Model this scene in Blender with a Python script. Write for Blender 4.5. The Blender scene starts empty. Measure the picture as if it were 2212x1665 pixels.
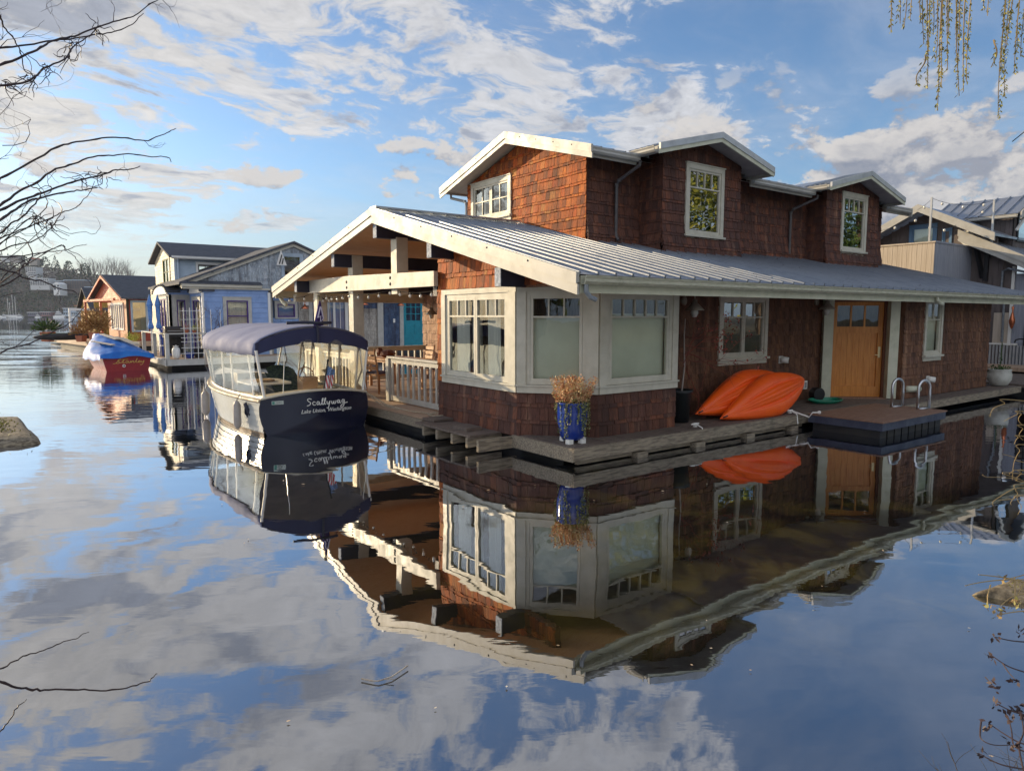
import bpy, math, random
from mathutils import Vector, Matrix, noise
random.seed(7)
R = math.radians
scene = bpy.context.scene
col = scene.collection

# ------------------------------------------------------------------ camera
CAM = Vector((-6.251, -7.15, 2.1))
YAW = R(36.5)
cd = bpy.data.cameras.new('camera')
cam = bpy.data.objects.new('camera', cd); col.objects.link(cam)
cam.location = CAM
cam.rotation_euler = (R(90 - 5.81), 0, -YAW)
cd.sensor_width = 36; cd.lens = 36 * 1480 / 2212
cd.clip_start = 0.05; cd.clip_end = 8000
scene.camera = cam
FW = Vector((math.sin(YAW), math.cos(YAW), 0)); RT = Vector((math.cos(YAW), -math.sin(YAW), 0))
def at(x, D, z=0.0):            # metres right of / ahead of the shore spot the photographer stands on
    p = CAM + FW * D + RT * x
    return Vector((p.x, p.y, z))

# ------------------------------------------------------------------ light
SUN_EL = R(14.5)
SUN_H = Vector((-.45, .893, 0)).normalized()
SUN = (SUN_H * math.cos(SUN_EL) + Vector((0, 0, math.sin(SUN_EL)))).normalized()
sl = bpy.data.lights.new('sun', 'SUN'); sl.energy = 3.5; sl.angle = R(.6); sl.color = (1.0, .77, .47)
so = bpy.data.objects.new('sun', sl); col.objects.link(so)
so.rotation_euler = SUN.to_track_quat('Z', 'Y').to_euler()
scene.view_settings.view_transform = 'Standard'; scene.view_settings.look = 'None'
scene.view_settings.gamma = 1; scene.view_settings.exposure = 0.73

class NT:
    """tiny node-graph helper"""
    def __init__(s, tree): s.t = tree; s.n = tree.nodes; s.l = tree.links
    def N(s, typ, ins=None, **kw):
        n = s.n.new(typ)
        for k, v in kw.items(): setattr(n, k, v)
        for k, v in (ins or {}).items(): s.S(n.inputs[k], v)
        return n
    def S(s, sock, v):
        if isinstance(v, bpy.types.NodeSocket): s.l.new(v, sock)
        elif isinstance(v, bpy.types.Node): s.l.new(v.outputs[0], sock)
        else:
            if sock.type == 'RGBA' and len(v) == 3: v = (*v, 1)
            sock.default_value = v
    def M(s, op, a, b=0.0, c=0.0, clamp=False):
        n = s.N('ShaderNodeMath', operation=op, use_clamp=clamp)
        for i, v in enumerate((a, b, c)): s.S(n.inputs[i], v)
        return n.outputs[0]
    def V(s, op, a, b=(0, 0, 0), out=0):
        n = s.N('ShaderNodeVectorMath', operation=op)
        s.S(n.inputs[0], a)
        if op == 'SCALE': s.S(n.inputs[3], b)
        else: s.S(n.inputs[1], b)
        return n.outputs[out]
    def mix(s, f, a, b, bt='MIX'):
        n = s.N('ShaderNodeMix', data_type='RGBA', blend_type=bt)
        s.S(n.inputs[0], f); s.S(n.inputs[6], a); s.S(n.inputs[7], b)
        return n.outputs[2]
    def noise(s, vec, scale, detail=4, rough=.5, dist=0.0):
        n = s.N('ShaderNodeTexNoise', {'Scale': scale, 'Detail': detail, 'Roughness': rough, 'Distortion': dist})
        if vec is not None: s.S(n.inputs['Vector'], vec)
        return n.outputs[0]
    def ramp(s, f, stops, interp='LINEAR'):
        n = s.N('ShaderNodeValToRGB'); s.S(n.inputs[0], f)
        cr = n.color_ramp; cr.interpolation = interp
        while len(cr.elements) < len(stops): cr.elements.new(.5)
        for e, (p, c) in zip(cr.elements, stops):
            e.position = p; e.color = (c, c, c, 1) if isinstance(c, (int, float)) else (*c, 1)
        return n.outputs[0]
    def rng(s, v, a, b, c=0.0, d=1.0, smooth=True):
        n = s.N('ShaderNodeMapRange', interpolation_type='SMOOTHSTEP' if smooth else 'LINEAR')
        for i, x in enumerate((v, a, b, c, d)): s.S(n.inputs[i], x)
        return n.outputs[0]

# ------------------------------------------------------------------ sky
world = bpy.data.worlds.new('World'); scene.world = world; world.use_nodes = True
W = NT(world.node_tree); W.n.clear()
sky = W.N('ShaderNodeTexSky', sky_type='NISHITA', sun_disc=False, sun_elevation=SUN_EL,
          sun_rotation=math.atan2(SUN_H.x, SUN_H.y), altitude=20, air_density=1.0, dust_density=.7, ozone_density=2.2)
g = W.N('ShaderNodeTexCoord').outputs['Generated']
dirn = W.V('NORMALIZE', g)
sep = W.N('ShaderNodeSeparateXYZ', {0: dirn})
z = sep.outputs[2]
zc = W.M('MAXIMUM', z, 0.0)
# high broken cloud on a curved layer overhead, stretched in one wind direction
back = W.rng(W.V('DOT_PRODUCT', dirn, tuple(FW), out=1), .15, -.6)
den = W.M('ADD', zc, .16)
px = W.M('DIVIDE', sep.outputs[0], den); py = W.M('DIVIDE', sep.outputs[1], den)
pl = W.N('ShaderNodeCombineXYZ', {0: px, 1: py, 2: 0.0})
mp = W.N('ShaderNodeMapping', {0: pl, 1: (5.3, 2.9, 0), 2: (0, 0, R(-20)), 3: (.80, 1.0, 1)})
n1 = W.noise(mp, 1.3, 3, .5, .2)
warp = W.N('ShaderNodeTexNoise', {'Scale': 2.2, 'Detail': 3.0}); W.S(warp.inputs['Vector'], mp)
mpw = W.V('ADD', mp, W.V('SCALE', W.V('SUBTRACT', warp.outputs[1], (.5, .5, .5)), .42))
n2 = W.noise(W.V('ADD', mpw, (11.3, 4.2, 2.0)), 4.4, 10, .63, .1)
n3 = W.noise(W.V('ADD', mpw, (1.3, 9.2, 5.0)), 14.0, 7, .62, .1)
def lobe(az, el, w, flat=1.0):   # broad region of the sky, azimuth measured clockwise from the view axis
    a = R(az) + YAW
    d = Vector((math.sin(a) * math.cos(R(el)), math.cos(a) * math.cos(R(el)), math.sin(R(el))))
    dd = W.V('SUBTRACT', dirn, tuple(d))
    dd = W.V('MULTIPLY', dd, (1, 1, flat))
    L = W.V('LENGTH', dd, out=1)
    return W.rng(L, w, 0.0)
reg = W.M('ADD', W.M('MULTIPLY', lobe(-30, 18, .34), .085), W.M('MULTIPLY', lobe(-12, 27, .36), .03))
reg = W.M('ADD', reg, W.M('MULTIPLY', lobe(12, 24, .22), .03))
reg = W.M('SUBTRACT', reg, W.M('MULTIPLY', lobe(33, 26, .40), .12))
reg = W.M('SUBTRACT', reg, W.M('MULTIPLY', lobe(-6, 7, .36, 2.0), .13))
reg = W.M('ADD', reg, W.M('MULTIPLY', lobe(-5, 48, .8), .055))
reg = W.M('ADD', reg, W.M('MULTIPLY', back, .10))
d1 = W.M('ADD', W.M('ADD', W.M('MULTIPLY', n1, .34), W.M('MULTIPLY', n2, .52)), W.M('MULTIPLY', n3, .16))
d1 = W.M('ADD', d1, reg)
veil = W.rng(W.M('ADD', W.M('MULTIPLY', n2, .5), W.M('MULTIPLY', n1, .5)), .36, .62, .0, .24)
alpha1 = W.M('MAXIMUM', W.rng(d1, .515, .585), veil)
thick = W.rng(W.M('ADD', d1, W.M('MULTIPLY', W.M('SUBTRACT', W.noise(W.V('ADD', mp, (7.3, 1.2, 3.0)), 4.5, 6, .6, .3), .5), .7)), .585, .72)
# low cumulus: billowing puffs over direction, flattened
def cum(off):
    q = W.N('ShaderNodeMapping', {0: dirn, 1: (0.4, .2, .05 + off), 3: (1, 1, 1.7)})
    return W.M('ADD', W.M('MULTIPLY', W.noise(q, 5.0, 2, .5, .1), .44), W.M('MULTIPLY', W.noise(q, 13.0, 8, .6, .15), .56))
c1 = cum(0.0); c1u = cum(.035)
cband = W.M('MULTIPLY', W.rng(z, .03, .09), W.rng(z, .36, .22))
creg = W.M('ADD', W.M('MULTIPLY', lobe(22, 11, .40, 2.1), .14), W.M('MULTIPLY', lobe(34, 9, .32, 1.8), .08))
creg = W.M('ADD', creg, W.M('MULTIPLY', lobe(-10, 12, .22, 2.4), .07))
d2 = W.M('ADD', c1, creg)
alpha2 = W.M('MULTIPLY', W.rng(d2, .58, .62), cband)
shade2 = W.M('ADD', W.M('MULTIPLY', W.rng(W.M('SUBTRACT', c1u, c1), -.06, .06), .75), W.M('MULTIPLY', W.rng(d2, .63, .74), .4), clamp=True)
haz = W.rng(z, .26, .0)
sunw = W.M('POWER', W.M('MAXIMUM', W.V('DOT_PRODUCT', dirn, tuple(SUN), out=1), 0.0), 4.0)
lit1 = W.mix(sunw, (.76, .765, .80), (.98, .89, .76))
tex = W.rng(W.M('ADD', W.M('MULTIPLY', n3, .5), W.M('MULTIPLY', n2, .5)), .36, .62, .74, 1.12, smooth=False)
cl1 = W.V('SCALE', W.mix(W.M('MULTIPLY', thick, .72), lit1, (.27, .31, .41)), tex)
cl2 = W.mix(shade2, (.82, .78, .75), (.24, .28, .38))
skyc = W.V('MULTIPLY', sky, (.86, 1.0, 1.16))
fill_gain = W.M('ADD', 1.0, W.M('MULTIPLY', back, 1.0))  # added fill: unseen clouds behind the camera brightened to lift shaded walls
bg0 = W.N('ShaderNodeBackground', {0: skyc, 1: .095})
hz = W.mix(sunw, (.38, .53, .76), (1.15, .90, .60))
bgh = W.N('ShaderNodeBackground', {0: hz, 1: .42})
m0 = W.N('ShaderNodeMixShader', {0: W.M('MULTIPLY', W.M('POWER', haz, 1.8), .72), 1: bg0.outputs[0], 2: bgh.outputs[0]})
bg1 = W.N('ShaderNodeBackground', {0: cl1, 1: W.M('MULTIPLY', fill_gain, .53)})
m1 = W.N('ShaderNodeMixShader', {0: W.M('MULTIPLY', alpha1, W.rng(z, .03, .16, 0.0, .93)), 1: m0.outputs[0], 2: bg1.outputs[0]})
bg2 = W.N('ShaderNodeBackground', {0: cl2, 1: W.M('MULTIPLY', fill_gain, .52)})
m2 = W.N('ShaderNodeMixShader', {0: W.M('MULTIPLY', alpha2, .95), 1: m1.outputs[0], 2: bg2.outputs[0]})
wo = W.N('ShaderNodeOutputWorld'); W.l.new(m2.outputs[0], wo.inputs[0])
world.cycles.sampling_method = 'MANUAL'; world.cycles.sample_map_resolution = 512

# ------------------------------------------------------------------ mesh helpers
class MB:
    def __init__(s): s.v = []; s.f = []; s.mi = []
    def add(s, vs, fs, T=None, mi=0):
        o = len(s.v)
        for p in vs:
            p = Vector(p); s.v.append(T @ p if T is not None else p)
        for f in fs: s.f.append([o + i for i in f]); s.mi.append(mi)
        return s
    def box(s, x0, x1, y0, y1, z0, z1, T=None, mi=0):
        return s.add([(x0, y0, z0), (x1, y0, z0), (x1, y1, z0), (x0, y1, z0), (x0, y0, z1), (x1, y0, z1), (x1, y1, z1), (x0, y1, z1)],
                     [(0, 3, 2, 1), (4, 5, 6, 7), (0, 1, 5, 4), (1, 2, 6, 5), (2, 3, 7, 6), (3, 0, 4, 7)], T, mi)
    def bar(s, p, q, w, h, up=(0, 0, 1), T=None, mi=0):
        p = Vector(p); q = Vector(q); d = (q - p).normalized(); u = Vector(up)
        a = d.cross(u)
        a = a.normalized() if a.length > 1e-4 else Vector((1, 0, 0))
        b = a.cross(d).normalized(); a *= w / 2; b *= h / 2
        vs = [p - a - b, p + a - b, p + a + b, p - a + b, q - a - b, q + a - b, q + a + b, q - a + b]
        return s.add(vs, [(0, 1, 2, 3), (7, 6, 5, 4), (0, 4, 5, 1), (1, 5, 6, 2), (2, 6, 7, 3), (3, 7, 4, 0)], T, mi)
    def tube(s, pts, r, n=6, T=None, mi=0, cap=True):
        pts = [Vector(p) for p in pts]; rs = r if isinstance(r, (list, tuple)) else [r] * len(pts)
        vs = []; fs = []; pa = None
        for i, p in enumerate(pts):
            d = (pts[min(i + 1, len(pts) - 1)] - pts[max(i - 1, 0)])
            d = d.normalized() if d.length > 1e-7 else Vector((0, 0, 1))
            if pa is None:
                a = d.cross(Vector((0, 0, 1)))
                if a.length < .05: a = d.cross(Vector((1, 0, 0)))
            else: a = pa - d * pa.dot(d)
            a = a.normalized() if a.length > 1e-7 else Vector((1, 0, 0))
            pa = a; b = d.cross(a)
            for k in range(n):
                t = 2 * math.pi * k / n; vs.append(p + (a * math.cos(t) + b * math.sin(t)) * rs[i])
        for i in range(len(pts) - 1):
            for k in range(n):
                j = (k + 1) % n; fs.append((i * n + k, i * n + j, (i + 1) * n + j, (i + 1) * n + k))
        if cap: fs.append(tuple(range(n - 1, -1, -1))); fs.append(tuple((len(pts) - 1) * n + k for k in range(n)))
        return s.add(vs, fs, T, mi)
    def lathe(s, prof, c=(0, 0, 0), n=20, T=None, mi=0):
        c = Vector(c); vs = []; fs = []
        for r, z_ in prof:
            for k in range(n):
                t = 2 * math.pi * k / n; vs.append(c + Vector((r * math.cos(t), r * math.sin(t), z_)))
        for i in range(len(prof) - 1):
            for k in range(n):
                j = (k + 1) % n; fs.append((i * n + k, i * n + j, (i + 1) * n + j, (i + 1) * n + k))
        fs.append(tuple(range(n - 1, -1, -1))); fs.append(tuple((len(prof) - 1) * n + k for k in range(n)))
        return s.add(vs, fs, T, mi)
    def prism(s, poly, vec, T=None, mi=0):
        poly = [Vector(p) for p in poly]; v = Vector(vec); n = len(poly)
        fs = [tuple(range(n - 1, -1, -1)), tuple(range(n, 2 * n))] + [(i, (i + 1) % n, n + (i + 1) % n, n + i) for i in range(n)]
        return s.add(poly + [p + v for p in poly], fs, T, mi)
    def grid(s, rows, T=None, mi=0, closed=False):
        n = len(rows[0]); vs = [p for r_ in rows for p in r_]; fs = []
        for i in range(len(rows) - 1):
            for k in range(n if closed else n - 1):
                j = (k + 1) % n; fs.append((i * n + k, i * n + j, (i + 1) * n + j, (i + 1) * n + k))
        return s.add(vs, fs, T, mi)
    def ball(s, c, r, n=10, m=7, T=None, mi=0, sq=(1, 1, 1), jit=0.0):
        prof = []; c = Vector(c); vs = []; fs = []
        for i in range(m + 1):
            ph = math.pi * i / m
            for k in range(n):
                t = 2 * math.pi * k / n; q = 1 + random.uniform(-jit, jit)
                vs.append(c + Vector((math.sin(ph) * math.cos(t) * sq[0], math.sin(ph) * math.sin(t) * sq[1], math.cos(ph) * sq[2])) * r * q)
        for i in range(m):
            for k in range(n):
                j = (k + 1) % n; fs.append((i * n + k, (i + 1) * n + k, (i + 1) * n + j, i * n + j))
        return s.add(vs, fs, T, mi)
    def build(s, name, mat, parent=None, smooth=False, local=False, bevel=0):
        me = bpy.data.meshes.new(name)
        off = Vector((0, 0, 0))
        if parent is not None and not local:
            p = parent
            while p is not None: off += p.location; p = p.parent
        me.from_pydata([tuple(p - off) for p in s.v], [], s.f)
        for m in (mat if isinstance(mat, (list, tuple)) else [mat]): me.materials.append(m)
        for p, i in zip(me.polygons, s.mi): p.material_index = i; p.use_smooth = smooth
        me.update()
        o = bpy.data.objects.new(name, me); col.objects.link(o)
        if parent is not None: o.parent = parent
        if bevel:
            b = o.modifiers.new('bevel', 'BEVEL'); b.width = bevel; b.segments = 2; b.limit_method = 'ANGLE'
        return o
def tag(o, label=None, cat=None, group=None, kind=None):
    if label: o['label'] = label
    if cat: o['category'] = cat
    if group: o['group'] = group
    if kind: o['kind'] = kind
    return o
def thing(name, label, cat, loc=(0, 0, 0), rz=0.0, group=None):
    o = bpy.data.objects.new(name, None); col.objects.link(o); o.location = loc; o.rotation_euler = (0, 0, rz)
    o.empty_display_size = .2
    return tag(o, label, cat, group)
def copy_tree(o, parent=None):
    c = o.copy(); col.objects.link(c); c.parent = parent
    for ch in list(o.children): copy_tree(ch, c)
    return c
def rot(ax, deg): return Matrix.Rotation(R(deg), 4, ax)
def tr(*p): return Matrix.Translation(Vector(p))
def frame(p, q):
    """wall frame: x runs p->q (left to right seen from outside), -y is outward, z up"""
    p = Vector((*p, 0)); q = Vector((*q, 0)); d = (q - p)
    return tr(*p) @ Matrix.Rotation(math.atan2(d.y, d.x), 4, 'Z'), d.length

# ------------------------------------------------------------------ materials
def mat(name, base=(.5, .5, .5), rough=.6, metal=0.0, spec=.5, build=None, **kw):
    m = bpy.data.materials.new(name); m.use_nodes = True
    t = NT(m.node_tree); b = m.node_tree.nodes['Principled BSDF']
    t.b = b; t.S(b.inputs['Base Color'], base); b.inputs['Roughness'].default_value = rough
    b.inputs['Metallic'].default_value = metal; b.inputs['Specular IOR Level'].default_value = spec
    t.pos = t.N('ShaderNodeNewGeometry').outputs['Position']
    t.obj = t.N('ShaderNodeTexCoord').outputs['Object']
    if build: build(t, b)
    return m
def bump(t, h, strength=.3, dist=.02):
    n = t.N('ShaderNodeBump', {'Height': h, 'Strength': strength, 'Distance': dist}); t.l.new(n.outputs[0], t.b.inputs['Normal'])
def weathered(c1, c2, scale=6, stretch=(1, 1, 1), rough=.6, bs=.2, metal=0.0, dirt=None, name='paint', spots=.35):
    def bf(t, b):
        mpn = t.N('ShaderNodeMapping', {0: t.obj, 3: stretch})
        n = t.noise(mpn, scale, 6, .6)
        c = t.mix(t.rng(n, .35, .7), c1, c2)
        if dirt:
            n_ = t.noise(t.N('ShaderNodeMapping', {0: t.obj, 3: (1, 1, .35)}), 3.3, 8, .7)
            c = t.mix(t.M('MULTIPLY', t.rng(n_, .52, .75), spots), c, dirt)
        t.S(b.inputs['Base Color'], c)
        t.S(b.inputs['Roughness'], t.rng(n, .2, .8, rough - .12, rough + .12))
        bump(t, n, bs, .01)
    return mat(name, rough=rough, metal=metal, build=bf)
def shingle_mat(name, stops, rough=.75):
    def bf(t, b):
        ri = t.N('ShaderNodeNewGeometry').outputs['Random Per Island']
        c = t.ramp(ri, stops)
        gr = t.noise(t.N('ShaderNodeMapping', {0: t.obj, 3: (30, 30, 2.2)}), 3.0, 5, .65)
        wet = t.noise(t.obj, 1.1, 5, .6)
        c = t.mix(t.rng(gr, .3, .7, 0.0, .7), c, (.04, .018, .012))
        c = t.mix(t.rng(wet, .48, .72, 0.0, .45), c, (.045, .022, .018))
        st = t.noise(t.N('ShaderNodeMapping', {0: t.obj, 3: (5, 5, .45)}), 1.0, 6, .65)
        c = t.mix(t.rng(st, .46, .66, 0.0, .5), c, (.035, .018, .014))
        c = t.mix(t.rng(st, .44, .28, 0.0, .35), c, (.34, .20, .12), 'SCREEN')
        t.S(b.inputs['Base Color'], c); bump(t, gr, .7, .008)
    return mat(name, rough=rough, spec=.35, build=bf)
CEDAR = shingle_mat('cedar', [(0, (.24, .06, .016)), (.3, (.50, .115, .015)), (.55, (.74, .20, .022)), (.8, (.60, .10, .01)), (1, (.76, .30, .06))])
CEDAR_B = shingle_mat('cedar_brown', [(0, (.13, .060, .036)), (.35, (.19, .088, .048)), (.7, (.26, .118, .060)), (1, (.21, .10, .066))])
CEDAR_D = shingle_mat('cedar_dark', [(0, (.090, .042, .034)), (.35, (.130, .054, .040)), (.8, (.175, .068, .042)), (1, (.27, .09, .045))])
CEDAR_P = shingle_mat('cedar_pale', [(0, (.42, .22, .13)), (.5, (.60, .36, .23)), (1, (.70, .44, .30))])
CREAM = weathered((.55, .525, .44), (.47, .45, .37), 5, rough=.5, dirt=(.28, .26, .20), name='cream_paint', spots=.25)
CREAMG = weathered((.60, .60, .47), (.50, .51, .39), 4, rough=.5, dirt=(.22, .24, .14), name='mossy_cream', spots=.4)
TRIM = weathered((.43, .42, .385), (.355, .345, .31), 3, rough=.45, dirt=(.30, .28, .22), name='fascia_paint', spots=.4)
GUTTER = weathered((.50, .49, .38), (.36, .36, .26), 9, (1, 6, 6), rough=.45, dirt=(.09, .09, .05), name='gutter_paint', spots=.75)
NAVY_SHADE = weathered((.018, .020, .040), (.028, .030, .055), 6, rough=.55, name='navy_and_shade')
ENDW = weathered((.42, .46, .52), (.22, .25, .30), 26, rough=.8, dirt=(.10, .11, .12), name='weathered_end', spots=.6)
SOFFW = weathered((.78, .47, .23), (.66, .36, .16), 3, (1, 14, 1), rough=.55, name='porch_ceiling')
SOFFD = weathered((.34, .31, .30), (.27, .24, .24), 3, rough=.6, name='soffit_paint')
METAL = weathered((.34, .37, .42), (.27, .30, .35), 2.2, rough=.38, bs=.05, metal=.6, dirt=(.22, .24, .25), name='roof_metal', spots=.35)
METALT = weathered((.52, .53, .54), (.42, .43, .44), 3, rough=.42, bs=.05, metal=.35, dirt=(.22, .22, .2), name='metal_trim', spots=.4)
PIPE = weathered((.06, .055, .06), (.10, .09, .09), 8, rough=.4, name='downpipe')
PIPEG = weathered((.30, .33, .36), (.20, .22, .25), 8, rough=.4, metal=.5, name='grey_pipe')
DECK = weathered((.17, .13, .105), (.09, .07, .06), 4, (1, 12, 1), rough=.75, bs=.5, dirt=(.05, .05, .035), name='deck_wood', spots=.6)
DECKE = weathered((.30, .25, .18), (.13, .105, .08), 5, (1, 8, 8), rough=.8, bs=.5, dirt=(.07, .07, .045), name='deck_edge', spots=.7)
PORCHF = weathered((.50, .36, .25), (.34, .23, .16), 4, (1, 10, 1), rough=.7, bs=.3, name='porch_floor')
DARKW = weathered((.016, .016, .018), (.035, .033, .03), 4, rough=.7, name='float_dark')
FLOATN = weathered((.055, .065, .10), (.035, .042, .075), 5, rough=.55, name='swim_float_paint')
TREX = weathered((.27, .155, .10), (.20, .11, .07), 5, (1, 14, 1), rough=.6, name='brown_decking')
CHROME = mat('galvanised', (.62, .63, .65), .28, 1.0)
DOORW = weathered((.66, .27, .055), (.52, .18, .03), 3, (9, 9, .8), rough=.38, bs=.08, name='door_wood')
BRASS = mat('brass', (.62, .52, .30), .3, 1.0)
BLACK = mat('black', (.012, .012, .014), .45)
WHITE = mat('white', (.75, .74, .70), .5)
WICKER = weathered((.62, .42, .22), (.36, .22, .10), 40, rough=.7, name='wicker')
ORANGE = weathered((.95, .125, .008), (.90, .10, .006), 3, rough=.38, bs=.05, name='kayak_plastic')
BLUEG = mat('blue_glaze', (.010, .035, .24), .12, spec=.7)
BLIND = weathered((.82, .82, .70), (.74, .74, .63), 2, rough=.8, name='blind_cloth')
CURT = weathered((.80, .77, .70), (.68, .65, .60), 3, (8, 8, .4), rough=.8, name='curtain_cloth')
def glassf(tint=(.9, .95, .93), fac_min=.06, rough=.01, fm=1.5):
    def bf(t, b):
        t.n.remove(b)
        f = t.N('ShaderNodeFresnel', {'IOR': 1.5}).outputs[0]
        f = t.M('ADD', t.M('MULTIPLY', f, fm), fac_min, clamp=True)
        h = t.noise(t.pos, 2.4, 2, .4)
        bp = t.N('ShaderNodeBump', {'Height': h, 'Strength': .10, 'Distance': .02})
        gl = t.N('ShaderNodeBsdfGlossy', {'Color': (1, 1, 1), 'Roughness': rough, 'Normal': bp.outputs[0]})
        tn = t.N('ShaderNodeBsdfTransparent', {'Color': tint})
        mx = t.N('ShaderNodeMixShader', {0: f, 1: tn.outputs[0], 2: gl.outputs[0]})
        t.l.new(mx.outputs[0], t.n['Material Output'].inputs[0])
    return bf
GLASS = mat('window_glass', build=glassf())
GLASSM = mat('mirror_glass', build=glassf((.4, .5, .45), .28))
VINYL = mat('clear_vinyl', build=glassf((.96, .94, .88), .006, .01, .2))
# ------------------------------------------------------------------ wall builders
def tf(top): return top if callable(top) else (lambda a: top)
def wall_sheet(mb, T, a0, a1, b0, top, holes=(), breaks=(), c=0.0, thick=.10):
    top = tf(top); cuts = {a0, a1}
    for h in holes: cuts |= {max(a0, h[0]), min(a1, h[1])}
    cuts |= {b for b in breaks if a0 < b < a1}
    cuts = sorted(cuts)
    for x0, x1 in zip(cuts, cuts[1:]):
        if x1 - x0 < 1e-4: continue
        xm = (x0 + x1) / 2; lo = b0
        hs = sorted([(h[2], h[3]) for h in holes if h[0] < xm < h[1]])
        for h0, h1 in hs:
            if h0 > lo: mb.box(x0, x1, c, c + thick, lo, h0, T)
            lo = h1
        t0, t1 = top(x0), top(x1)
        if max(t0, t1) > lo:
            t0 = max(t0, lo); t1 = max(t1, lo)
            mb.add([(x0, c, lo), (x1, c, lo), (x1, c + thick, lo), (x0, c + thick, lo), (x0, c, t0), (x1, c, t1), (x1, c + thick, t1), (x0, c + thick, t0)],
                   [(0, 3, 2, 1), (4, 5, 6, 7), (0, 1, 5, 4), (1, 2, 6, 5), (2, 3, 7, 6), (3, 0, 4, 7)], T)
def shingles(mb, T, a0, a1, b0, top, holes=(), courses=(.20, .07), wid=(.065, .165), flare=None, t=.026, shrink=.05, bot=None):
    top = tf(top); b = b0; k = 0
    while True:
        h = courses[k % len(courses)]; k += 1
        amax = max(top(a0), top(a1), top((a0 + a1) / 2))
        if b > amax: break
        a = a0 - random.uniform(0, .1)
        while a < a1:
            w = random.uniform(*wid) * (1.0 if h > .12 else .95)
            x0, x1 = max(a0, a), min(a1, a + w - .006); a += w
            if x1 - x0 < .012: continue
            xm = (x0 + x1) / 2; bb0 = b - random.uniform(0, .012); bb1 = b + h + .03
            if bot and b + h < bot(xm): continue
            bad = False
            for q in holes:
                q0, q1, q2, q3 = q[0] + shrink, q[1] - shrink, q[2] + shrink, q[3] - shrink
                if bb1 > q2 and bb0 < q3:
                    if q0 < xm < q1:
                        if bb0 < q2 and (q2 - bb0) > .03: bb1 = q2
                        elif bb1 > q3 and (bb1 - q3) > .05: bb0 = q3
                        else: bad = True
                    elif x0 < q1 < x1: x0 = q1
                    elif x0 < q0 < x1: x1 = q0
            tp0, tp1 = min(bb1, top(x0)), min(bb1, top(x1))
            if bad or min(tp0, tp1) <= bb0 + .01: continue
            f = flare(b) if flare else 0.0; f1 = flare(b + h) if flare else 0.0
            dz = random.uniform(-.004, .006); dr = random.uniform(-.003, .003)
            y0 = -(t + f + dz); y1 = -(.005 + f1)
            mb.add([(x0, y0, bb0), (x1, y0 + dr, bb0), (x1, y1, tp1), (x0, y1, tp0), (x0, .0, bb0), (x1, .0, bb0)],
                   [(0, 1, 2, 3), (0, 4, 5, 1), (0, 3, 4), (1, 5, 2)], T)
        b += h
def lap(mb, T, a0, a1, b0, top, holes=(), h=.16, t=.018):
    top = tf(top); b = b0
    while b < max(top(a0), top(a1), top((a0 + a1) / 2)):
        xs = sorted({a0, a1} | {q[0] for q in holes if a0 < q[0] < a1} | {q[1] for q in holes if a0 < q[1] < a1})
        n = max(1, int((a1 - a0) / .25)); xs = sorted(set(xs) | {a0 + (a1 - a0) * i / n for i in range(n + 1)})
        for x0, x1 in zip(xs, xs[1:]):
            xm = (x0 + x1) / 2
            if x1 - x0 < .002 or any(q[0] < xm < q[1] and q[2] < b + h / 2 < q[3] for q in holes): continue
            t0, t1 = min(b + h + .01, top(x0)), min(b + h + .01, top(x1))
            if min(t0, t1) <= b: continue
            mb.add([(x0, -t, b), (x1, -t, b), (x1, -.003, t1), (x0, -.003, t0), (x0, 0, b), (x1, 0, b)], [(0, 1, 2, 3), (0, 4, 5, 1)], T)
        b += h
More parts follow.
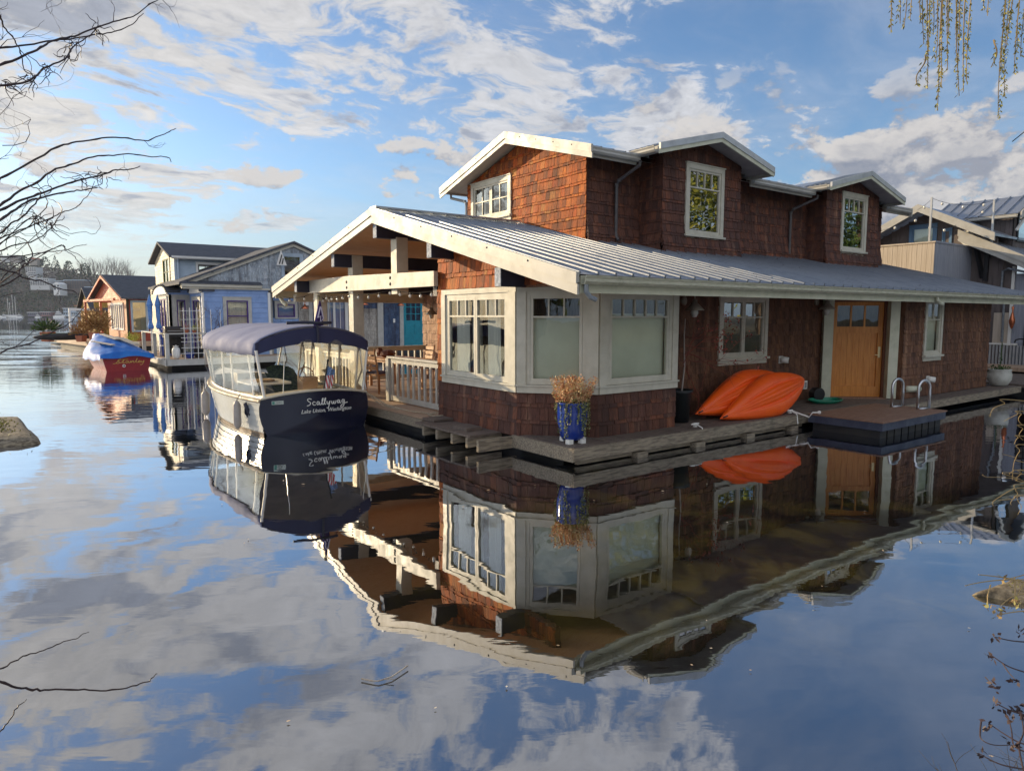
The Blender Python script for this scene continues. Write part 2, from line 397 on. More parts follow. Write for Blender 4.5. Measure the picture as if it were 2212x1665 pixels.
def window(T, a0, a1, b0, b1, parent, cas=.10, sashes=1, lites=3, lite_h=.26, mid=None, cm=None, sm=None, gm=None, blind=None, curtain=None,
           sill=True, trans=False, cols=1, rows=1, proud=.05, cas_top=None, name='window', blind_m=None):
    """a0..b1 = outside of the casing"""
    cm = cm or CREAM; sm = sm or cm; gm = gm or GLASS; ct = cas_top or cas
    w = MB()
    w.box(a0, a0 + cas, -proud, .02, b0, b1, T); w.box(a1 - cas, a1, -proud, .02, b0, b1, T)
    w.box(a0 + cas, a1 - cas, -proud, .02, b1 - ct, b1, T); w.box(a0 + cas, a1 - cas, -proud, .02, b0, b0 + cas * .6, T)
    w.box(a0 - .015, a1 + .015, -proud - .02, .0, b1, b1 + .02, T)
    win = w.build(name, cm, parent)
    i0, i1, j0, j1 = a0 + cas, a1 - cas, b0 + cas * .6, b1 - ct
    if sill:
        s_ = MB(); s_.box(a0 - .03, a1 + .03, -proud - .05, -proud + .03, b0 - .03, b0 + .012, T); s_.box(a0, a1, -proud + .005, 0, b0 - .12, b0 - .03, T)
        s_.build('sill', cm, win)
    s = MB(); p = MB(); sw = (i1 - i0) / sashes; st = .045
    for k in range(sashes):
        x0, x1 = i0 + sw * k + .004, i0 + sw * (k + 1) - .004
        s.box(x0, x0 + st, -.028, .03, j0, j1, T); s.box(x1 - st, x1, -.028, .03, j0, j1, T)
        s.box(x0 + st, x1 - st, -.028, .03, j1 - st, j1, T); s.box(x0 + st, x1 - st, -.028, .03, j0, j0 + st * 1.2, T)
        gx0, gx1, gz0, gz1 = x0 + st, x1 - st, j0 + st * 1.2, j1 - st
        if lites and lite_h:
            zb = gz1 - lite_h
            s.box(gx0, gx1, -.025, .025, zb - .028, zb, T)
            for m in range(1, lites):
                xx = gx0 + (gx1 - gx0) * m / lites; s.box(xx - .012, xx + .012, -.022, .022, zb, gz1, T)
        for m in range(1, cols):
            xx = gx0 + (gx1 - gx0) * m / cols; s.box(xx - .011, xx + .011, -.022, .022, gz0, gz1, T)
        for m in range(1, rows):
            zz = gz0 + (gz1 - gz0) * m / rows; s.box(gx0, gx1, -.0225, .0225, zz - .011, zz + .011, T)
        if mid: zz = gz0 + (gz1 - gz0) * mid; s.box(gx0, gx1, -.026, .026, zz - .02, zz + .02, T)
        p.add([(gx0, 0, gz0), (gx1, 0, gz0), (gx1, 0, gz1), (gx0, 0, gz1)], [(0, 1, 2, 3)], T)
    s.build('sash', sm, win); p.build('pane', gm, win)
    if blind is not None:
        b = MB(); zt = j0 + (j1 - j0) * blind; b.box(i0 + .02, i1 - .02, .075, .082, j0, zt, T); b.build('blind', blind_m or BLIND, win)
    if curtain:
        c = MB()
        for (x0, x1) in curtain:
            n = 18; rows_ = []
            for zz in (j0, j1):
                rows_.append([(i0 + (i1 - i0) * (x0 + (x1 - x0) * m / n) + (.02 if zz == j0 else 0), .10 + .018 * math.sin(m * 1.9), zz) for m in range(n + 1)])
            c.grid(rows_, T)
        c.build('curtain', CURT, win, smooth=True)
    return win
def hole(a0, a1, b0, b1, cas): return (a0 + cas - .01, a1 - cas + .01, b0 + cas * .6 - .01, b1 - cas + .01)
def gutter(mb, p, q, out, T=None, w=.11, h=.11):
    p = Vector(p); q = Vector(q); o = Vector(out).normalized(); z_ = Vector((0, 0, 1))
    prof = [(0, 0), (.75 * w, 0), (w, .3 * h), (.95 * w, .62 * h), (w * 1.08, .9 * h), (w * 1.08, h), (w * .96, h), (w * .9, .75 * h), (w * .7, .1 * h), (.012, .012), (.012, h), (0, h)]
    poly = [p + o * a + z_ * b for a, b in prof]
    mb.prism(poly, q - p, T)
def ribs(mb, p0, p1, q0, q1, n, w=.035, h=.04, mi=0):
    """raised seams from eave line p0-p1 up to ridge line q0-q1"""
    p0, p1, q0, q1 = map(Vector, (p0, p1, q0, q1))
    nrm = (p1 - p0).cross(q0 - p0).normalized()
    if nrm.z < 0: nrm = -nrm
    for i in range(n + 1):
        a = p0.lerp(p1, i / n); b = q0.lerp(q1, i / n)
        mb.bar(a + nrm * h / 2, b + nrm * h / 2, w, h, up=nrm, mi=mi)

# ------------------------------------------------------------------ MAIN HOUSE
house = thing('floating_house', 'large cedar shingled floating home with low metal roof, corner bay window and upper storey dormers', 'floating home', (3, 3, 0))
ZR = 4.11; RV = 5.15; NE = -.70; ZN = 2.615; FE = 11.25; ZF = 2.83; UE = 16.1; UB = -.45
sN = (ZR - ZN) / (RV - NE); sF = (ZR - ZF) / (FE - RV)
def zroof(v): return ZN + sN * (v - NE) if v < RV else ZR - sF * (v - RV)
def top_u(v): return zroof(v) - .10
# --- walls: gable wall over the bay (faces -u). frame x runs toward -v
Tg, Lg = frame((.05, 3.56), (.05, .27))
m = MB(); wall_sheet(m, Tg, 0, Lg, 2.52, lambda a: top_u(3.56 - a) + .02); m.build('gable_wall_backing', CEDAR_B, house)
m = MB(); shingles(m, Tg, 0, Lg, 2.56, lambda a: top_u(3.56 - a) - .02, courses=(.20, .075)); m.build('gable_wall', CEDAR, house)
# --- bay room
Tl, Ll = frame((.04, 3.56), (.04, 1.21)); Td, Ld = frame((.04, 1.21), (.83, .27)); Tr, Lr = frame((.83, .27), (2.57, .27))
bw = [ # (frame, len, a0,a1)
]
win_l = (.17, Ll - .0, 1.02, 2.52); win_d = (.0, Ld, 1.02, 2.52); win_r = (.0, Lr, 1.02, 2.52)
mb_ = MB(); mf = MB(); mc = MB()
for T, L, fl in ((Tl, Ll, 1), (Td, Ld, 0), (Tr, Lr, 0)):
    wall_sheet(mb_, T, 0.02, L - .02, .24, .96)
    shingles(mf, T, -.01, L + .01, .26, .94, courses=(.20, .06), wid=(.10, .2), t=.028, flare=lambda b: .0)
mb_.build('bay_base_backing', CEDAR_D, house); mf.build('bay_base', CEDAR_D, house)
# narrow shingled strip left of the bay window, and corner return
m = MB(); shingles(m, Tl, -.02, .20, .95, 2.58, courses=(.20, .075), t=.028); wall_sheet(m, Tl, 0, .2, .95, 2.54); m.build('corner_strip', CEDAR, house)
# skirt board and head board round the bay
for T, L in ((Tl, Ll), (Td, Ld), (Tr, Lr)):
    a = .17 if T is Tl else 0
    mc.box(a, L + .012, -.05, .03, .93, 1.03, T); mc.box(a - .02, L + .025, -.075, -.0, 1.03, 1.055, T)
    mc.box(a, L + .008, -.045, .03, 2.46, 2.545, T)
mc.box(-.004, .14, -.052, .03, 1.055, 2.46, Td); mc.box(Ld - .17, Ld + .01, -.052, .03, 1.055, 2.46, Td)
mc.box(-.004, .14, -.05, .03, 1.055, 2.46, Tr); mc.box(Lr - .13, Lr + .003, -.05, .03, 1.055, 2.46, Tr); mc.box(Lr, Lr + .004, -.05, .75, .93, 2.545, Tr)
mc.box(Ll - .19, Ll + .004, -.053, .03, 1.055, 2.46, Tl); mc.box(.17, .30, -.053, .03, 1.055, 2.46, Tl)
mc.build('bay_trim', CREAM, house)
window(Tl, .30, Ll - .19, 1.06, 2.46, house, cas=.06, sashes=2, lites=3, lite_h=.25, blind=None, curtain=[(.05, .28), (.34, .50), (.60, .80), (.86, 1.0)], sill=False, proud=.03)
window(Td, .14, Ld - .17, 1.06, 2.46, house, cas=.06, sashes=1, lites=3, lite_h=.26, blind=.76, sill=False, proud=.03)
window(Tr, .14, Lr - .13, 1.06, 2.46, house, cas=.07, sashes=1, lites=5, lite_h=.25, blind=.8, sill=False, proud=.03, cm=CREAM)
m = MB(); m.prism([(.06, 3.5, 2.545), (.06, 1.25, 2.545), (.85, .29, 2.545), (2.55, .29, 2.545), (2.55, 3.5, 2.545)], (0, 0, .03)); m.build('bay_ceiling', SOFFD, house)
# return wall from the bay back to the recessed wall
Tb, Lb = frame((2.57, .27), (2.57, 1.0))
m = MB(); wall_sheet(m, Tb, 0, Lb, .24, 2.5); shingles(m, Tb, 0, Lb, .26, 2.5, courses=(.17, .08)); m.build('return_wall', CEDAR_B, house)
# --- recessed wall behind the kayaks
Tm, Lm = frame((2.57, 1.0), (8.42, 1.0))
W1 = (2.05, 3.62, 1.27, 2.50)
m = MB(); wall_sheet(m, Tm, 0, Lm, .24, 2.52, [hole(*W1, .10)]); m.build('entry_wall_backing', CEDAR_B, house)
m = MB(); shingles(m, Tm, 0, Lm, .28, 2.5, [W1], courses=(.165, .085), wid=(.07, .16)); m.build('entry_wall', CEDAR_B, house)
window(Tm, *W1, house, cas=.10, sashes=2, lites=2, lite_h=.27, gm=GLASSM)
# --- diagonal entry with the door
DA = Vector((8.20, .93)); DB = Vector((9.34, -.16)); dd_ = (DB - DA).normalized(); dn_ = Vector((dd_.y, -dd_.x))   # outward
if dn_.y > 0: dn_ = -dn_
Te, Le = frame(DA, DB)
m = MB(); m.box(0.02, .22, -.05, .30, .30, 2.5, Te); m.box(Le - .19, Le + .0, -.05, .30, .30, 2.5, Te)
m.build('door_post', CREAMG, house)
m = MB(); m.box(.22, Le - .19, .10, .16, 2.40, 2.54, Te); m.box(.22, .27, .14, .3, .3, 2.40, Te); m.box(Le - .24, Le - .19, .14, .3, .3, 2.40, Te)
m.build('door_frame', mat('door_jamb', (.16, .06, .03), .6), house)
dx0, dx1 = .27, Le - .24
door = MB()
yo = .20
door.box(dx0, dx0 + .10, yo, yo + .05, .31, 2.40, Te); door.box(dx1 - .10, dx1, yo, yo + .05, .31, 2.40, Te)
door.box(dx0 + .10, dx1 - .10, yo + .001, yo + .05, .31, .54, Te); door.box(dx0 + .10, dx1 - .10, yo + .001, yo + .05, 1.72, 1.86, Te); door.box(dx0 + .10, dx1 - .10, yo + .001, yo + .05, 2.32, 2.40, Te)
door.box(dx0 + .10, dx1 - .10, yo + .036, yo + .05, .54, 1.72, Te)
for k in range(1, 7): xx = dx0 + .10 + (dx1 - dx0 - .2) * k / 7; door.box(xx - .004, xx + .004, yo + .030, yo + .036, .54, 1.72, Te)
for k in (1, 2):
    xx = dx0 + .1 + (dx1 - dx0 - .2) * k / 3; door.box(xx - .018, xx + .018, yo + .004, yo + .04, 1.86, 2.32, Te)
dro = door.build('door', DOORW, house)
m = MB(); m.add([(dx0 + .1, yo + .02, 1.86), (dx1 - .1, yo + .02, 1.86), (dx1 - .1, yo + .02, 2.32), (dx0 + .1, yo + .02, 2.32)], [(0, 1, 2, 3)], Te); m.build('pane', GLASS, dro)
m = MB(); m.box(dx1 - .085, dx1 - .035, yo - .018, yo, 1.18, 1.42, Te); m.tube([(dx1 - .06, yo - .01, 1.24), (dx1 - .06, yo - .05, 1.24), (dx1 - .16, yo - .055, 1.24)], .010, 8, Te); m.build('handle', BRASS, dro)
m = MB(); m.box(.2, Le - .17, -.02, .22, .27, .31, Te); m.build('threshold', TREX, house)
# --- right wall
Tw, Lw = frame((9.36, -.25), (14.1, -.25))
W2 = (.95, 1.86, 1.20, 2.50)
m = MB(); wall_sheet(m, Tw, 0, Lw, .20, 2.52, [hole(*W2, .09)]); m.build('right_wall_backing', CEDAR_B, house)
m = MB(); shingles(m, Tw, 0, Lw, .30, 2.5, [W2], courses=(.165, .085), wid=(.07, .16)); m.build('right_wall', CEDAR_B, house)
window(Tw, *W2, house, cas=.09, sashes=1, lites=2, lite_h=.34, blind=.72, blind_m=BLIND)
Tx, Lx = frame((14.1, -.25), (14.1, 10.7))
m = MB(); wall_sheet(m, Tx, 0, Lx, .2, lambda a: zroof(a - .25) - .15, breaks=(RV + .25,)); shingles(m, Tx, 0, Lx, .28, lambda a: zroof(a - .25) - .15, courses=(.165, .085)); m.build('end_wall', CEDAR_B, house)
Ty, Ly = frame((14.1, 10.7), (3.7, 10.7))
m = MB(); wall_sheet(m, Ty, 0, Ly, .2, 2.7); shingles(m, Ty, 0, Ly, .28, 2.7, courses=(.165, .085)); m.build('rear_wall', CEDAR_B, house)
# --- porch walls
Tp, Lp = frame((3.7, 10.7), (3.7, 3.56))
m = MB(); wall_sheet(m, Tp, 0, Lp, .24, lambda a: zroof(10.7 - a) - .12, breaks=(10.7 - RV,)); m.build('porch_wall_backing', CEDAR_B, house)
m = MB(); shingles(m, Tp, 0, Lp, .3, lambda a: zroof(10.7 - a) - .12, courses=(.20, .075), wid=(.1, .2)); m.build('porch_wall', CEDAR_P, house)
Tq, Lq = frame((3.7, 3.56), (.06, 3.56))
m = MB(); wall_sheet(m, Tq, 0, Lq, .24, 3.35); shingles(m, Tq, 0, Lq, .3, 3.35, courses=(.20, .075)); m.build('porch_side_wall', CEDAR_P, house)

# --- lower roof
roof = MB(); roof.add([(UB, NE, ZN), (UE, NE, ZN), (UE, RV, ZR), (UB, RV, ZR)], [(0, 1, 2, 3)]); roof.add([(UB, RV, ZR), (UE, RV, ZR), (UE, FE, ZF), (UB, FE, ZF)], [(0, 1, 2, 3)])
nrb = 52
ribs(roof, (UB + .02, NE, ZN), (UE - .02, NE, ZN), (UB + .02, RV, ZR), (UE - .02, RV, ZR), nrb)
ribs(roof, (UB + .02, FE, ZF), (UE - .02, FE, ZF), (UB + .02, RV, ZR), (UE - .02, RV, ZR), nrb)
roof.bar((UB, RV, ZR + .045), (3.0, RV, ZR + .045), .26, .03)
lro = roof.build('lower_roof', METAL, house)
un = MB(); d_ = .085
for (v0, z0, v1, z1) in ((NE + .02, ZN, RV, ZR), (RV, ZR, FE - .02, ZF)):
    un.add([(UB + .02, v0, z0 - d_), (UE - .02, v0, z0 - d_), (UE - .02, v1, z1 - d_), (UB + .02, v1, z1 - d_)], [(0, 3, 2, 1)])
un.build('porch_ceiling', SOFFW, lro)
for uu, nm in ((UB, 'bargeboard'), (UE, 'bargeboard')):
    s = -1 if uu == UB else 1
    for (v0, z0, v1, z1) in ((NE - .02, ZN - .005, RV, ZR), (FE + .02, ZF - .005, RV, ZR)):
        b = MB(); b.prism([(uu, v0, z0 - .25), (uu, v0, z0 - .10), (uu, v1, z1 - .10), (uu, v1, z1 - .25)], (s * .035, 0, 0)); b.build(nm, TRIM, house)
        b = MB(); b.prism([(uu, v0, z0 - .115), (uu, v0, z0 + .03), (uu, v1, z1 + .03), (uu, v1, z1 - .115)], (s * .055, 0, 0)); 
        for k in range(1, 6):
            vv = v0 + (v1 - v0) * k / 6; zz = z0 + (z1 - z0) * k / 6 - .02; b.ball((uu + s * .055, vv, zz), .014, 6, 4, mi=1)
        b.build('barge_flashing', [TRIM, BLACK], house)
g_ = MB(); gutter(g_, (UB + .03, NE, 2.49), (UE - .03, NE, 2.49), (0, -1, 0)); g_.build('gutter', GUTTER, house)
g_ = MB(); gutter(g_, (UB + .03, FE, 2.70), (UE - .03, FE, 2.70), (0, 1, 0)); g_.build('gutter', GUTTER, house)
g_ = MB(); g_.box(UB + .03, UE - .03, NE + .0, NE + .04, 2.385, 2.575); g_.build('fascia', CREAMG, house); g_ = MB(); g_.box(UB + .03, UE - .03, FE - .04, FE, 2.56, 2.80); g_.build('fascia', CREAMG, house)
g_ = MB(); g_.box(2.55, UE - .05, NE + .04, 1.0, 2.50, 2.52); g_.box(.9, 2.6, NE + .04, .27, 2.548, 2.56); g_.build('soffit', SOFFD, house)
g_ = MB(); g_.tube([(-.36, NE - .05, 2.49), (-.36, NE - .05, 2.40), (-.30, NE - .06, 2.33), (-.22, NE - .08, 2.30)], .032, 8); g_.build('downspout_stub', PIPEG, house)
g_ = MB(); g_.tube([(9.7, NE - .05, 2.49), (9.7, NE - .05, 2.43), (9.85, NE - .05, 2.36), (9.98, NE - .05, 2.35)], .035, 8); g_.build('downspout_stub', CREAMG, house)
g_ = MB(); g_.tube([(-.3, FE + .05, 2.70), (-.3, FE + .05, 2.62), (-.25, FE - .1, 2.45), (-.2, FE - .2, 2.38)], .05, 8); g_.build('downspout_stub', CREAMG, house)
# --- purlins
for (vt, zt, ue) in ((9.62, 2.95, 3.7), (7.22, 3.43, 3.7), (5.10, 3.86, 3.05), (3.02, 3.345, .5), (1.02, 2.80, .5)):
    p = MB(); p.box(-.40, ue, vt, vt + .15, zt - .275, zt); po = p.build('purlin', NAVY_SHADE, house)  # bluish shade under the roof is put into the purlins' navy colour
    p = MB(); p.box(-.412, -.40, vt + .002, vt + .148, zt - .272, zt - .002); p.build('end_grain', ENDW, po)
t = MB(); t.prism([(-.09, 9.74, 2.66), (-.09, 3.50, 2.62), (-.09, 3.50, 2.885), (-.09, 7.3, 2.97), (-.09, 9.74, 2.965)], (.085, 0, 0)); to = t.build('tie_beam', CREAM, house)
t = MB()
for vv in (7.33, 5.2):
    for zz in (2.72, 2.84): t.ball((-.092, vv, zz), .035, 8, 5, sq=(.5, 1, 1))
t.build('bolt', BLACK, to)
for (v0, z0, z1, nm) in ((7.20, .28, 3.42, 'porch_post'), (5.08, 2.52, 3.62, 'king_post'), (9.35, .28, 2.68, 'porch_post')):
    t = MB(); t.box(.0, .25, v0, v0 + .25, z0, z1); t.build(nm, CREAM, house, bevel=.008)
t = MB(); t.box(-.1, 3.7, 10.62, 10.78, 2.46, 2.66); t.box(-.1, 3.7, 10.56, 10.62, 2.60, 2.66); t.build('eave_beam', CREAM, house)
t = MB(); t.box(.02, 3.7, 3.58, 3.72, 2.45, 2.62); t.build('eave_beam', NAVY_SHADE, house)

# --- upper storey
U1 = 3.10; V1 = 3.05; V2 = 7.30; UZ = 5.23; UPK = 5.83; UBK = 15.0
def ztop(v): return UZ + .02 + (UPK - UZ) * (1 - abs(v - 5.17) / 2.12) if True else 0
def zbot(v): return zroof(v)
Tf, Lf = frame((U1, V2), (U1, V1))
W3 = (.20, 1.82, 4.36, 5.24)
fl = lambda lim: (lambda b: max(0, min(1, (lim - b) / .55)) ** 1.6 * .075)
m = MB(); wall_sheet(m, Tf, 0, Lf, 3.4, lambda a: ztop(V2 - a), [hole(*W3, .10)], breaks=(V2 - 5.17,)); m.build('upper_gable_backing', CEDAR_B, house)
m = MB(); shingles(m, Tf, 0, Lf + .02, 3.42, lambda a: ztop(V2 - a), [W3], courses=(.165, .055), wid=(.08, .19)); m.build('upper_gable_wall', CEDAR, house)
window(Tf, *W3, house, cas=.10, sashes=2, lites=0, lite_h=0, cols=2, rows=2, blind=None, curtain=[(.0, .22), (.78, 1.0)])
D1 = dict(u0=4.6, u1=7.12, v=2.4, win=(.66, 1.92, 3.78, 5.24)); D2 = dict(u0=10.95, u1=13.62, v=2.5, win=(.70, 2.02, 3.82, 5.33))
sm_ = MB(); bk = MB()
for (ua, ub) in ((U1, D1['u0']), (D1['u1'], D2['u0']), (D2['u1'], UBK)):
    T, L = frame((ua, V1), (ub, V1)); wall_sheet(bk, T, 0, L, 3.4, UZ + .12)
    shingles(sm_, T, -.0, L, 3.50, UZ + .05, courses=(.165, .055), flare=fl(4.25))
T, L = frame((UBK, V1), (UBK, V2)); wall_sheet(bk, T, 0, L, 3.4, lambda a: ztop(V1 + a), breaks=(5.17 - V1,)); shingles(sm_, T, 0, L, 3.5, lambda a: ztop(V1 + a), courses=(.165, .055))
T, L = frame((UBK, V2), (U1, V2)); wall_sheet(bk, T, 0, L, 3.4, UZ + .05); shingles(sm_, T, 0, L, 3.5, UZ + .05, courses=(.165, .055))
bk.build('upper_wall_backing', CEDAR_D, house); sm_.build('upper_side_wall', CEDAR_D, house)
for D in (D1, D2):
    u0, u1, v = D['u0'], D['u1'], D['v']; uc = (u0 + u1) / 2; hw = (u1 - u0) / 2
    ze = UZ + .17 if D is D1 else UZ + .17; zp = ze + .255 * hw
    zt = lambda a, hw=hw, ze=ze, zp=zp: ze + (zp - ze) * (1 - abs(a - hw) / hw)
    T, L = frame((u0, v), (u1, v)); bk = MB(); sm_ = MB(); w_ = D['win']
    wall_sheet(bk, T, 0, L, 3.25, zt, [hole(*w_, .10)], breaks=(hw,)); shingles(sm_, T, -.03, L + .03, 3.36, zt, [w_], courses=(.165, .055), flare=fl(4.05))
    for (pa, pb) in (((u0, V1), (u0, v)), ((u1, v), (u1, V1))):
        T2, L2 = frame(pa, pb); wall_sheet(bk, T2, 0, L2, 3.25, ze); shingles(sm_, T2, -.01, L2, 3.40, ze, courses=(.165, .055), flare=fl(4.05))
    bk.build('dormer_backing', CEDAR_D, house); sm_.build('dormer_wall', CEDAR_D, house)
    window(T, *w_, house, cas=.10, sashes=1, lites=4, lite_h=.31, gm=GLASSM, cm=CREAM)
    # dormer roof: ridge runs +v into the main roof
    vb = v - .42; oh = .62; eu0, eu1 = u0 - oh, u1 + oh; zE = ze - .255 * oh + .09; zP = zE + .255 * (hw + oh)
    vr = 5.17; dr = MB()
    dr.add([(eu0, vb, zE), (uc, vb, zP), (uc, 5.0, zP), (eu0, 2.9, zE)], [(0, 1, 2, 3)]); dr.add([(eu1, vb, zE), (eu1, 2.9, zE), (uc, 5.0, zP), (uc, vb, zP)], [(0, 1, 2, 3)])
    n = 5
    for k in range(1, n + 1):
        vv = vb + (2.75 - vb) * k / n * 1.0
        dr.bar((eu0, vv, zE + .02), (uc, vv, zP + .02), .035, .035); dr.bar((eu1, vv, zE + .02), (uc, vv, zP + .02), .035, .035)
    dro_ = dr.build('dormer_roof', METAL, house)
    so_ = MB()
    so_.add([(eu0, vb, zE - .08), (eu0, V1, zE - .08), (uc, V1, zP - .08), (uc, vb, zP - .08)], [(0, 1, 2, 3)]); so_.add([(eu1, vb, zE - .08), (uc, vb, zP - .08), (uc, V1, zP - .08), (eu1, V1, zE - .08)], [(0, 1, 2, 3)])
    so_.build('soffit', SOFFD, dro_)
    for (ea, eb) in ((eu0, uc), (eu1, uc)):
        b = MB(); b.prism([(ea, vb, zE - .16), (ea, vb, zE - .075), (eb, vb, zP - .075), (eb, vb, zP - .16)], (0, -.03, 0)); b.build('bargeboard', CREAMG, dro_)
        b = MB(); b.prism([(ea, vb, zE - .08), (ea, vb, zE + .04), (eb, vb, zP + .04), (eb, vb, zP - .08)], (0, -.05, 0)); b.build('barge_flashing', METALT, dro_)
    b = MB(); gutter(b, (eu0, vb + .02, zE - .13), (eu0, 2.62, zE - .13), (-1, 0, 0)); b.build('gutter', TRIM, dro_); b = MB(); gutter(b, (eu1, vb + .02, zE - .13), (eu1, 2.62, zE - .13), (1, 0, 0)); b.build('gutter', TRIM, dro_)
    b = MB(); b.box(eu0, eu0 + .03, vb, 2.65, zE - .14, zE - .01); b.build('fascia', TRIM, dro_); b = MB(); b.box(eu1 - .03, eu1, vb, 2.65, zE - .14, zE - .01); b.build('fascia', TRIM, dro_)
    D['eu0'] = eu0; D['eu1'] = eu1
# main upper roof
ub, ue_ = 2.70, 15.55; EV = 2.55; EV2 = 7.80; EZ = 5.235; PZ = 5.99; pv_ = 5.17
ur = MB(); ur.add([(ub, EV, EZ), (ue_, EV, EZ), (ue_, pv_, PZ), (ub, pv_, PZ)], [(0, 1, 2, 3)]); ur.add([(ub, pv_, PZ), (ue_, pv_, PZ), (ue_, EV2, EZ), (ub, EV2, EZ)], [(0, 1, 2, 3)])
ribs(ur, (ub, EV, EZ), (ue_, EV, EZ), (ub, pv_, PZ), (ue_, pv_, PZ), 40); ribs(ur, (ub, EV2, EZ), (ue_, EV2, EZ), (ub, pv_, PZ), (ue_, pv_, PZ), 40)
uro = ur.build('upper_roof', METAL, house)
s_ = MB(); s_.add([(ub, EV, EZ - .09), (ue_, EV, EZ - .09), (ue_, pv_, PZ - .09), (ub, pv_, PZ - .09)], [(0, 3, 2, 1)]); s_.add([(ub, pv_, PZ - .09), (ue_, pv_, PZ - .09), (ue_, EV2, EZ - .09), (ub, EV2, EZ - .09)], [(0, 3, 2, 1)])
s_.build('soffit', weathered((.50, .44, .36), (.40, .35, .29), 3, (14, 1, 1), name='upper_soffit'), uro)
for (uu, s) in ((ub, -1), (ue_, 1)):
    for (v0, z0) in ((EV - .12, EZ - .034), (EV2 + .12, EZ - .034)):
        b = MB(); b.prism([(uu, v0, z0 - .20), (uu, v0, z0 - .085), (uu, pv_, PZ - .085), (uu, pv_, PZ - .20)], (s * .03, 0, 0)); b.build('bargeboard', TRIM, uro)
        b = MB(); b.prism([(uu, v0, z0 - .10), (uu, v0, z0 + .05), (uu, pv_, PZ + .05), (uu, pv_, PZ - .10)], (s * .05, 0, 0))
        for k in range(1, 5): b.ball((uu + s * .05, v0 + (pv_ - v0) * k / 5, z0 + (PZ - z0) * k / 5 - .02), .012, 6, 4, mi=1)
        b.build('barge_flashing', [TRIM, BLACK], uro)
b = MB()
for (ua, ub_) in ((ub, D1['eu0']), (D1['eu1'] - .0, D2['eu0']), (D2['eu1'], ue_)):
    gutter(b, (ua, EV, EZ - .13), (ub_, EV, EZ - .13), (0, -1, 0)); b.box(ua, ub_, EV, EV + .03, EZ - .18, EZ - .01)
gutter(b, (ub, EV2, EZ - .13), (ue_, EV2, EZ - .13), (0, 1, 0)); b.build('gutter', TRIM, uro)
def pipe(pts, m_=PIPE, r=.034):
    b = MB(); b.tube(pts, r, 8)
    for p in pts[2:-1:1]: b.tube([Vector(p) + Vector((0, 0, .03)), Vector(p) - Vector((0, 0, .03))], r * 1.25, 8)
    b.build('downpipe', m_, house)
pipe([(3.98, 2.46, 5.12), (3.98, 2.46, 5.04), (3.86, 2.90, 4.80), (3.86, 2.97, 4.72), (3.86, 2.97, 3.72), (3.86, 2.90, 3.62)])
pipe([(10.42, 2.46, 5.12), (10.42, 2.46, 5.04), (10.1, 2.90, 4.80), (10.1, 2.97, 4.72), (10.1, 2.97, 3.68)])
pipe([(2.95, 7.85, 5.10), (2.95, 7.85, 5.02), (3.1, 7.45, 4.90), (3.1, 7.38, 4.85), (3.1, 7.38, 3.75)], PIPEG)
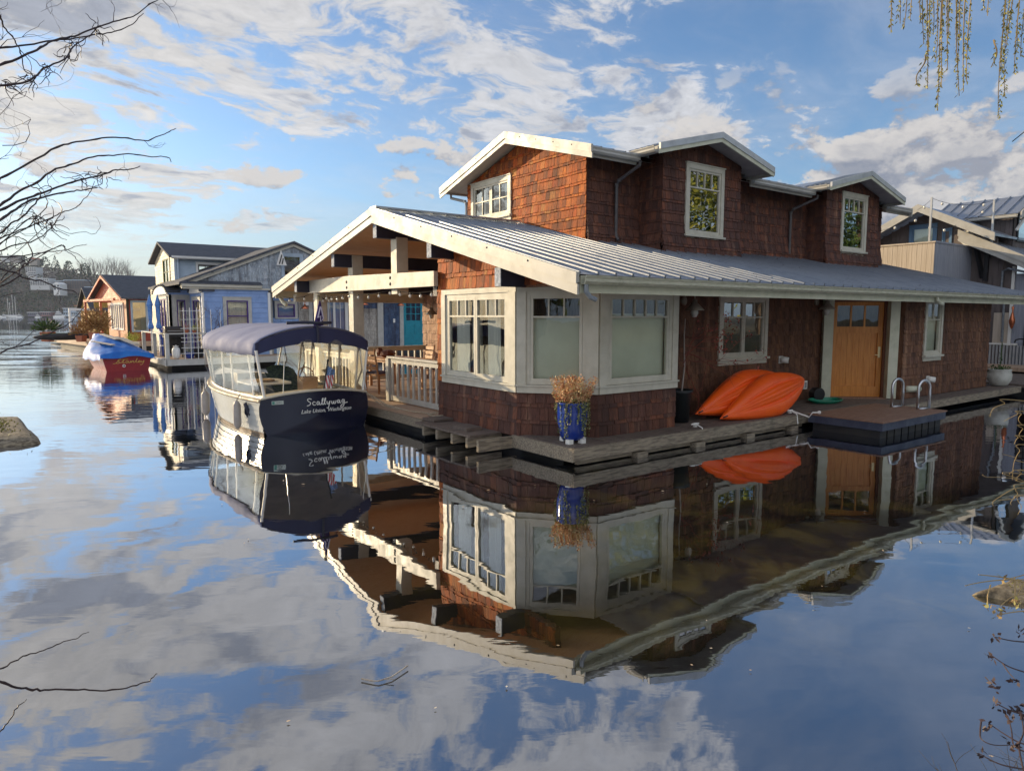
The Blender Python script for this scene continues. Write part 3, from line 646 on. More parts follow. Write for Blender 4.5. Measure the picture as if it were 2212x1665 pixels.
# ------------------------------------------------------------------ WATER, BED
def waterf(t, b):
    p = t.pos
    sp = t.N('ShaderNodeSeparateXYZ', {0: p})
    d = t.V('SUBTRACT', p, tuple(CAM)); dist = t.V('LENGTH', d, out=1)
    ax = t.V('DOT_PRODUCT', d, tuple(FW), out=1); bx = t.V('DOT_PRODUCT', d, tuple(RT), out=1)
    q = t.N('ShaderNodeCombineXYZ', {0: bx, 1: ax, 2: 0.0})        # wind blows along the channel
    big = t.noise(t.N('ShaderNodeMapping', {0: q, 3: (.9, 1.3, 1)}), .75, 2, .45, .3)
    mid = t.noise(t.N('ShaderNodeMapping', {0: q, 3: (.6, 1.9, 1)}), 2.2, 3, .5, .4)
    fine = t.noise(t.N('ShaderNodeMapping', {0: q, 3: (.4, 1.5, 1)}), 7.0, 4, .6, .2)
    chop = t.noise(t.N('ShaderNodeMapping', {0: q, 3: (.28, 1.0, 1)}), .62, 5, .62, .6)
    calm = t.rng(dist, 9, 26)
    gust = t.M('MULTIPLY', t.rng(ax, 24, 34), t.rng(t.noise(q, .07, 2, .5), .35, .55, .25, 1.0))
    gust = t.M('MULTIPLY', gust, t.rng(dist, 150, 85, .12, 1.0))
    h = t.M('ADD', t.M('MULTIPLY', big, .011), t.M('MULTIPLY', mid, t.M('ADD', .0009, t.M('MULTIPLY', calm, .007))))
    h = t.M('ADD', h, t.M('MULTIPLY', fine, t.M('ADD', .0001, t.M('MULTIPLY', calm, .0008))))
    h = t.M('ADD', h, t.M('MULTIPLY', chop, t.M('MULTIPLY', gust, .2)))
    cn = t.N('ShaderNodeTexNoise', {'Scale': .9, 'Detail': 4.0, 'Roughness': .62}); t.S(cn.inputs['Vector'], t.N('ShaderNodeMapping', {0: q, 3: (.30, 1.0, 1)}))
    sl_ = t.V('MULTIPLY', t.V('SUBTRACT', cn.outputs[1], (.5, .5, .5)), (1, 1, 0))
    nn = t.V('NORMALIZE', t.V('ADD', t.V('SCALE', sl_, t.M('MULTIPLY', gust, .42)), (0, 0, 1)))
    n = t.N('ShaderNodeBump', {'Height': h, 'Strength': .55, 'Distance': 1.0, 'Normal': nn})
    mud = t.noise(t.N('ShaderNodeMapping', {0: p, 3: (1, 1, 1)}), 1.6, 7, .68, .6)
    near = t.rng(dist, 13, 4)
    house_side = t.M('MULTIPLY', t.rng(bx, -1.5, 1.5), t.rng(ax, 3.5, 5.5))
    c = t.mix(t.M('MULTIPLY', t.rng(mud, .42, .72), house_side), (.012, .012, .008), (.13, .105, .022))
    c = t.mix(near, (.004, .007, .012), c)
    fr_ = t.N('ShaderNodeFresnel', {'IOR': 1.33, 'Normal': n.outputs[0]}).outputs[0]
    fac = t.M('ADD', .33, t.M('MULTIPLY', t.M('POWER', fr_, .75), .85), clamp=True)
    df = t.N('ShaderNodeBsdfDiffuse', {'Color': c}); gl = t.N('ShaderNodeBsdfGlossy', {'Color': (.93, .95, 1.0), 'Roughness': .008, 'Normal': n.outputs[0]})
    t.n.remove(b); mx = t.N('ShaderNodeMixShader', {0: fac, 1: df.outputs[0], 2: gl.outputs[0]}); t.l.new(mx.outputs[0], t.n['Material Output'].inputs[0])
WATER = mat('lake_water', rough=.02, build=waterf)
m = MB(); m.add([(-4000, -4000, 0), (4000, -4000, 0), (4000, 4000, 0), (-4000, 4000, 0)], [(0, 1, 2, 3)])
tag(m.build('water', WATER), kind='structure')

# ------------------------------------------------------------------ DECK / FLOAT
deck = thing('floating_deck', 'weathered grey plank deck on a dark float that the shingled home stands on', 'deck', (3, 1, 0))
m = MB()
u = -.0
def plank_row(m, u0, u1, v0, v1, z, w=.14, along='v'):
    if along == 'v':
        a = u0
        while a < u1 - .01: m.box(a, min(u1, a + w - .008), v0 + random.uniform(-.01, .01), v1, z - .035, z + random.uniform(-.003, .003)); a += w
    else:
        a = v0
        while a < v1 - .01: m.box(u0 + random.uniform(-.01, .01), u1, a, min(v1, a + w - .008), z - .035, z + random.uniform(-.003, .003)); a += w
plank_row(m, .0, 9.3, -.14, 1.1, .28); plank_row(m, 8.2, 14.9, -.72, -.02, .28, along='u')
m.build('deck_planks', DECK, deck)
m = MB(); plank_row(m, -.36, 3.7, 3.5, 10.9, .28, along='v'); m.build('porch_planks', PORCHF, deck)
m = MB(); m.box(-.04, 8.2, -.19, -.145, .10, .27); m.box(-.045, .0, -.17, 1.25, .08, .27); m.box(.1, 5.8, -.10, -.05, .02, .10)
m.box(8.2, 14.9, -.78, -.725, .12, .27); m.box(14.9, 14.95, -.78, 8, .12, .27); m.box(-.42, -.365, 3.4, 11, .12, .275)
m.build('rim_board', DECKE, deck)
m = MB(); plank_row(m, -.58, .02, 1.62, 3.35, .262, along='u', w=.30); m.box(-.42, -.12, 1.95, 2.40, .262, .315); m.box(-.38, .06, 3.05, 3.45, .27, .31); m.build('side_planks', DECK, deck)
for vv in (3.05, 2.6, 2.12, 1.68, 1.28):
    m = MB(); m.box(-.66 if vv < 1.4 else -.60, .05, vv - .04, vv + .02, .07, .222 if vv > 1.4 else .25); m.build('joist', DECKE, deck)
m = MB(); m.box(.15, 14.6, .25, 10.7, -.3, .235); m.box(.02, 8.2, .0, .3, .06, .24); m.box(-.3, 3.7, 3.5, 10.8, .0, .235); m.box(8.3, 14.8, -.6, .3, .06, .235); m.build('float', DARKW, deck)
for i in range(7):
    uu = .5 + i * 1.32
    m = MB(); m.tube([(uu, -.02 + random.uniform(-.05, .05), .02), (uu + .05, .9, .03)], .13, 8); m.build('float_log', DARKW, deck)
for i in range(4):
    m = MB(); m.box(1.2 + 1.35 * i, 1.42 + 1.35 * i, -.22, .0, -.02, .075); m.build('float_block', DECKE, deck)
# swim float
sf = thing('swim_float', 'navy sided square swim float topped with brown boards at the door', 'swim float', (6.9, -.98, 0))
m = MB(); m.box(5.66, 8.16, -1.64, -.30, .14, .275); m.build('frame', FLOATN, sf)
m = MB()
a = -1.66
while a < -.30: m.box(5.64, 8.18, a, a + .128, .276, .30); a += .136
m.build('decking', TREX, sf)
for i in range(9):
    m = MB(); m.box(5.72 + i * .27, 5.94 + i * .27, -1.58, -.36, -.05, .138); m.build('float_block', DARKW, sf)
for vv, uu in ((-.84, 8.0), (-1.28, 8.1)):
    pass
ld = thing('swim_ladder', 'pair of pale metal handrail hoops on the far edge of the swim float', 'ladder', (8.0, -1.05, .3))
for (ua, va, ub_, vb) in ((7.80, -.80, 8.12, -.86), (7.90, -1.24, 8.20, -1.32)):
    pts = [(ua, va, .30)] + [(ua, va, .62)] + [((ua + ub_) / 2 - (ub_ - ua) / 2 * math.cos(t), (va + vb) / 2 - (vb - va) / 2 * math.cos(t), .70 + .155 * math.sin(t)) for t in [math.pi * k / 8 for k in range(9)]] + [(ub_, vb, .62), (ub_, vb, .30)]
    m = MB(); m.tube(pts, .026, 10); m.box(ua - .02, ub_ + .02, min(va, vb) - .02, max(va, vb) + .02, .30, .325); m.build('handrail', CHROME, ld, smooth=True)
# ------------------------------------------------------------------ RAILINGS OF THE PORCH
RAIL = weathered((.50, .49, .45), (.42, .41, .37), 4, rough=.5, dirt=(.25, .24, .2), name='rail_paint', spots=.3)
def railing(name, label, p, q, z0=.28, ztop=1.24, posts=(0, 1), nb=11, mt=None, group=None, low=.36):
    p = Vector(p); q = Vector(q); L = (q - p).length; d = (q - p) / L
    t = thing(name, label, 'railing', (p.x, p.y, z0), group=group); mt = mt or RAIL
    m = MB(); P0 = Vector((p.x, p.y, ztop - .02)); Q0 = Vector((q.x, q.y, ztop - .02))
    m.bar(P0, Q0, .12, .04); m.build('cap_rail', mt, t)
    m = MB(); m.bar(P0 - Vector((0, 0, .07)), Q0 - Vector((0, 0, .07)), .04, .09); m.bar(Vector((p.x, p.y, z0 + .08)), Vector((q.x, q.y, z0 + .08)), .05, .11); m.build('rail_bars', mt, t)
    for k in range(nb):
        c = p + d * (L * (k + .7) / (nb + .3)); m = MB(); m.box(c.x - .018, c.x + .018, c.y - .03, c.y + .03, z0 + .13, ztop - .11); m.build('baluster', mt, t)
    for f in posts:
        c = p + (q - p) * f; m = MB(); m.box(c.x - .055, c.x + .055, c.y - .065, c.y + .065, z0, ztop - .045); m.build('post', mt, t)
    return t
railing('porch_railing', 'grey white railing between the boat landing gap and the bay window wall', (.36, 6.22), (.36, 3.60), posts=(0,), nb=11)
railing('porch_railing', 'cream railing behind the moored canopy boat on the porch front', (.13, 10.5), (.13, 7.46), posts=(0,), nb=15, mt=CREAM)
railing('porch_railing', 'cream railing along the far eave side of the porch', (.2, 10.6), (3.68, 10.6), posts=(), nb=17, mt=CREAM)

# ------------------------------------------------------------------ LANTERNS, STRING LIGHTS
LANT = mat('lantern_metal', (.34, .30, .24), .4, .4); LGL = mat('lantern_glass', (.55, .55, .5), .15, spec=.8)
COPPER = mat('copper', (.55, .18, .09), .3, .9)
def lantern(T, label, group='barn lanterns on the shingled home'):
    T = T @ Matrix.Scale(1.35, 4)
    t = thing('wall_lantern', label, 'wall lamp', T @ Vector((0, 0, 0)), group=group)
    m = MB(); m.lathe([(.0, -.0), (.055, 0), (.055, .015), (0, .015)], n=12, T=T @ tr(0, 0, .0) @ rot('X', 90)); m.ball((0, -.02, 0), .05, 10, 8, T=T, sq=(1, .4, 1.2)); m.build('back_plate', LANT, t)
    m = MB(); m.tube([(0, -.03, .04)] + [(0, -.11 - .08 * math.cos(a), .06 + .09 * math.sin(a)) for a in (0, .6, 1.2, 1.8, 2.4)][::-1] + [(0, -.19, .02)], .008, 6, T=T); m.build('arm', LANT, t)
    m = MB(); m.lathe([(.03, .02), (.035, -.03), (.05, -.04), (.125, -.12), (.12, -.125), (.04, -.06)], (0, -.19, 0), 14, T=T); m.build('shade', LANT, t, smooth=True)
    m = MB(); m.lathe([(.045, -.10), (.05, -.16), (.03, -.21), (0, -.215)], (0, -.19, 0), 10, T=T); m.build('globe', LGL, t, smooth=True)
lantern(Tm @ tr(1.02, -.02, 2.36), 'barn lantern between the bay window and the two sash window')
lantern(Tm @ tr(5.42, -.02, 2.40), 'barn lantern at the left jamb of the wooden door')
lantern(frame((3.7, 10.0), (3.7, 9.0))[0] @ tr(-.05 + .35, -.03, 2.30), 'barn lantern on the pale shingle wall inside the porch')
BULB = mat('bulb_glass', (.72, .70, .62), .12, spec=.8)
def string_light(label, pts, nb, sag=.06, bs=.032, group=None, name='string_lights'):
    t = thing(name, label, 'string lights', pts[0], group=group); w = []
    for a, b in zip(pts, pts[1:]):
        a, b = Vector(a), Vector(b)
        for k in range(8): f = k / 8; w.append(a.lerp(b, f) - Vector((0, 0, sag * 4 * f * (1 - f))))
    w.append(Vector(pts[-1])); m = MB(); m.tube(w, .006, 4); m.build('wire', BLACK, t)
    n = len(w) - 1
    for k in range(nb):
        x = (k + .5) / nb * n; i = int(x); p = w[i].lerp(w[i + 1], x - i)
        m = MB(); m.tube([p, p - Vector((0, 0, .035))], .013, 6, mi=1); m.ball(p - Vector((0, 0, .065)), bs, 8, 6, sq=(1, 1, 1.1)); m.build('bulb', [BULB, BLACK], t, smooth=True)
string_light('bulb string under the cream tie beam of the porch', [(.0, 8.9, 2.60), (.0, 7.5, 2.60), (.0, 5.3, 2.62), (.05, 3.62, 2.56)], 13)
string_light('bulb string along the far eave corner of the porch', [(-.35, 10.9, 2.60), (.0, 9.7, 2.66), (.1, 9.4, 2.58), (.2, 8.9, 2.6)], 6, .08)

# ------------------------------------------------------------------ PORCH FURNITURE
TEAK = weathered((.50, .27, .13), (.36, .18, .08), 4, rough=.5, name='teak'); TEAKL = weathered((.74, .50, .32), (.62, .40, .25), 4, rough=.5, name='teak_pale')
ta = thing('dining_table', 'brown wooden slatted dining table on the covered porch', 'table', (1.75, 8.6, .28))
m = MB(); a = 1.28
while a < 2.22: m.box(a, a + .10, 7.72, 9.6, 1.0, 1.03); a += .112
m.build('tabletop', TEAK, ta); m = MB(); m.box(1.35, 2.15, 7.8, 9.5, .93, .998); m.build('apron', TEAK, ta)
for x in (1.38, 2.06):
    for y in (7.84, 9.4): m = MB(); m.box(x, x + .07, y, y + .07, .28, .93); m.build('leg', TEAK, ta)
def chair(label, x, y, rz, mt=TEAK):
    t = thing('porch_chair', label, 'chair', (x, y, .28), R(rz), 'wooden chairs round the porch table')
    m = MB(); m.box(-.24, .24, -.22, .22, .42, .46); m.build('seat', mt, t, local=True)
    m = MB(); m.box(-.22, .22, -.2, .2, .46, .51); m.build('cushion', mat('cushion', (.10, .08, .12), .8), t, local=True)
    b = MB()
    for k in range(4): b.bar((-.20, -.245 - .02 * k, .60 + .12 * k), (.20, -.245 - .02 * k, .60 + .12 * k), .02, .085)
    b.build('backrest', mt, t, local=True)
    for s in (-1, 1):
        m = MB(); m.tube([(s * .22, -.20, 0), (s * .22, -.22, .45), (s * .22, -.32, 1.05)], .022, 6); m.build('leg', mt, t, local=True)
        m = MB(); m.tube([(s * .22, .19, 0), (s * .22, .19, .45)], .022, 6); m.build('leg', mt, t, local=True)
    return t
chair('near brown slatted chair with dark cushion at the boat end of the porch table', .85, 7.75, -75)
chair('far pale slatted chair at the porch table, left of its twin', 2.62, 8.95, 90, TEAKL)
chair('far pale slatted chair at the porch table, right of its twin', 2.62, 8.15, 90, TEAKL)
m = MB(); m.ball((1.7, 9.0, 1.12), .17, 10, 7, sq=(1.3, 1, .62), jit=.14); m.ball((1.55, 9.15, 1.17), .10, 8, 6, jit=.2); tag(m.build('bag', mat('leather_bag', (.16, .045, .02), .5)), 'crumpled brown leather bag lying on the porch table', 'bag')
m = MB(); m.lathe([(.0, .0), (.17, .01), (.18, .035), (0, .03)], (1.75, 8.55, 1.03), 16); tag(m.build('tray', mat('tray_straw', (.65, .38, .12), .6)), 'round straw tray on the porch table beside the bag', 'tray')

# ------------------------------------------------------------------ CANOPY BOAT
def text_mesh(mb, s, size, T, shear=0.0, thick=.004, mi=0):
    cu = bpy.data.curves.new('t', 'FONT'); cu.body = s; cu.size = size; cu.shear = shear; cu.extrude = thick; cu.resolution_u = 3
    o = bpy.data.objects.new('t', cu); col.objects.link(o)
    bpy.context.view_layer.update()
    me = bpy.data.meshes.new_from_object(o.evaluated_get(bpy.context.evaluated_depsgraph_get()))
    mb.add([v.co.copy() for v in me.vertices], [tuple(p.vertices) for p in me.polygons], T, mi)
    bpy.data.objects.remove(o); bpy.data.curves.remove(cu)
def strokes(mb, segs, T, r=.008, sx=1.0, sz=1.0):
    for sg in segs:
        pts = []
        for i in range(len(sg) - 1):                         # catmull-rom through the points
            p0 = sg[max(i - 1, 0)]; p1 = sg[i]; p2 = sg[i + 1]; p3 = sg[min(i + 2, len(sg) - 1)]
            for k in range(5):
                t = k / 5
                f = lambda a, b, c, d: .5 * ((2 * b) + (-a + c) * t + (2 * a - 5 * b + 4 * c - d) * t * t + (-a + 3 * b - 3 * c + d) * t ** 3)
                pts.append((f(p0[0], p1[0], p2[0], p3[0]) * sx, 0, f(p0[1], p1[1], p2[1], p3[1]) * sz))
        pts.append((sg[-1][0] * sx, 0, sg[-1][1] * sz)); mb.tube(pts, r, 5, T=T)
HULLN = mat('navy_gelcoat', (.010, .012, .032), .22, spec=.6)
HULLW = weathered((.36, .38, .39), (.29, .31, .32), 2, rough=.38, bs=.0, dirt=(.30, .28, .22), name='pale_gelcoat', spots=.3)
CANV = weathered((.19, .21, .325), (.145, .165, .27), 2.2, rough=.85, bs=.1, name='canopy_canvas')
BINT = weathered((.62, .57, .46), (.52, .48, .38), 3, rough=.4, name='boat_interior')
BX, BY, BR = -1.72, 5.02, R(1.5)
bt = thing('canopy_boat', 'electric picnic boat with navy canvas canopy and clear side curtains, moored at the porch', 'boat', (BX, BY, 0), BR)
def hb(y, lvl):     # half beam along the boat, lvl 0 water .. 1 sheer
    t_ = max(0, min(1, y / 5.9)); base = (1 - t_ ** 2.6) * (1.0 + .16 * math.sin(min(1, t_ * 1.9) * math.pi / 1.0) * (t_ < .53) + .0)
    base = 1.0 * (1 - t_ ** 3.6) + .17 * math.sin(math.pi * min(1, t_ * 1.35))
    bot = .93 - .62 * t_ * t_; f = bot + (1 - bot) * (lvl ** .55 if lvl > 0 else 0)
    return max(.01, base * f)
def shz(y): t_ = y / 5.9; return .63 + .16 * t_ * t_
h = MB(); NL = 9
for s in (-1, 1):
    rows = []
    for i in range(25):
        y = 5.9 * i / 24; row = []
        for k in range(NL):
            l = k / (NL - 1); lift = (.004 if k in (0, NL - 1) else 0)
            yy = y + (l - .5) * .25 * (y / 5.9) ** 3
            zz = -.12 + (shz(y) + .12) * l
            row.append((s * hb(y, l), yy, zz)); 
            if 0 < k < NL - 1: row.append((s * (hb(y, l) + .016), yy, zz + .004))
        rows.append(row)
    h.grid(rows if s < 0 else rows[::-1])
ho = h.build('hull', HULLW, bt, local=True)
h = MB()
for s in (-1, 1):
    h.tube([(s * (hb(5.9 * i / 24, 1) + .02), 5.9 * i / 24 + .125 * (i / 24) ** 3, shz(5.9 * i / 24) - .02) for i in range(25)], .028, 6)
h.build('rub_rail', weathered((.45, .38, .28), (.3, .25, .18), 5, name='rub_rail'), bt, local=True)
h = MB()
for s in (-1, 1):
    rows = [[(s * (hb(5.9 * i / 24, (z_ + .12) / .75) + .012), 5.9 * i / 24, z_) for z_ in (-.05, .0, .05)] for i in range(23)]
    h.grid(rows if s < 0 else rows[::-1])
h.build('boot_stripe', weathered((.22, .15, .09), (.10, .08, .06), 6, name='waterline_grime'), bt, smooth=True, local=True)
# transom, gently bowed aft
tp = []; N_ = 24
for i in range(N_ + 1):
    x = -1 + 2 * i / N_; tp.append((x * 1.0, .645 + .105 * (1 - x * x)))
side = [(1.035, .5), (1.035, .36), (1.0, .20), (.93, .02), (.86, -.12)]
poly = tp + side + [(-a, b) for a, b in side[::-1]]
def bow(x): return -.13 * (1 - (x / 1.04) ** 2)
m = MB(); m.add([(x, bow(x), z_) for x, z_ in poly] + [(0, bow(0), .3)], [(i, (i + 1) % len(poly), len(poly)) for i in range(len(poly))])
rows = [[(x * f, bow(x * f), .3 + (z_ - .3) * f) for x, z_ in poly + poly[:1]] for f in (.001, .3, .55, .8, 1.0)]
m = MB(); m.grid(rows); tro = m.build('transom', HULLN, bt, smooth=True, local=True)
m = MB(); m.tube([(x, bow(x) - .012, z_ + .008) for x, z_ in tp], .022, 6); m.build('transom_trim', BINT, tro, local=True)
def onT(x0, z0):    # place lettering on the bowed transom
    sl_ = math.atan2(bow(x0 + .4) - bow(x0), .4); return tr(x0, bow(x0) - .012, z0) @ Matrix.Rotation(sl_, 4, 'Z')
LET = mat('silver_lettering', (.74, .75, .72), .4)
SC = [[(.55, 1.0), (.30, 1.12), (.12, .95), (.25, .72), (.45, .5), (.35, .2), (.05, .08)],
      [(.98, .50), (.80, .62), (.68, .38), (.78, .14), (1.0, .16)],
      [(1.42, .52), (1.22, .58), (1.14, .30), (1.25, .12), (1.42, .45), (1.44, .14), (1.58, .12)],
      [(1.58, .12), (1.80, .70), (1.82, 1.05), (1.72, .8), (1.72, .2), (1.86, .10)], [(1.86, .10), (2.08, .7), (2.10, 1.05), (2.0, .8), (2.0, .2), (2.14, .12)],
      [(2.25, .55), (2.28, .2), (2.42, .14), (2.55, .5)], [(2.60, .58), (2.52, .1), (2.38, -.45), (2.22, -.40)],
      [(2.78, .52), (2.80, .18), (2.92, .12), (3.02, .45)], [(3.04, .52), (3.04, .18), (3.18, .12), (3.30, .55)],
      [(3.72, .52), (3.52, .58), (3.44, .32), (3.54, .14), (3.70, .44), (3.72, .14), (3.84, .12)],
      [(4.22, .50), (4.05, .60), (3.95, .36), (4.04, .16), (4.20, .40), (4.24, .55), (4.18, -.2), (3.98, -.50), (3.80, -.35), (4.1, -.02), (4.6, .16)]]
m = MB(); strokes(m, SC, onT(-.02, .475) @ tr(-.22, 0, 0), .0085, .175, .125)
m.build('boat_name', LET, tro, local=True)
m = MB(); text_mesh(m, 'Lake Union, Washington', .098, onT(-.02, .355) @ tr(-.33, -.004, -.0) @ rot('X', 90), .35, .003); m.build('home_port', LET, tro, local=True)
m = MB(); m.box(-.0, .20, -.006, 0, 0, .062, onT(-.83, .545) @ rot('Y', 0), 0); m.box(.008, .05, -.009, 0, .008, .054, onT(-.83, .545), 1); text_mesh(m, 'ZERO', .048, onT(-.83, .545) @ tr(.058, -.008, .014) @ rot('X', 90), 0, .002, 2)
m.build('sticker', [mat('sticker_pale', (.55, .62, .58), .4), mat('sticker_green', (.02, .22, .16), .4), mat('sticker_ink', (.02, .03, .03), .4)], tro, local=True)
# deck, cockpit
m = MB()
rows = []
for i in range(25):
    y = 5.9 * i / 24; rows.append([(s_ * hb(y, 1), y + .125 * (i / 24) ** 3 * 1.0, shz(y) + .0) for s_ in (-1, -.86)] )
rowsR = [[(s_ * hb(5.9 * i / 24, 1), 5.9 * i / 24 + .125 * (i / 24) ** 3, shz(5.9 * i / 24)) for s_ in (.86, 1)] for i in range(25)]
m.grid(rows); m.grid(rowsR)
m.grid([[(x, y if k else bow(x), .645 + .105 * (1 - x * x) * (1 - y / 2)) for x in [-1 + 2 * i / 16 for i in range(17)]] for k, y in enumerate((0, .45))])
m.grid([[(s_ * hb(y, 1), y, shz(y) + .04 * (1 - s_ * s_)) for s_ in (-1, -.5, 0, .5, 1)] for y in (4.7, 5.0, 5.4, 5.85)])
m.build('side_deck', BINT, bt, local=True)
m = MB(); m.prism([(-.85, .3, .10), (.85, .3, .10), (.80, 2.6, .10), (.35, 4.5, .10), (-.35, 4.5, .10), (-.80, 2.6, .10)], (0, 0, .04)); m.box(-.86, .86, .42, .45, .14, .64); m.build('sole', BINT, bt, local=True)
m = MB(); m.box(-.84, -.42, .5, 2.9, .14, .46); m.box(.42, .84, 1.5, 2.9, .14, .46); m.box(-.8, .8, .48, .9, .14, .44); m.build('bench', BINT, bt, local=True)
m = MB(); m.box(-.22, .22, 4.0, 4.5, .14, .80); m.build('console', BINT, bt, local=True)
m = MB(); m.prism([(-.35 + .0, 1.5, .70), (.35, 1.5, .70), (.42, 1.7, .70), (.42, 2.5, .70), (.3, 2.7, .70), (-.3, 2.7, .70), (-.42, 2.5, .70), (-.42, 1.7, .70)], (0, 0, .03), T=tr(-.25, 0, .04)); m.tube([(-.25, 2.1, .14), (-.25, 2.1, .74)], .03, 8); m.build('cabin_table', WHITE, bt, local=True)
m = MB(); m.lathe([(0, 0), (.22, .0), (.235, .03), (.19, .045), (0, .04)], (-.3, 2.0, .77), 20); tag(m.build('serving_board', WICKER, None, local=True), 'round wicker board lying on the white table inside the boat', 'tray'); bpy.data.objects['serving_board'].location = (BX, BY, 0); bpy.data.objects['serving_board'].rotation_euler = (0, 0, BR)
def in_boat(mb, name, mt, label, cat, group=None, smooth=False):
    o = mb.build(name, mt, None, smooth, local=True); o.location = (BX, BY, 0); o.rotation_euler = (0, 0, BR); return tag(o, label, cat, group)
m = MB(); m.grid([[(.02 + .62 * a + .1 * b, 2.2 + .9 * b + .05 * math.sin(a * 6), .60 + .36 * b + .08 * math.sin(math.pi * a) - .05 * a) for a in [i / 8 for i in range(9)]] for b in [0, .35, .7, 1.0]]); m.grid([[(.02 + .62 * a + .1 * b, 2.28 + .9 * b, .50 + .36 * b - .06 * math.sin(math.pi * a) - .05 * a) for a in [i / 8 for i in range(9)]] for b in [0, .35, .7, 1.0]])
def leafy(t, b):
    n = t.noise(t.obj, 14, 4, .6); t.S(b.inputs['Base Color'], t.ramp(n, [(0, (.004, .012, .004)), (.45, (.015, .04, .012)), (.6, (.07, .12, .03)), (1, (.18, .2, .08))]))
in_boat(m, 'pillow', mat('leaf_print', rough=.8, build=leafy), 'dark green leaf print pillow inside the canopy boat', 'pillow', smooth=True)
m = MB(); m.lathe([(.10, .0), (.12, .06), (.09, .1), (0, .1)], (.28, .30, .70), 12)
in_boat(m, 'hat', WICKER, 'small straw hat on the aft deck of the canopy boat', 'hat')
m = MB()
m.tube([(.16 * math.cos(a), .05 * math.sin(a) * 0, .16 * math.sin(a)) for a in [2 * math.pi * k / 20 for k in range(21)]], .012, 6, T=tr(.35, 1.35, .92) @ rot('X', -25), cap=False)
for a in (0, 2.1, 4.2): m.tube([(0, 0, 0), (.16 * math.cos(a), 0, .16 * math.sin(a))], .008, 5, T=tr(.35, 1.35, .92) @ rot('X', -25))
m.box(.30, .62, 1.4, 1.7, .5, .86); m.build('steering_wheel', TEAKL, bt, local=True)
# canopy: bowed canvas top, valance all round with a scalloped aft edge
CH = 1.06; y0c, y1c = -.10, 4.5
def cz(x, y): return 1.655 + .285 * (1 - min(1, abs(x / CH)) ** 2.1) * (1 - .14 * abs((y - 2.0) / 2.6) ** 2) + .014 * math.sin(y * 5.2 + x) * (1 if y > .2 else 0)
def cw(y): t_ = (y - y0c) / (y1c - y0c); return CH * (1.0 + .05 * math.sin(math.pi * t_) - .30 * max(0, t_ - .62) ** 1.6 / .25)
m = MB(); NX = 20; NY = 22
rows = []
for j in range(NY + 1):
    y = y0c + (y1c - y0c) * j / NY; w_ = cw(y); row = []
    for i in range(NX + 1):
        x = -1 + 2 * i / NX; row.append((x * w_, y + (.10 * (x * x) if j == 0 else 0), cz(x * CH, y) - .04 * (abs(x) > .95)))
    row = [(-w_ * 1.015, y + (.12 if j == 0 else 0), 1.41 + .012 * math.sin(y * 7))] + [(-w_ * 1.012 - .012 * math.sin(y * 11), y + (.11 if j == 0 else 0), 1.52)] + row + [(w_ * 1.012 + .012 * math.sin(y * 9), y + (.11 if j == 0 else 0), 1.52)] + [(w_ * 1.015, y + (.12 if j == 0 else 0), 1.41 + .012 * math.sin(y * 7))]
    rows.append(row)
m.grid(rows)
# aft valance
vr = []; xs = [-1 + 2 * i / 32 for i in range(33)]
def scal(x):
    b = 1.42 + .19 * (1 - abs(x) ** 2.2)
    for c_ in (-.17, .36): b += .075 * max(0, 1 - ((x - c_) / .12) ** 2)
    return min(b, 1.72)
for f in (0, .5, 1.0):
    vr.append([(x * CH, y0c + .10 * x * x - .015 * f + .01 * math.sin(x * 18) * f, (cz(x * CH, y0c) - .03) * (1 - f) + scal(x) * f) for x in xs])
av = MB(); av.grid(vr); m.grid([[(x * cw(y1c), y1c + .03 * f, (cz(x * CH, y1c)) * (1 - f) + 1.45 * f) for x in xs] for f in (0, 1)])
cp = m.build('canopy', CANV, bt, smooth=True, local=True); sol = cp.modifiers.new('s', 'SOLIDIFY'); sol.thickness = .006
av.build('aft_valance', mat('shaded_canvas', (.022, .026, .075), .8), cp, smooth=True, local=True)  # shade on the aft canvas is put into this darker colour
m = MB(); m.tube([(.02, y0c - .01, 1.93), (.02, y0c - .03, 1.80), (.02, y0c - .03, 1.62)], .022, 6, ); m.tube([(-.5, y0c + .1, 1.97), (-.2, y0c + .02, 1.985), (.02, y0c - .02, 1.97), (.3, y0c + .02, 1.975)], .03, 6); m.build('canopy_strap', NAVY_SHADE, cp, local=True)
# clear curtains and frame
m = MB()
ys = [.06 + 4.3 * k / 16 for k in range(17)]
for s in (-1, 1): m.grid([[(s * (cw(y) * .995 if z_ > 1 else hb(y, 1) * .93), y + .02, z_) for y in ys] for z_ in (.655, 1.05, 1.5)])
m.grid([[(x * (CH * .99 if z_ > 1 else .95), -.02 - .02 * math.cos(x * 2), z_ + (.10 * (1 - x * x) if z_ < 1 else 0)) for x in [-1 + i / 6 for i in range(13)]] for z_ in (.655, 1.1, 1.62)])
m.build('clear_curtain', VINYL, bt, local=True, smooth=True)
m = MB(); RL = []
for s in (-1, 1):
    m.tube([(s * hb(y, 1) * .93, y + .02, shz(y) + .02) for y in ys], .022, 6)
m.build('curtain_track', WHITE, bt, local=True)
for s in (-1, 1):
    for y in (-.02, .40, 1.35, 1.9, 2.8, 3.3, 4.1):
        m = MB(); m.tube([(s * hb(y, 1) * .93, y + .02, shz(y)), (s * cw(y) * .985, y + .02, 1.5)], .018 if y > .2 else .026, 6); m.build('canopy_pole', WHITE, bt, local=True)
for x in (-.62, .98):
    m = MB(); m.tube([(x * 1.0, -.05, .70), (x * .9, -.02, 1.45)], .008, 5); m.build('stay', CHROME, bt, local=True)
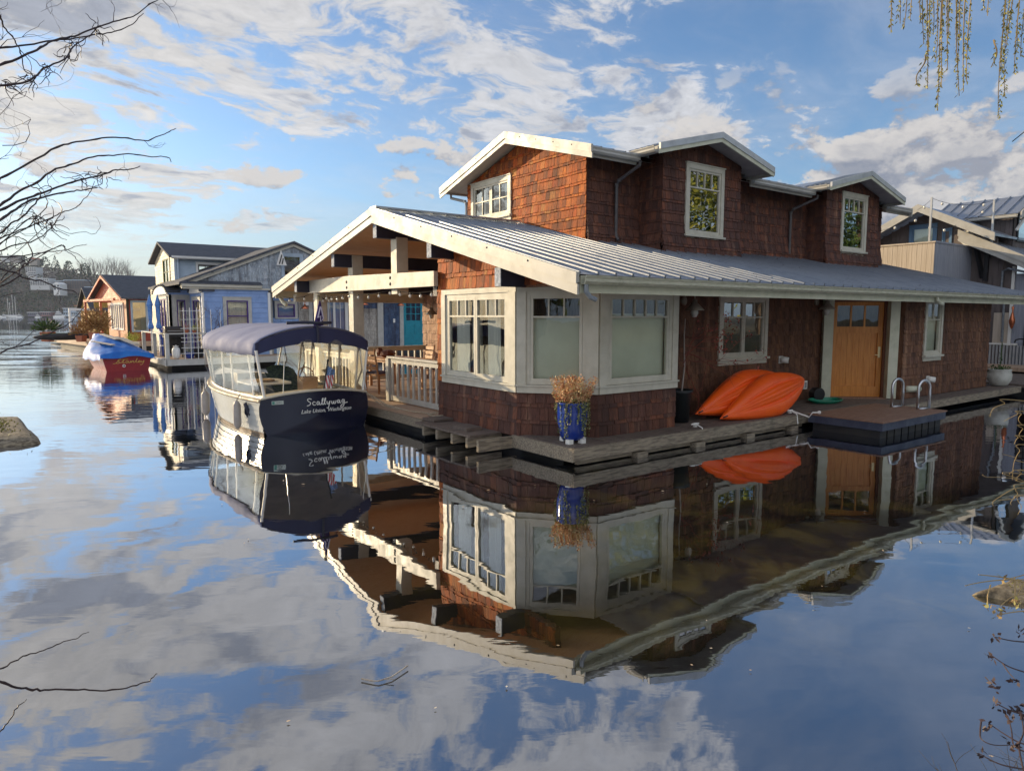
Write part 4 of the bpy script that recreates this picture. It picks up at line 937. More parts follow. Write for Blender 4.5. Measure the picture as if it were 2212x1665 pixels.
# flags
def cloth_rows(o, wx, hz, nx=14, nz=10, wav=.02, ph=0.0):
    return [[(o[0] + wx * i / nx * (1 - .15 * k / nz), o[1] + wav * math.sin(i * .9 + k * .25 + ph), o[2] - hz * k / nz - .06 * (i / nx) ** 1.3) for i in range(nx + 1)] for k in range(nz + 1)]
fl_ = thing('stern_flag', 'small red white and blue flag drooping on the black stern staff of the canopy boat', 'flag', (BX, BY, 0), BR)
m = MB(); m.tube([(.10, -.12, .74), (.16, -.20, 1.27)], .013, 6); m.ball((.163, -.203, 1.29), .024, 8, 6); m.build('staff', BLACK, fl_, local=True)
def usf(t, b):
    s_ = t.N('ShaderNodeSeparateXYZ', {0: t.obj}); st = t.M('GREATER_THAN', t.M('FRACT', t.M('ADD', t.M('MULTIPLY', s_.outputs[0], 24), t.M('MULTIPLY', s_.outputs[2], 3.))), .5)
    c = t.mix(st, (.42, .04, .05), (.68, .65, .62)); up = t.M('GREATER_THAN', s_.outputs[2], 1.02)
    sp = t.N('ShaderNodeTexVoronoi', {'Scale': 42.0}); t.S(sp.inputs['Vector'], t.obj)
    t.S(b.inputs['Base Color'], t.mix(up, c, t.mix(t.M('LESS_THAN', sp.outputs[0], .25), (.10, .18, .34), (.6, .65, .7))))
m = MB(); m.grid([[(.155 + .14 * a * (1.1 - .3 * b) - .035 * b, -.19 + .02 * math.sin(a * 9 + b * 2) + .03 * b, 1.20 - .42 * b - .09 * a * (1 - b)) for a in [i / 10 for i in range(11)]] for b in [k / 8 for k in range(9)]])
m.build('cloth', mat('flag_cloth', rough=.8, build=usf), fl_, local=True, smooth=True)
pf = thing('purple_flag', 'purple pennant with a pale letter on the staff atop the boat canopy', 'flag', (BX, BY, 0), BR)
m = MB(); m.tube([(.08, -.02, 1.90), (.10, -.02, 2.46)], .010, 6); m.ball((.10, -.02, 2.47), .035, 10, 8, sq=(1, 1, .8), mi=0); m.tube([(.10, -.02, 2.40), (.10, -.02, 2.44)], .03, 8); m.build('staff', mat('brass_dark', (.3, .25, .15), .3, .8), pf, local=True)
PURP = mat('purple_cloth', (.055, .022, .14), .8); m = MB()
m.grid([[(.09 + .20 * a * (.15 + .85 * b) - .13 * b * 1.0, -.05 - .02 * math.sin(a * 7), 2.36 - .50 * b + .07 * a * b) for a in [i / 8 for i in range(9)]] for b in [k / 6 for k in range(7)]]); po_ = m.build('cloth', PURP, pf, local=True, smooth=True)
m = MB(); m.tube([(.10, -.085, 2.26), (.045, -.09, 2.06), (.10, -.09, 2.10), (.09, -.09, 1.98), (.15, -.09, 2.05), (.115, -.085, 2.26)], .014, 4); m.build('letter', mat('pale_letter', (.5, .45, .55), .7), po_, local=True)
# fenders
FEND = weathered((.42, .38, .35), (.30, .27, .25), 5, rough=.45, name='fender_vinyl'); ROPE = weathered((.40, .34, .24), (.25, .2, .14), 30, name='rope')
def fender(p, lab, l=.40, r=.075, mt=FEND, lean=(0, 0, 0)):
    t = thing('fender', lab, 'fender', p, group=None); p = Vector(p)
    m = MB(); m.lathe([(.02, -.03), (r * .6, 0), (r, .05), (r, l - .05), (r * .6, l), (.02, l + .03)], (0, 0, 0), 14, T=tr(*(p - Vector((0, 0, l))))); m.build('body', mt, t, smooth=True)
    m = MB(); m.tube([p + Vector((0, 0, .03)), p + Vector((.07, 0, .16))], .009, 5); m.build('line', ROPE, t)
BM = tr(BX, BY, 0) @ Matrix.Rotation(BR, 4, 'Z')
fender(BM @ Vector((-1.19, .75, .54)), 'tan fender hanging beside the transom corner of the canopy boat', .46, .07)
fender(BM @ Vector((-1.17, 3.0, .53)), 'brown fender hanging at the front left side of the canopy boat', .46, .08)
m = MB(); m.add([(0, 0, 0), (.05, 0, 0), (.22, 0, -.36), (.14, 0, -.36), (-.02, -.02, -.15)], [(0, 1, 2, 3, 4)], T=tr(*(BM @ Vector((-1.10, .58, .50)))))
m.tube([(0, 0, .06), (.05, 0, -.05), (.19, 0, -.36)], .035, 8, T=tr(*(BM @ Vector((-1.12, .52, .48)))))
tag(m.build('fender', NAVY_SHADE, smooth=True), 'navy sleeve fender slanting next to the tan fender at the transom corner', 'fender')
m = MB(); m.tube([BM @ Vector((1.0, .1, .66)), Vector((-.5, 4.6, .42)), Vector((-.25, 4.2, .33)), Vector((.0, 3.8, .30)), Vector((.05, 3.75, .31))], .012, 6)
m.tube([BM @ Vector((1.0, .2, .66)), Vector((-.45, 4.9, .38)), Vector((-.3, 4.5, .32))], .010, 6); m.tube([(.0 + .13 * math.cos(a), 3.62 + .22 * math.sin(a), .31 + .01 * math.sin(3 * a)) for a in [k * .5 for k in range(28)]], .012, 5)
tag(m.build('mooring_rope', ROPE), 'dark mooring rope from the boat stern to the deck cleat', 'rope')

# ------------------------------------------------------------------ KAYAKS leaning on the entry wall
def kayak(label, p, yaw, roll, pitch, L=2.75, W=.78, group='orange kayaks'):
    t = thing('kayak', label, 'kayak', p, group=group)
    t.rotation_euler = (Matrix.Rotation(R(yaw), 4, 'Z') @ Matrix.Rotation(R(pitch), 4, 'Y') @ Matrix.Rotation(R(roll), 4, 'X')).to_euler()
    m = MB(); nx = 34; rows = []
    for i in range(nx + 1):
        s = -1 + 2 * i / nx; wv = max(.0, (1 - abs(s) ** 1.45)) ** .92; hw = W / 2 * wv + .004; dp = .26 * (wv ** .7) + .01; rock = .14 * abs(s) ** 2.2
        row = []
        for k in range(49):
            a = math.pi * k / 48; x = -math.cos(a); prof = math.sin(a) ** .55
            keel = .045 * math.exp(-(x / .10) ** 2) - .085 * math.exp(-((abs(x) - .36) / .05) ** 2) * max(0, 1 - abs(s / .78) ** 3)
            row.append((s * L / 2, x * hw, (dp * prof + keel * wv) - rock * 0 + (-.10 * abs(s) ** 3)))
        rows.append(row)
    m.grid(rows); ko = m.build('hull', ORANGE, t, smooth=True, local=True)
    m = MB(); rows = []
    for i in range(nx + 1):
        s = -1 + 2 * i / nx; wv = max(0, (1 - abs(s) ** 1.45)) ** .92; hw = W / 2 * wv + .004
        rows.append([(s * L / 2, x * hw, -.10 * abs(s) ** 3 - .05 * (1 - x * x) * wv) for x in (-1, -.7, -.3, 0, .3, .7, 1)])
    m.grid(rows[::-1]); m.build('cockpit_deck', ORANGE, t, smooth=True, local=True)
    m = MB(); m.tube([(-L / 2 + .05, 0, -.06), (-L / 2 + .01, 0, .0), (-L / 2 + .06, 0, .03)], .012, 6); m.build('handle', BLACK, t, local=True)
    return t
kayak('front orange kayak lying on its side with grooved hull outwards', (5.12, .18, .62), 6, 66, -9, 3.15, .80)
kayak('rear orange kayak propped between the front kayak and the wall', (4.78, .46, .68), 5, 64, -9, 3.0, .80)
m = MB(); m.ball((4.65, -.02, .36), .11, 10, 7, sq=(1.2, .9, .8), jit=.05); tag(m.build('float_buoy', BLACK, smooth=True), 'dark rounded block under the front orange kayak', 'block')
# garden hose, cleats, vents
HOSE = mat('green_hose', (.01, .22, .13), .4)
m = MB()
for q in range(5):
    m.tube([(7.55 + (.34 + .03 * q) * math.cos(a), .42 + (.20 + .02 * q) * math.sin(a), .30 + .012 * q) for a in [2 * math.pi * k / 24 + q for k in range(25)]], .013, 6)
m.tube([(7.9, .4, .3), (8.2, .5, .3), (8.35, .6, .3)], .013, 6)
tag(m.build('garden_hose', HOSE), 'coiled green garden hose on the deck left of the door', 'hose')
m = MB(); m.tube([(7.66, .62, .43), (7.72, .78, .43)], .14, 18); m.tube([(7.655, .615, .43), (7.66, .625, .43)], .10, 14, mi=0); tag(m.build('hose_reel', BLACK), 'round black bucket lying behind the coiled green hose', 'bucket')
def vent(p, lab):
    t = thing('wall_vent', lab, 'vent', p, group='pale vent hoods on the cedar wall'); p = Vector(p)
    m = MB(); m.box(-.075, .075, -.012, .0, -.075, .075, tr(*p)); m.build('flange', WHITE, t)
    m = MB(); m.tube([(0, 0, 0), (.02, -.05, 0), (.07, -.14, -.01)], [.07, .068, .060], 14, T=tr(*p)); m.build('hood', WHITE, t, smooth=True)
    m = MB(); m.tube([(.07, -.138, -.01), (.073, -.143, -.011)], .03, 10, T=tr(*p)); m.build('opening', BLACK, t)
vent((6.72, .975, 1.19), 'pale vent hood right of the two sash window above the kayaks')
vent((10.62, -.275, .66), 'pale vent hood low on the wall behind the swim ladder')
m = MB(); m.box(7.56, 7.70, .93, .975, .52, .70); m.box(7.595, 7.665, .92, .93, .55, .67, mi=1); tag(m.build('outlet_box', [WHITE, mat('outlet_face', (.3, .3, .3), .5)]), 'small pale outlet box low on the wall beside the kayak tip', 'outlet')
m = MB(); m.tube([(9.6, -.28, .50), (10.15, -.30, .47)], .07, 10); tag(m.build('pipe_stub', CREAMG, smooth=True), 'short pale pipe lying against the wall behind the left ladder hoop', 'pipe')
for (p, lab) in (((2.75, -.02, .29), 'white dock cleat on the deck edge under the kayak bow'), ((5.45, -.05, .29), 'white rope tied cleat at the left corner of the swim float')):
    m = MB(); p = Vector(p); m.tube([p + Vector((-.09, 0, .05)), p + Vector((0, 0, .055)), p + Vector((.09, 0, .05))], .014, 6); m.box(-.03, .03, -.02, .02, 0, .05, tr(*p))
    m.tube([p + Vector((.0, -.02, .05)), p + Vector((.02, -.13, .0)), p + Vector((.02, -.16, -.18))], .012, 5)
    tag(m.build('dock_cleat', WHITE), lab, 'cleat')
m = MB(); m.tube([(5.5, -.08, .33), (5.6, -.35, .24), (5.62, -.4, .33), (5.74, -.45, .32)], .014, 5); m.ball((5.76, -.45, .325), .035, 8, 6); tag(m.build('float_rope', WHITE), 'white rope knot joining deck and swim float', 'rope')

# ------------------------------------------------------------------ POTS AND PLANTS BY THE HOUSE
def leaf(mb, c, d, l, w, up=None, mi=0):
    c = Vector(c); d = Vector(d).normalized(); s = d.cross(Vector(up or (random.uniform(-1, 1), random.uniform(-1, 1), random.uniform(-1, 1))))
    s = s.normalized() * w / 2 if s.length > 1e-3 else Vector((w / 2, 0, 0))
    mb.add([c, c + d * l * .45 + s, c + d * l, c + d * l * .45 - s], [(0, 1, 2, 3)], None, mi)
def rv(s=1.0): return Vector((random.uniform(-1, 1), random.uniform(-1, 1), random.uniform(-1, 1))) * s
def leafmat(name, stops, tr_=.0, rough=.6):
    def bf(t, b):
        ri = t.N('ShaderNodeNewGeometry').outputs['Random Per Island']; t.S(b.inputs['Base Color'], t.ramp(ri, stops))
    return mat(name, rough=rough, spec=.3, build=bf)
RUST = leafmat('rust_blooms', [(0, (.34, .13, .06)), (.35, (.62, .30, .15)), (.65, (.74, .52, .28)), (1, (.45, .40, .18))])
IVY = leafmat('trailing_ivy', [(0, (.05, .07, .02)), (.5, (.15, .17, .05)), (.8, (.30, .30, .12)), (1, (.42, .42, .25))])
GREEN = leafmat('green_leaves', [(0, (.02, .045, .012)), (.5, (.05, .10, .025)), (1, (.12, .18, .05))])
bp = thing('blue_pot', 'glossy cobalt blue tall planter on pale feet at the bay corner of the deck', 'planter', (.42, .16, .28))
C0 = (.27, .20, .33)
m = MB(); m.lathe([(.15, 0), (.175, .05), (.215, .26), (.222, .42), (.215, .50), (.228, .52), (.228, .54), (.20, .54), (.19, .5), (0, .48)], C0, 28); m.build('pot', BLUEG, bp, smooth=True)
m = MB(); m.lathe([(0, .49), (.195, .50)], C0, 20); m.build('soil', mat('soil', (.03, .02, .012), .9), bp)
for a in (215, 290, 345, 100):
    m = MB(); x, y = C0[0] + .16 * math.cos(R(a)), C0[1] + .16 * math.sin(R(a)); m.box(x - .04, x + .04, y - .04, y + .04, .28, .345); m.build('pot_foot', WHITE, bp)
hp = thing('heather_plant', 'rust orange heather with trailing pale ivy growing in the cobalt blue pot', 'plant', (C0[0], C0[1], .92))
m = MB()
for i in range(80):
    a = random.uniform(0, 2 * math.pi); rr = random.uniform(.02, .19); b0 = Vector((C0[0] + rr * math.cos(a), C0[1] + rr * math.sin(a), .80)); tilt = rr * 2.6
    d = Vector((math.cos(a) * tilt, math.sin(a) * tilt, 1)).normalized(); L_ = random.uniform(.2, .47)
    for k in range(46):
        f = random.random(); p = b0 + d * L_ * (.25 + .75 * f) + rv(.028); leaf(m, p, rv() + d * .8, random.uniform(.03, .052), .020)
m.build('blooms', RUST, hp)
m = MB()
for i in range(26):
    a = random.uniform(0, 2 * math.pi); x, y = C0[0] + .215 * math.cos(a), C0[1] + .215 * math.sin(a); zz = .88; ln = random.choice((.12, .2, .3, .42, .5)); nn = int(ln * 110)
    for k in range(nn + 8):
        f = k / (nn + 8); p = Vector((x + .02 * math.sin(f * 9 + i) + .03 * math.cos(a), y + .02 * math.cos(f * 7 + i) + .03 * math.sin(a), zz - ln * f)); leaf(m, p, rv() + Vector((0, 0, -.4)), .03, .02)
for i in range(260):
    a = random.uniform(0, 2 * math.pi); rr = random.uniform(.1, .26); leaf(m, (C0[0] + rr * math.cos(a), C0[1] + rr * math.sin(a), .86 + random.uniform(-.04, .06)), rv(), .036, .024)
m.build('ivy', IVY, hp)
def twig_tree(mb, p, d, l, r, depth, spread=.6, shrink=.72, seg=4, curl=.25, tips=None):
    p = Vector(p); d = Vector(d).normalized(); pts = [p]
    for i in range(seg):
        d = (d + rv(curl)).normalized(); p = p + d * l / seg; pts.append(p)
    mb.tube(pts, [r * (1 - .5 * i / seg) for i in range(seg + 1)], 5 if r > .01 else 3, cap=False)
    if depth <= 0:
        if tips is not None: tips.append(p)
        return
    for k in range(random.choice((2, 2, 3))):
        q = pts[random.randint(max(1, seg - 2), seg)]; twig_tree(mb, q, d + rv(spread), l * shrink, r * .55, depth - 1, spread, shrink, seg, curl, tips)
TWIG = weathered((.10, .055, .05), (.055, .03, .03), 8, name='twig_bark'); REDL = leafmat('maroon_leaves', [(0, (.14, .03, .03)), (1, (.38, .09, .06))])
bk_ = thing('black_pot', 'matte black nursery pot beside the kayak bow', 'planter', (3.02, .55, .28))
m = MB(); m.lathe([(.17, 0), (.205, .50), (.225, .51), (.225, .56), (.2, .56), (.19, .5), (0, .49)], (3.02, .55, .28), 22); m.build('pot', mat('black_plastic', (.012, .016, .018), .5), bk_, smooth=True)
mp_ = thing('maple_sapling', 'thin leafless sapling with maroon twigs in the black pot', 'tree', (3.02, .55, .78))
m = MB(); tips = []; m.tube([(3.02, .50, .77), (3.06, .48, 1.25), (3.03, .48, 1.75), (3.05, .48, 2.05)], [.016, .013, .010, .006], 6); m.build('trunk', mat('pale_bark', (.35, .3, .27), .8), mp_)
m = MB()
for zz, L_ in ((1.25, .6), (1.35, .7), (1.4, .5), (1.5, .6), (1.32, .75), (1.45, .75), (1.6, .4), (1.75, .35), (1.3, .7)):
    twig_tree(m, (3.04, .48, zz), (random.uniform(-.2, 1.6), random.uniform(-.5, .1), random.uniform(-.25, .35)), L_, .006, 2, .7, .7, 4, .3, tips)
for t_ in [q for q in tips if q.z > 1.22]:
    for k in range(7): leaf(m, t_ + rv(.06), rv(), .045, .024)
m.build('twigs', REDL, mp_)
wp = thing('white_pot', 'round white ceramic pot with a low green plant at the right end of the deck', 'planter', (14.50, -.42, .28))
m = MB(); m.lathe([(.13, 0), (.20, .04), (.27, .18), (.275, .30), (.25, .40), (.265, .42), (.265, .44), (.23, .44), (.22, .4), (0, .38)], (14.5, -.42, .28), 24); m.build('pot', weathered((.55, .55, .50), (.42, .42, .37), 6, rough=.4, name='white_ceramic'), wp, smooth=True)
wpl = thing('potted_shrub', 'low green plant with a thin dark stem in the white ceramic pot', 'plant', (14.5, -.42, .68))
m = MB()
for i in range(160): a = random.uniform(0, 6.3); rr = random.uniform(0, .26); leaf(m, (14.5 + rr * math.cos(a), -.42 + rr * math.sin(a), .70 + random.uniform(-.03, .09)), rv() + Vector((0, 0, .5)), .06, .03)
m.build('foliage', GREEN, wpl)
m = MB(); m.tube([(14.5, -.42, .7), (14.53, -.42, 1.0), (14.50, -.42, 1.25), (14.52, -.42, 1.42)], .008, 5)
for i in range(50): leaf(m, (14.5 + random.uniform(-.05, .05), -.42, random.uniform(.8, 1.4)), rv(), .05, .02)
m.build('stem', GREEN, wpl)

m = MB()
for k in range(420):
    u_ = random.choice((random.uniform(7.3, 10.6), random.uniform(3.3, 4.8), random.uniform(11, 14), random.uniform(0, 15))); v_ = random.choice((random.uniform(1.8, 3.0), random.uniform(1.9, 2.9), random.uniform(-.6, 2.8)))
    leaf(m, (u_, v_, zroof(v_) + .012), (random.uniform(-1, 1), random.uniform(-.5, 1), .2), random.uniform(.03, .07), .02, up=(0, -.25, 1))
m.build('leaf_litter', leafmat('dead_leaf', [(0, (.05, .03, .02)), (1, (.16, .10, .05))]), lro)['kind'] = 'stuff'
# ------------------------------------------------------------------ NEIGHBOUR MATERIALS
BLUEP = weathered((.25, .38, .66), (.20, .32, .58), 3, rough=.55, dirt=(.12, .16, .34), name='blue_siding', spots=.3)
GREYB = shingle_mat('grey_blue_shingle', [(0, (.40, .48, .56)), (.5, (.54, .63, .70)), (1, (.64, .72, .78))])
DBLUE = shingle_mat('deep_blue_shingle', [(0, (.05, .11, .22)), (.5, (.08, .16, .30)), (1, (.12, .20, .34))])
LITSHIN = shingle_mat('sunlit_shingle', [(0, (.50, .47, .42)), (.5, (.60, .57, .50)), (1, (.66, .62, .55))])
CREAML = weathered((.66, .57, .40), (.58, .49, .33), 3, rough=.6, dirt=(.35, .28, .18), name='cream_lap', spots=.3)
GLAP = weathered((.42, .51, .60), (.36, .45, .53), 3, rough=.6, name='grey_lap')
PURP2 = mat('purple_sash', (.07, .03, .22), .5); TEAL = weathered((.01, .26, .34), (.01, .21, .28), 4, rough=.4, name='teal_paint')
REDP = weathered((.36, .055, .035), (.28, .04, .028), 3, rough=.55, name='red_siding'); REDL2 = weathered((.58, .16, .08), (.50, .12, .06), 3, rough=.6, name='salmon_siding')
YELS = shingle_mat('yellow_shingle', [(0, (.55, .30, .05)), (.5, (.70, .42, .08)), (1, (.78, .50, .12))])
def asphaltf(t, b):
    n = t.noise(t.obj, 30, 4, .7); br = t.N('ShaderNodeTexBrick', {'Scale': 2.6, 'Mortar Size': .03}); t.S(br.inputs['Color1'], (.045, .05, .065)); t.S(br.inputs['Color2'], (.095, .10, .12)); t.S(br.inputs['Mortar'], (.025, .028, .035))
    mpn = t.N('ShaderNodeMapping', {0: t.obj, 3: (1, 1, 1)}); t.S(br.inputs['Vector'], mpn)
    t.S(b.inputs['Base Color'], t.mix(t.rng(n, .3, .7, 0, .5), br, (.10, .11, .13)))
ASPH = mat('asphalt_shingle', rough=.85, build=asphaltf)
BNB = weathered((.13, .105, .10), (.09, .075, .072), 4, (1, 1, .3), rough=.7, name='dark_boards')
BNG = weathered((.30, .32, .38), (.23, .25, .30), 3, (6, 6, .4), rough=.65, name='grey_boards'); BNC = weathered((.55, .47, .38), (.45, .38, .30), 3, (6, 6, .3), rough=.7, name='tan_boards')
def vboards(mb, T, a0, a1, b0, top, w=.13, t=.016, holes=()):
    top = tf(top); a = a0
    while a < a1 - .01:
        x1 = min(a1, a + w - .008); xm = (a + x1) / 2; lo = b0
        for h0, h1 in sorted((h[2], h[3]) for h in holes if h[0] < xm < h[1]):
            mb.box(a, x1, -t, 0, lo, h0, T); lo = h1
        if top(xm) > lo: mb.box(a, x1, -t - random.uniform(0, .003), 0, lo, top(xm), T)
        a += w
def gable_roof(mb, x0, x1, y0, yr, y1, z0, zr, z1=None, th=.10):
    z1 = z0 if z1 is None else z1
    for (ya, za) in ((y0, z0), (y1, z1)):
        mb.prism([(x0, ya, za - th), (x0, ya, za), (x0, yr, zr), (x0, yr, zr - th)], (x1 - x0, 0, 0))

# ------------------------------------------------------------------ BLUE HOUSE AND ITS DECK
bh = thing('blue_house', 'periwinkle blue lap sided floating house with purple framed windows beyond the canopy boat', 'floating home', (2, 24, 0))
T, L = frame((.5, 23.5), (3.15, 23.5)); WB = (.75, 1.92, 1.38, 2.88)
m = MB(); wall_sheet(m, T, 0, L, .3, 3.2, [hole(*WB, .14)]); m.build('wall_backing', BLUEP, bh)
m = MB(); lap(m, T, 0, L, .42, 3.05, [WB], h=.225, t=.022); m.build('near_wall', BLUEP, bh)
m = MB(); m.box(-.02, L + .0, -.03, .02, 3.03, 3.22, T); m.build('frieze', BLUEP, bh)
window(T, *WB, bh, cas=.14, lites=0, lite_h=0, mid=.48, sm=PURP2, cm=RAIL, curtain=[(.02, .52), (.50, .98)])
T, L = frame((.5, 26.0), (.5, 23.5)); m = MB(); wall_sheet(m, T, 0, L, .3, 3.2, [(.55, 1.95, .42, 2.75)]); lap(m, T, 0, L, .42, 3.1, [(.5, 2.0, .42, 2.85)], h=.225); m.build('side_wall', BLUEP, bh)
window(T, .45, 2.05, .42, 2.9, bh, cas=.14, lites=0, lite_h=0, sashes=1, mid=.82, sm=PURP2, cm=RAIL, sill=False)
m = MB(); m.box(.42, .50, 23.42, 23.5, .41, 3.05); m.box(3.12, 3.22, 23.42, 23.55, .41, 3.1); m.build('corner_board', WHITE, bh)
T, L = frame((-.36, 26.0), (.5, 26.0)); m = MB(); wall_sheet(m, T, 0, L, .3, 3.15, [(.30, .62, .9, 2.7)]); m.build('bay_front', RAIL, bh)
window(T, .24, .70, .85, 2.84, bh, cas=.05, lites=0, lite_h=0, sm=PURP2, cm=RAIL, curtain=[(.0, .35)], sill=False)
T, L = frame((-.36, 29.0), (-.36, 26.0)); m = MB(); wall_sheet(m, T, 0, L, .3, 3.12, [(.4, 2.6, 1.0, 2.85)]); m.build('bay_side', RAIL, bh)
window(T, .3, 2.7, .95, 2.95, bh, cas=.10, sashes=3, lites=0, lite_h=0, sm=PURP2, cm=RAIL, sill=False, curtain=[(.1, .9)])
for (p, q) in (((-.42, 29.2), (-.42, 25.9)), ((.42, 25.6), (.42, 23.45))):
    T, L = frame(p, q); m = MB(); m.prism([(L / 2 - L / 2 * math.cos(a), -.05, 3.05 + .36 * math.sin(a)) for a in [math.pi * k / 14 for k in range(15)]], (0, .08, 0), T); m.build('eyebrow_gable', WHITE, bh)
    m = MB()
    for k in range(13): a = math.pi * (k + .5) / 13; m.box(L / 2 - L / 2 * 1.04 * math.cos(a) - .09, L / 2 - L / 2 * 1.04 * math.cos(a) + .06, -.10, .5, 3.06 + .37 * math.sin(a), 3.13 + .37 * math.sin(a), T)
    m.build('eyebrow_tiles', ASPH, bh)
m = MB(); m.box(-.40, .5, 25.95, 26.0, 3.02, 3.22); m.build('bay_frieze', BLUEP, bh)
m = MB(); gutter(m, (-.34, 23.42, 3.26), (2.85, 23.42, 3.26), (0, -1, 0), h=.13, w=.13); m.box(-.34, 3.2, 23.36, 23.46, 3.20, 3.27); m.build('gutter', CREAM, bh)
m = MB(); m.prism([(-.36, 23.28, 3.40), (2.87, 23.28, 3.40), (2.87, 23.62, 3.52), (-.1, 23.62, 3.52)], (0, 0, .03)); m.build('skirt_roof', ASPH, bh)
# shingled gable
GP = (4.35, 5.32); GLp = (-.25, 3.46); gs = (GP[1] - GLp[1]) / (GP[0] - GLp[0]); gt = lambda a: GP[1] - abs(a - GP[0]) * gs
T = tr(0, 23.62, 0); WG = (3.80, 4.78, 3.80, 4.84)
m = MB(); wall_sheet(m, T, -.2, 8.9, 3.2, lambda a: gt(a) - .06, [hole(*WG, .09)], breaks=(4.35,)); m.build('gable_backing', GREYB, bh)
m = MB(); shingles(m, T, -.2, 8.9, 3.44, lambda a: gt(a) - .1, [WG], courses=(.145,), wid=(.11, .24), t=.015); m.build('shingled_gable', GREYB, bh)
window(T, *WG, bh, cas=.09, lites=0, lite_h=0, cm=GLAP, blind=None, sill=False)
m = MB()
for (a0_, a1_) in ((-.42, 4.35), (9.12, 4.35)): m.prism([(a0_, 23.40, gt(a0_) - .02), (a0_, 23.40, gt(a0_) + .07), (a1_, 23.40, gt(a1_) + .07), (a1_, 23.40, gt(a1_) - .02)], (0, 7.4, 0))
m.build('gable_roof', ASPH, bh)
m = MB()
for (a0_, a1_) in ((-.35, 4.35), (9.05, 4.35)): m.prism([(a0_, 23.5, gt(a0_) - .16), (a0_, 23.5, gt(a0_) - .03), (a1_, 23.5, gt(a1_) - .03), (a1_, 23.5, gt(a1_) - .16)], (0, .05, 0))
m.build('rake_board', CREAM, bh)
m = MB(); m.prism([(3.50, 23.3, 4.3), (3.95, 23.3, 4.3), (3.72, 23.3, 4.95)], (0, .05, 0)); m.bar((3.62, 23.29, 4.35), (3.74, 23.29, 4.75), .03, .04, mi=1); m.bar((3.74, 23.29, 4.35), (3.80, 23.29, 4.6), .03, .04, mi=1)
tag(m.build('roof_vent', [WHITE, BLACK]), 'small white triangular louvred vent against the grey shingled gable', 'vent')
m = MB(); m.box(3.15, 8.8, 24.4, 31, .2, 3.4); m.box(.52, 8.8, 26.1, 31, .2, 3.3); m.box(.6, 3.2, 23.7, 26.1, .1, .4); m.build('rear_body', BLUEP, bh)
# shingled house with teal door (same row)
th = thing('shingled_house', 'deep blue and sunlit white shingled house with a teal door seen through the porch', 'floating home', (7, 24.3, 0))
T = tr(0, 24.3, 0); WT = (3.66, 4.70, 1.96, 2.75); WF = (5.80, 7.15, .9, 3.0)
m = MB(); wall_sheet(m, T, 3.2, 11.6, .2, 3.45, [hole(*WT, .12), hole(*WF, .08)]); m.build('wall_backing', DBLUE, th)
m = MB(); shingles(m, T, 3.3, 4.75, .4, 2.0, courses=(.16,)); m.box(3.6, 4.8, -.03, 0, 2.78, 3.05, T); m.build('blue_panel', BLUEP, th)
m = MB(); shingles(m, T, 4.75, 5.3, .4, 3.1, courses=(.16,)); m.build('sunlit_shingle_wall', LITSHIN, th); m = MB(); shingles(m, T, 7.9, 8.70, .4, 2.45, courses=(.19,)); m.build('sunlit_shingle_wall', LITSHIN, th)  # white strips put sunlight on the wall into the shingle colour
m = MB(); shingles(m, T, 7.9, 8.70, 2.46, 3.1, courses=(.19,)); m.build('blue_shingle_wall', DBLUE, th); m = MB(); shingles(m, T, 9.0, 9.92, .4, 3.1, courses=(.19,)); m.build('blue_shingle_wall', DBLUE, th)
window(T, *WT, th, cas=.12, lites=0, lite_h=0, cm=RAIL, sm=PURP2, blind=None, sill=False)
window(T, *WF, th, cas=.08, sashes=2, lites=0, lite_h=0, cols=2, rows=1, cm=WHITE, sill=False, curtain=[(.0, .4)])
for (a0_, a1_) in ((3.22, 3.36), (3.42, 3.55), (5.22, 5.40), (7.16, 7.34), (7.5, 7.62), (8.70, 9.0), (9.92, 10.12)):
    m = MB(); m.box(a0_, a1_, -.07, .02, .3, 3.15, T); m.build('corner_board', RAIL, th)
m = MB(); m.box(3.0, 12, -.35, .1, 3.12, 3.36, T); m.build('eave_board', CREAM, th)
d_o = MB(); d_o.box(10.12, 11.3, -.02, .04, .42, 1.85, T); d_o.box(10.12, 10.3, -.02, .04, 1.85, 3.0, T); d_o.box(11.12, 11.3, -.02, .04, 1.85, 3.0, T); d_o.box(10.3, 11.12, -.02, .04, 2.88, 3.0, T)
for k in (1, 2): xx = 10.3 + .82 * k / 3; d_o.box(xx - .02, xx + .02, -.015, .03, 1.85, 2.88, T); zz = 1.85 + 1.03 * k / 3; d_o.box(10.3, 11.12, -.016, .03, zz - .02, zz + .02, T)
d_o.box(10.25, 10.66, -.04, -.02, 1.15, 1.65, T); d_o.box(10.76, 11.17, -.04, -.02, 1.15, 1.65, T)
do_ = d_o.build('door', TEAL, th); m = MB(); m.add([(10.3, 0, 1.85), (11.12, 0, 1.85), (11.12, 0, 2.88), (10.3, 0, 2.88)], [(0, 1, 2, 3)], T); m.build('pane', GLASS, do_)
m = MB(); m.box(3.2, 11.6, .2, 6, .2, 3.4, T); rb = m.build('rear_body', DBLUE, th)
m = MB(); m.box(9.55, 9.66, -.05, -.02, 1.75, 1.95, T); m.build('switch_plate', WHITE, th)
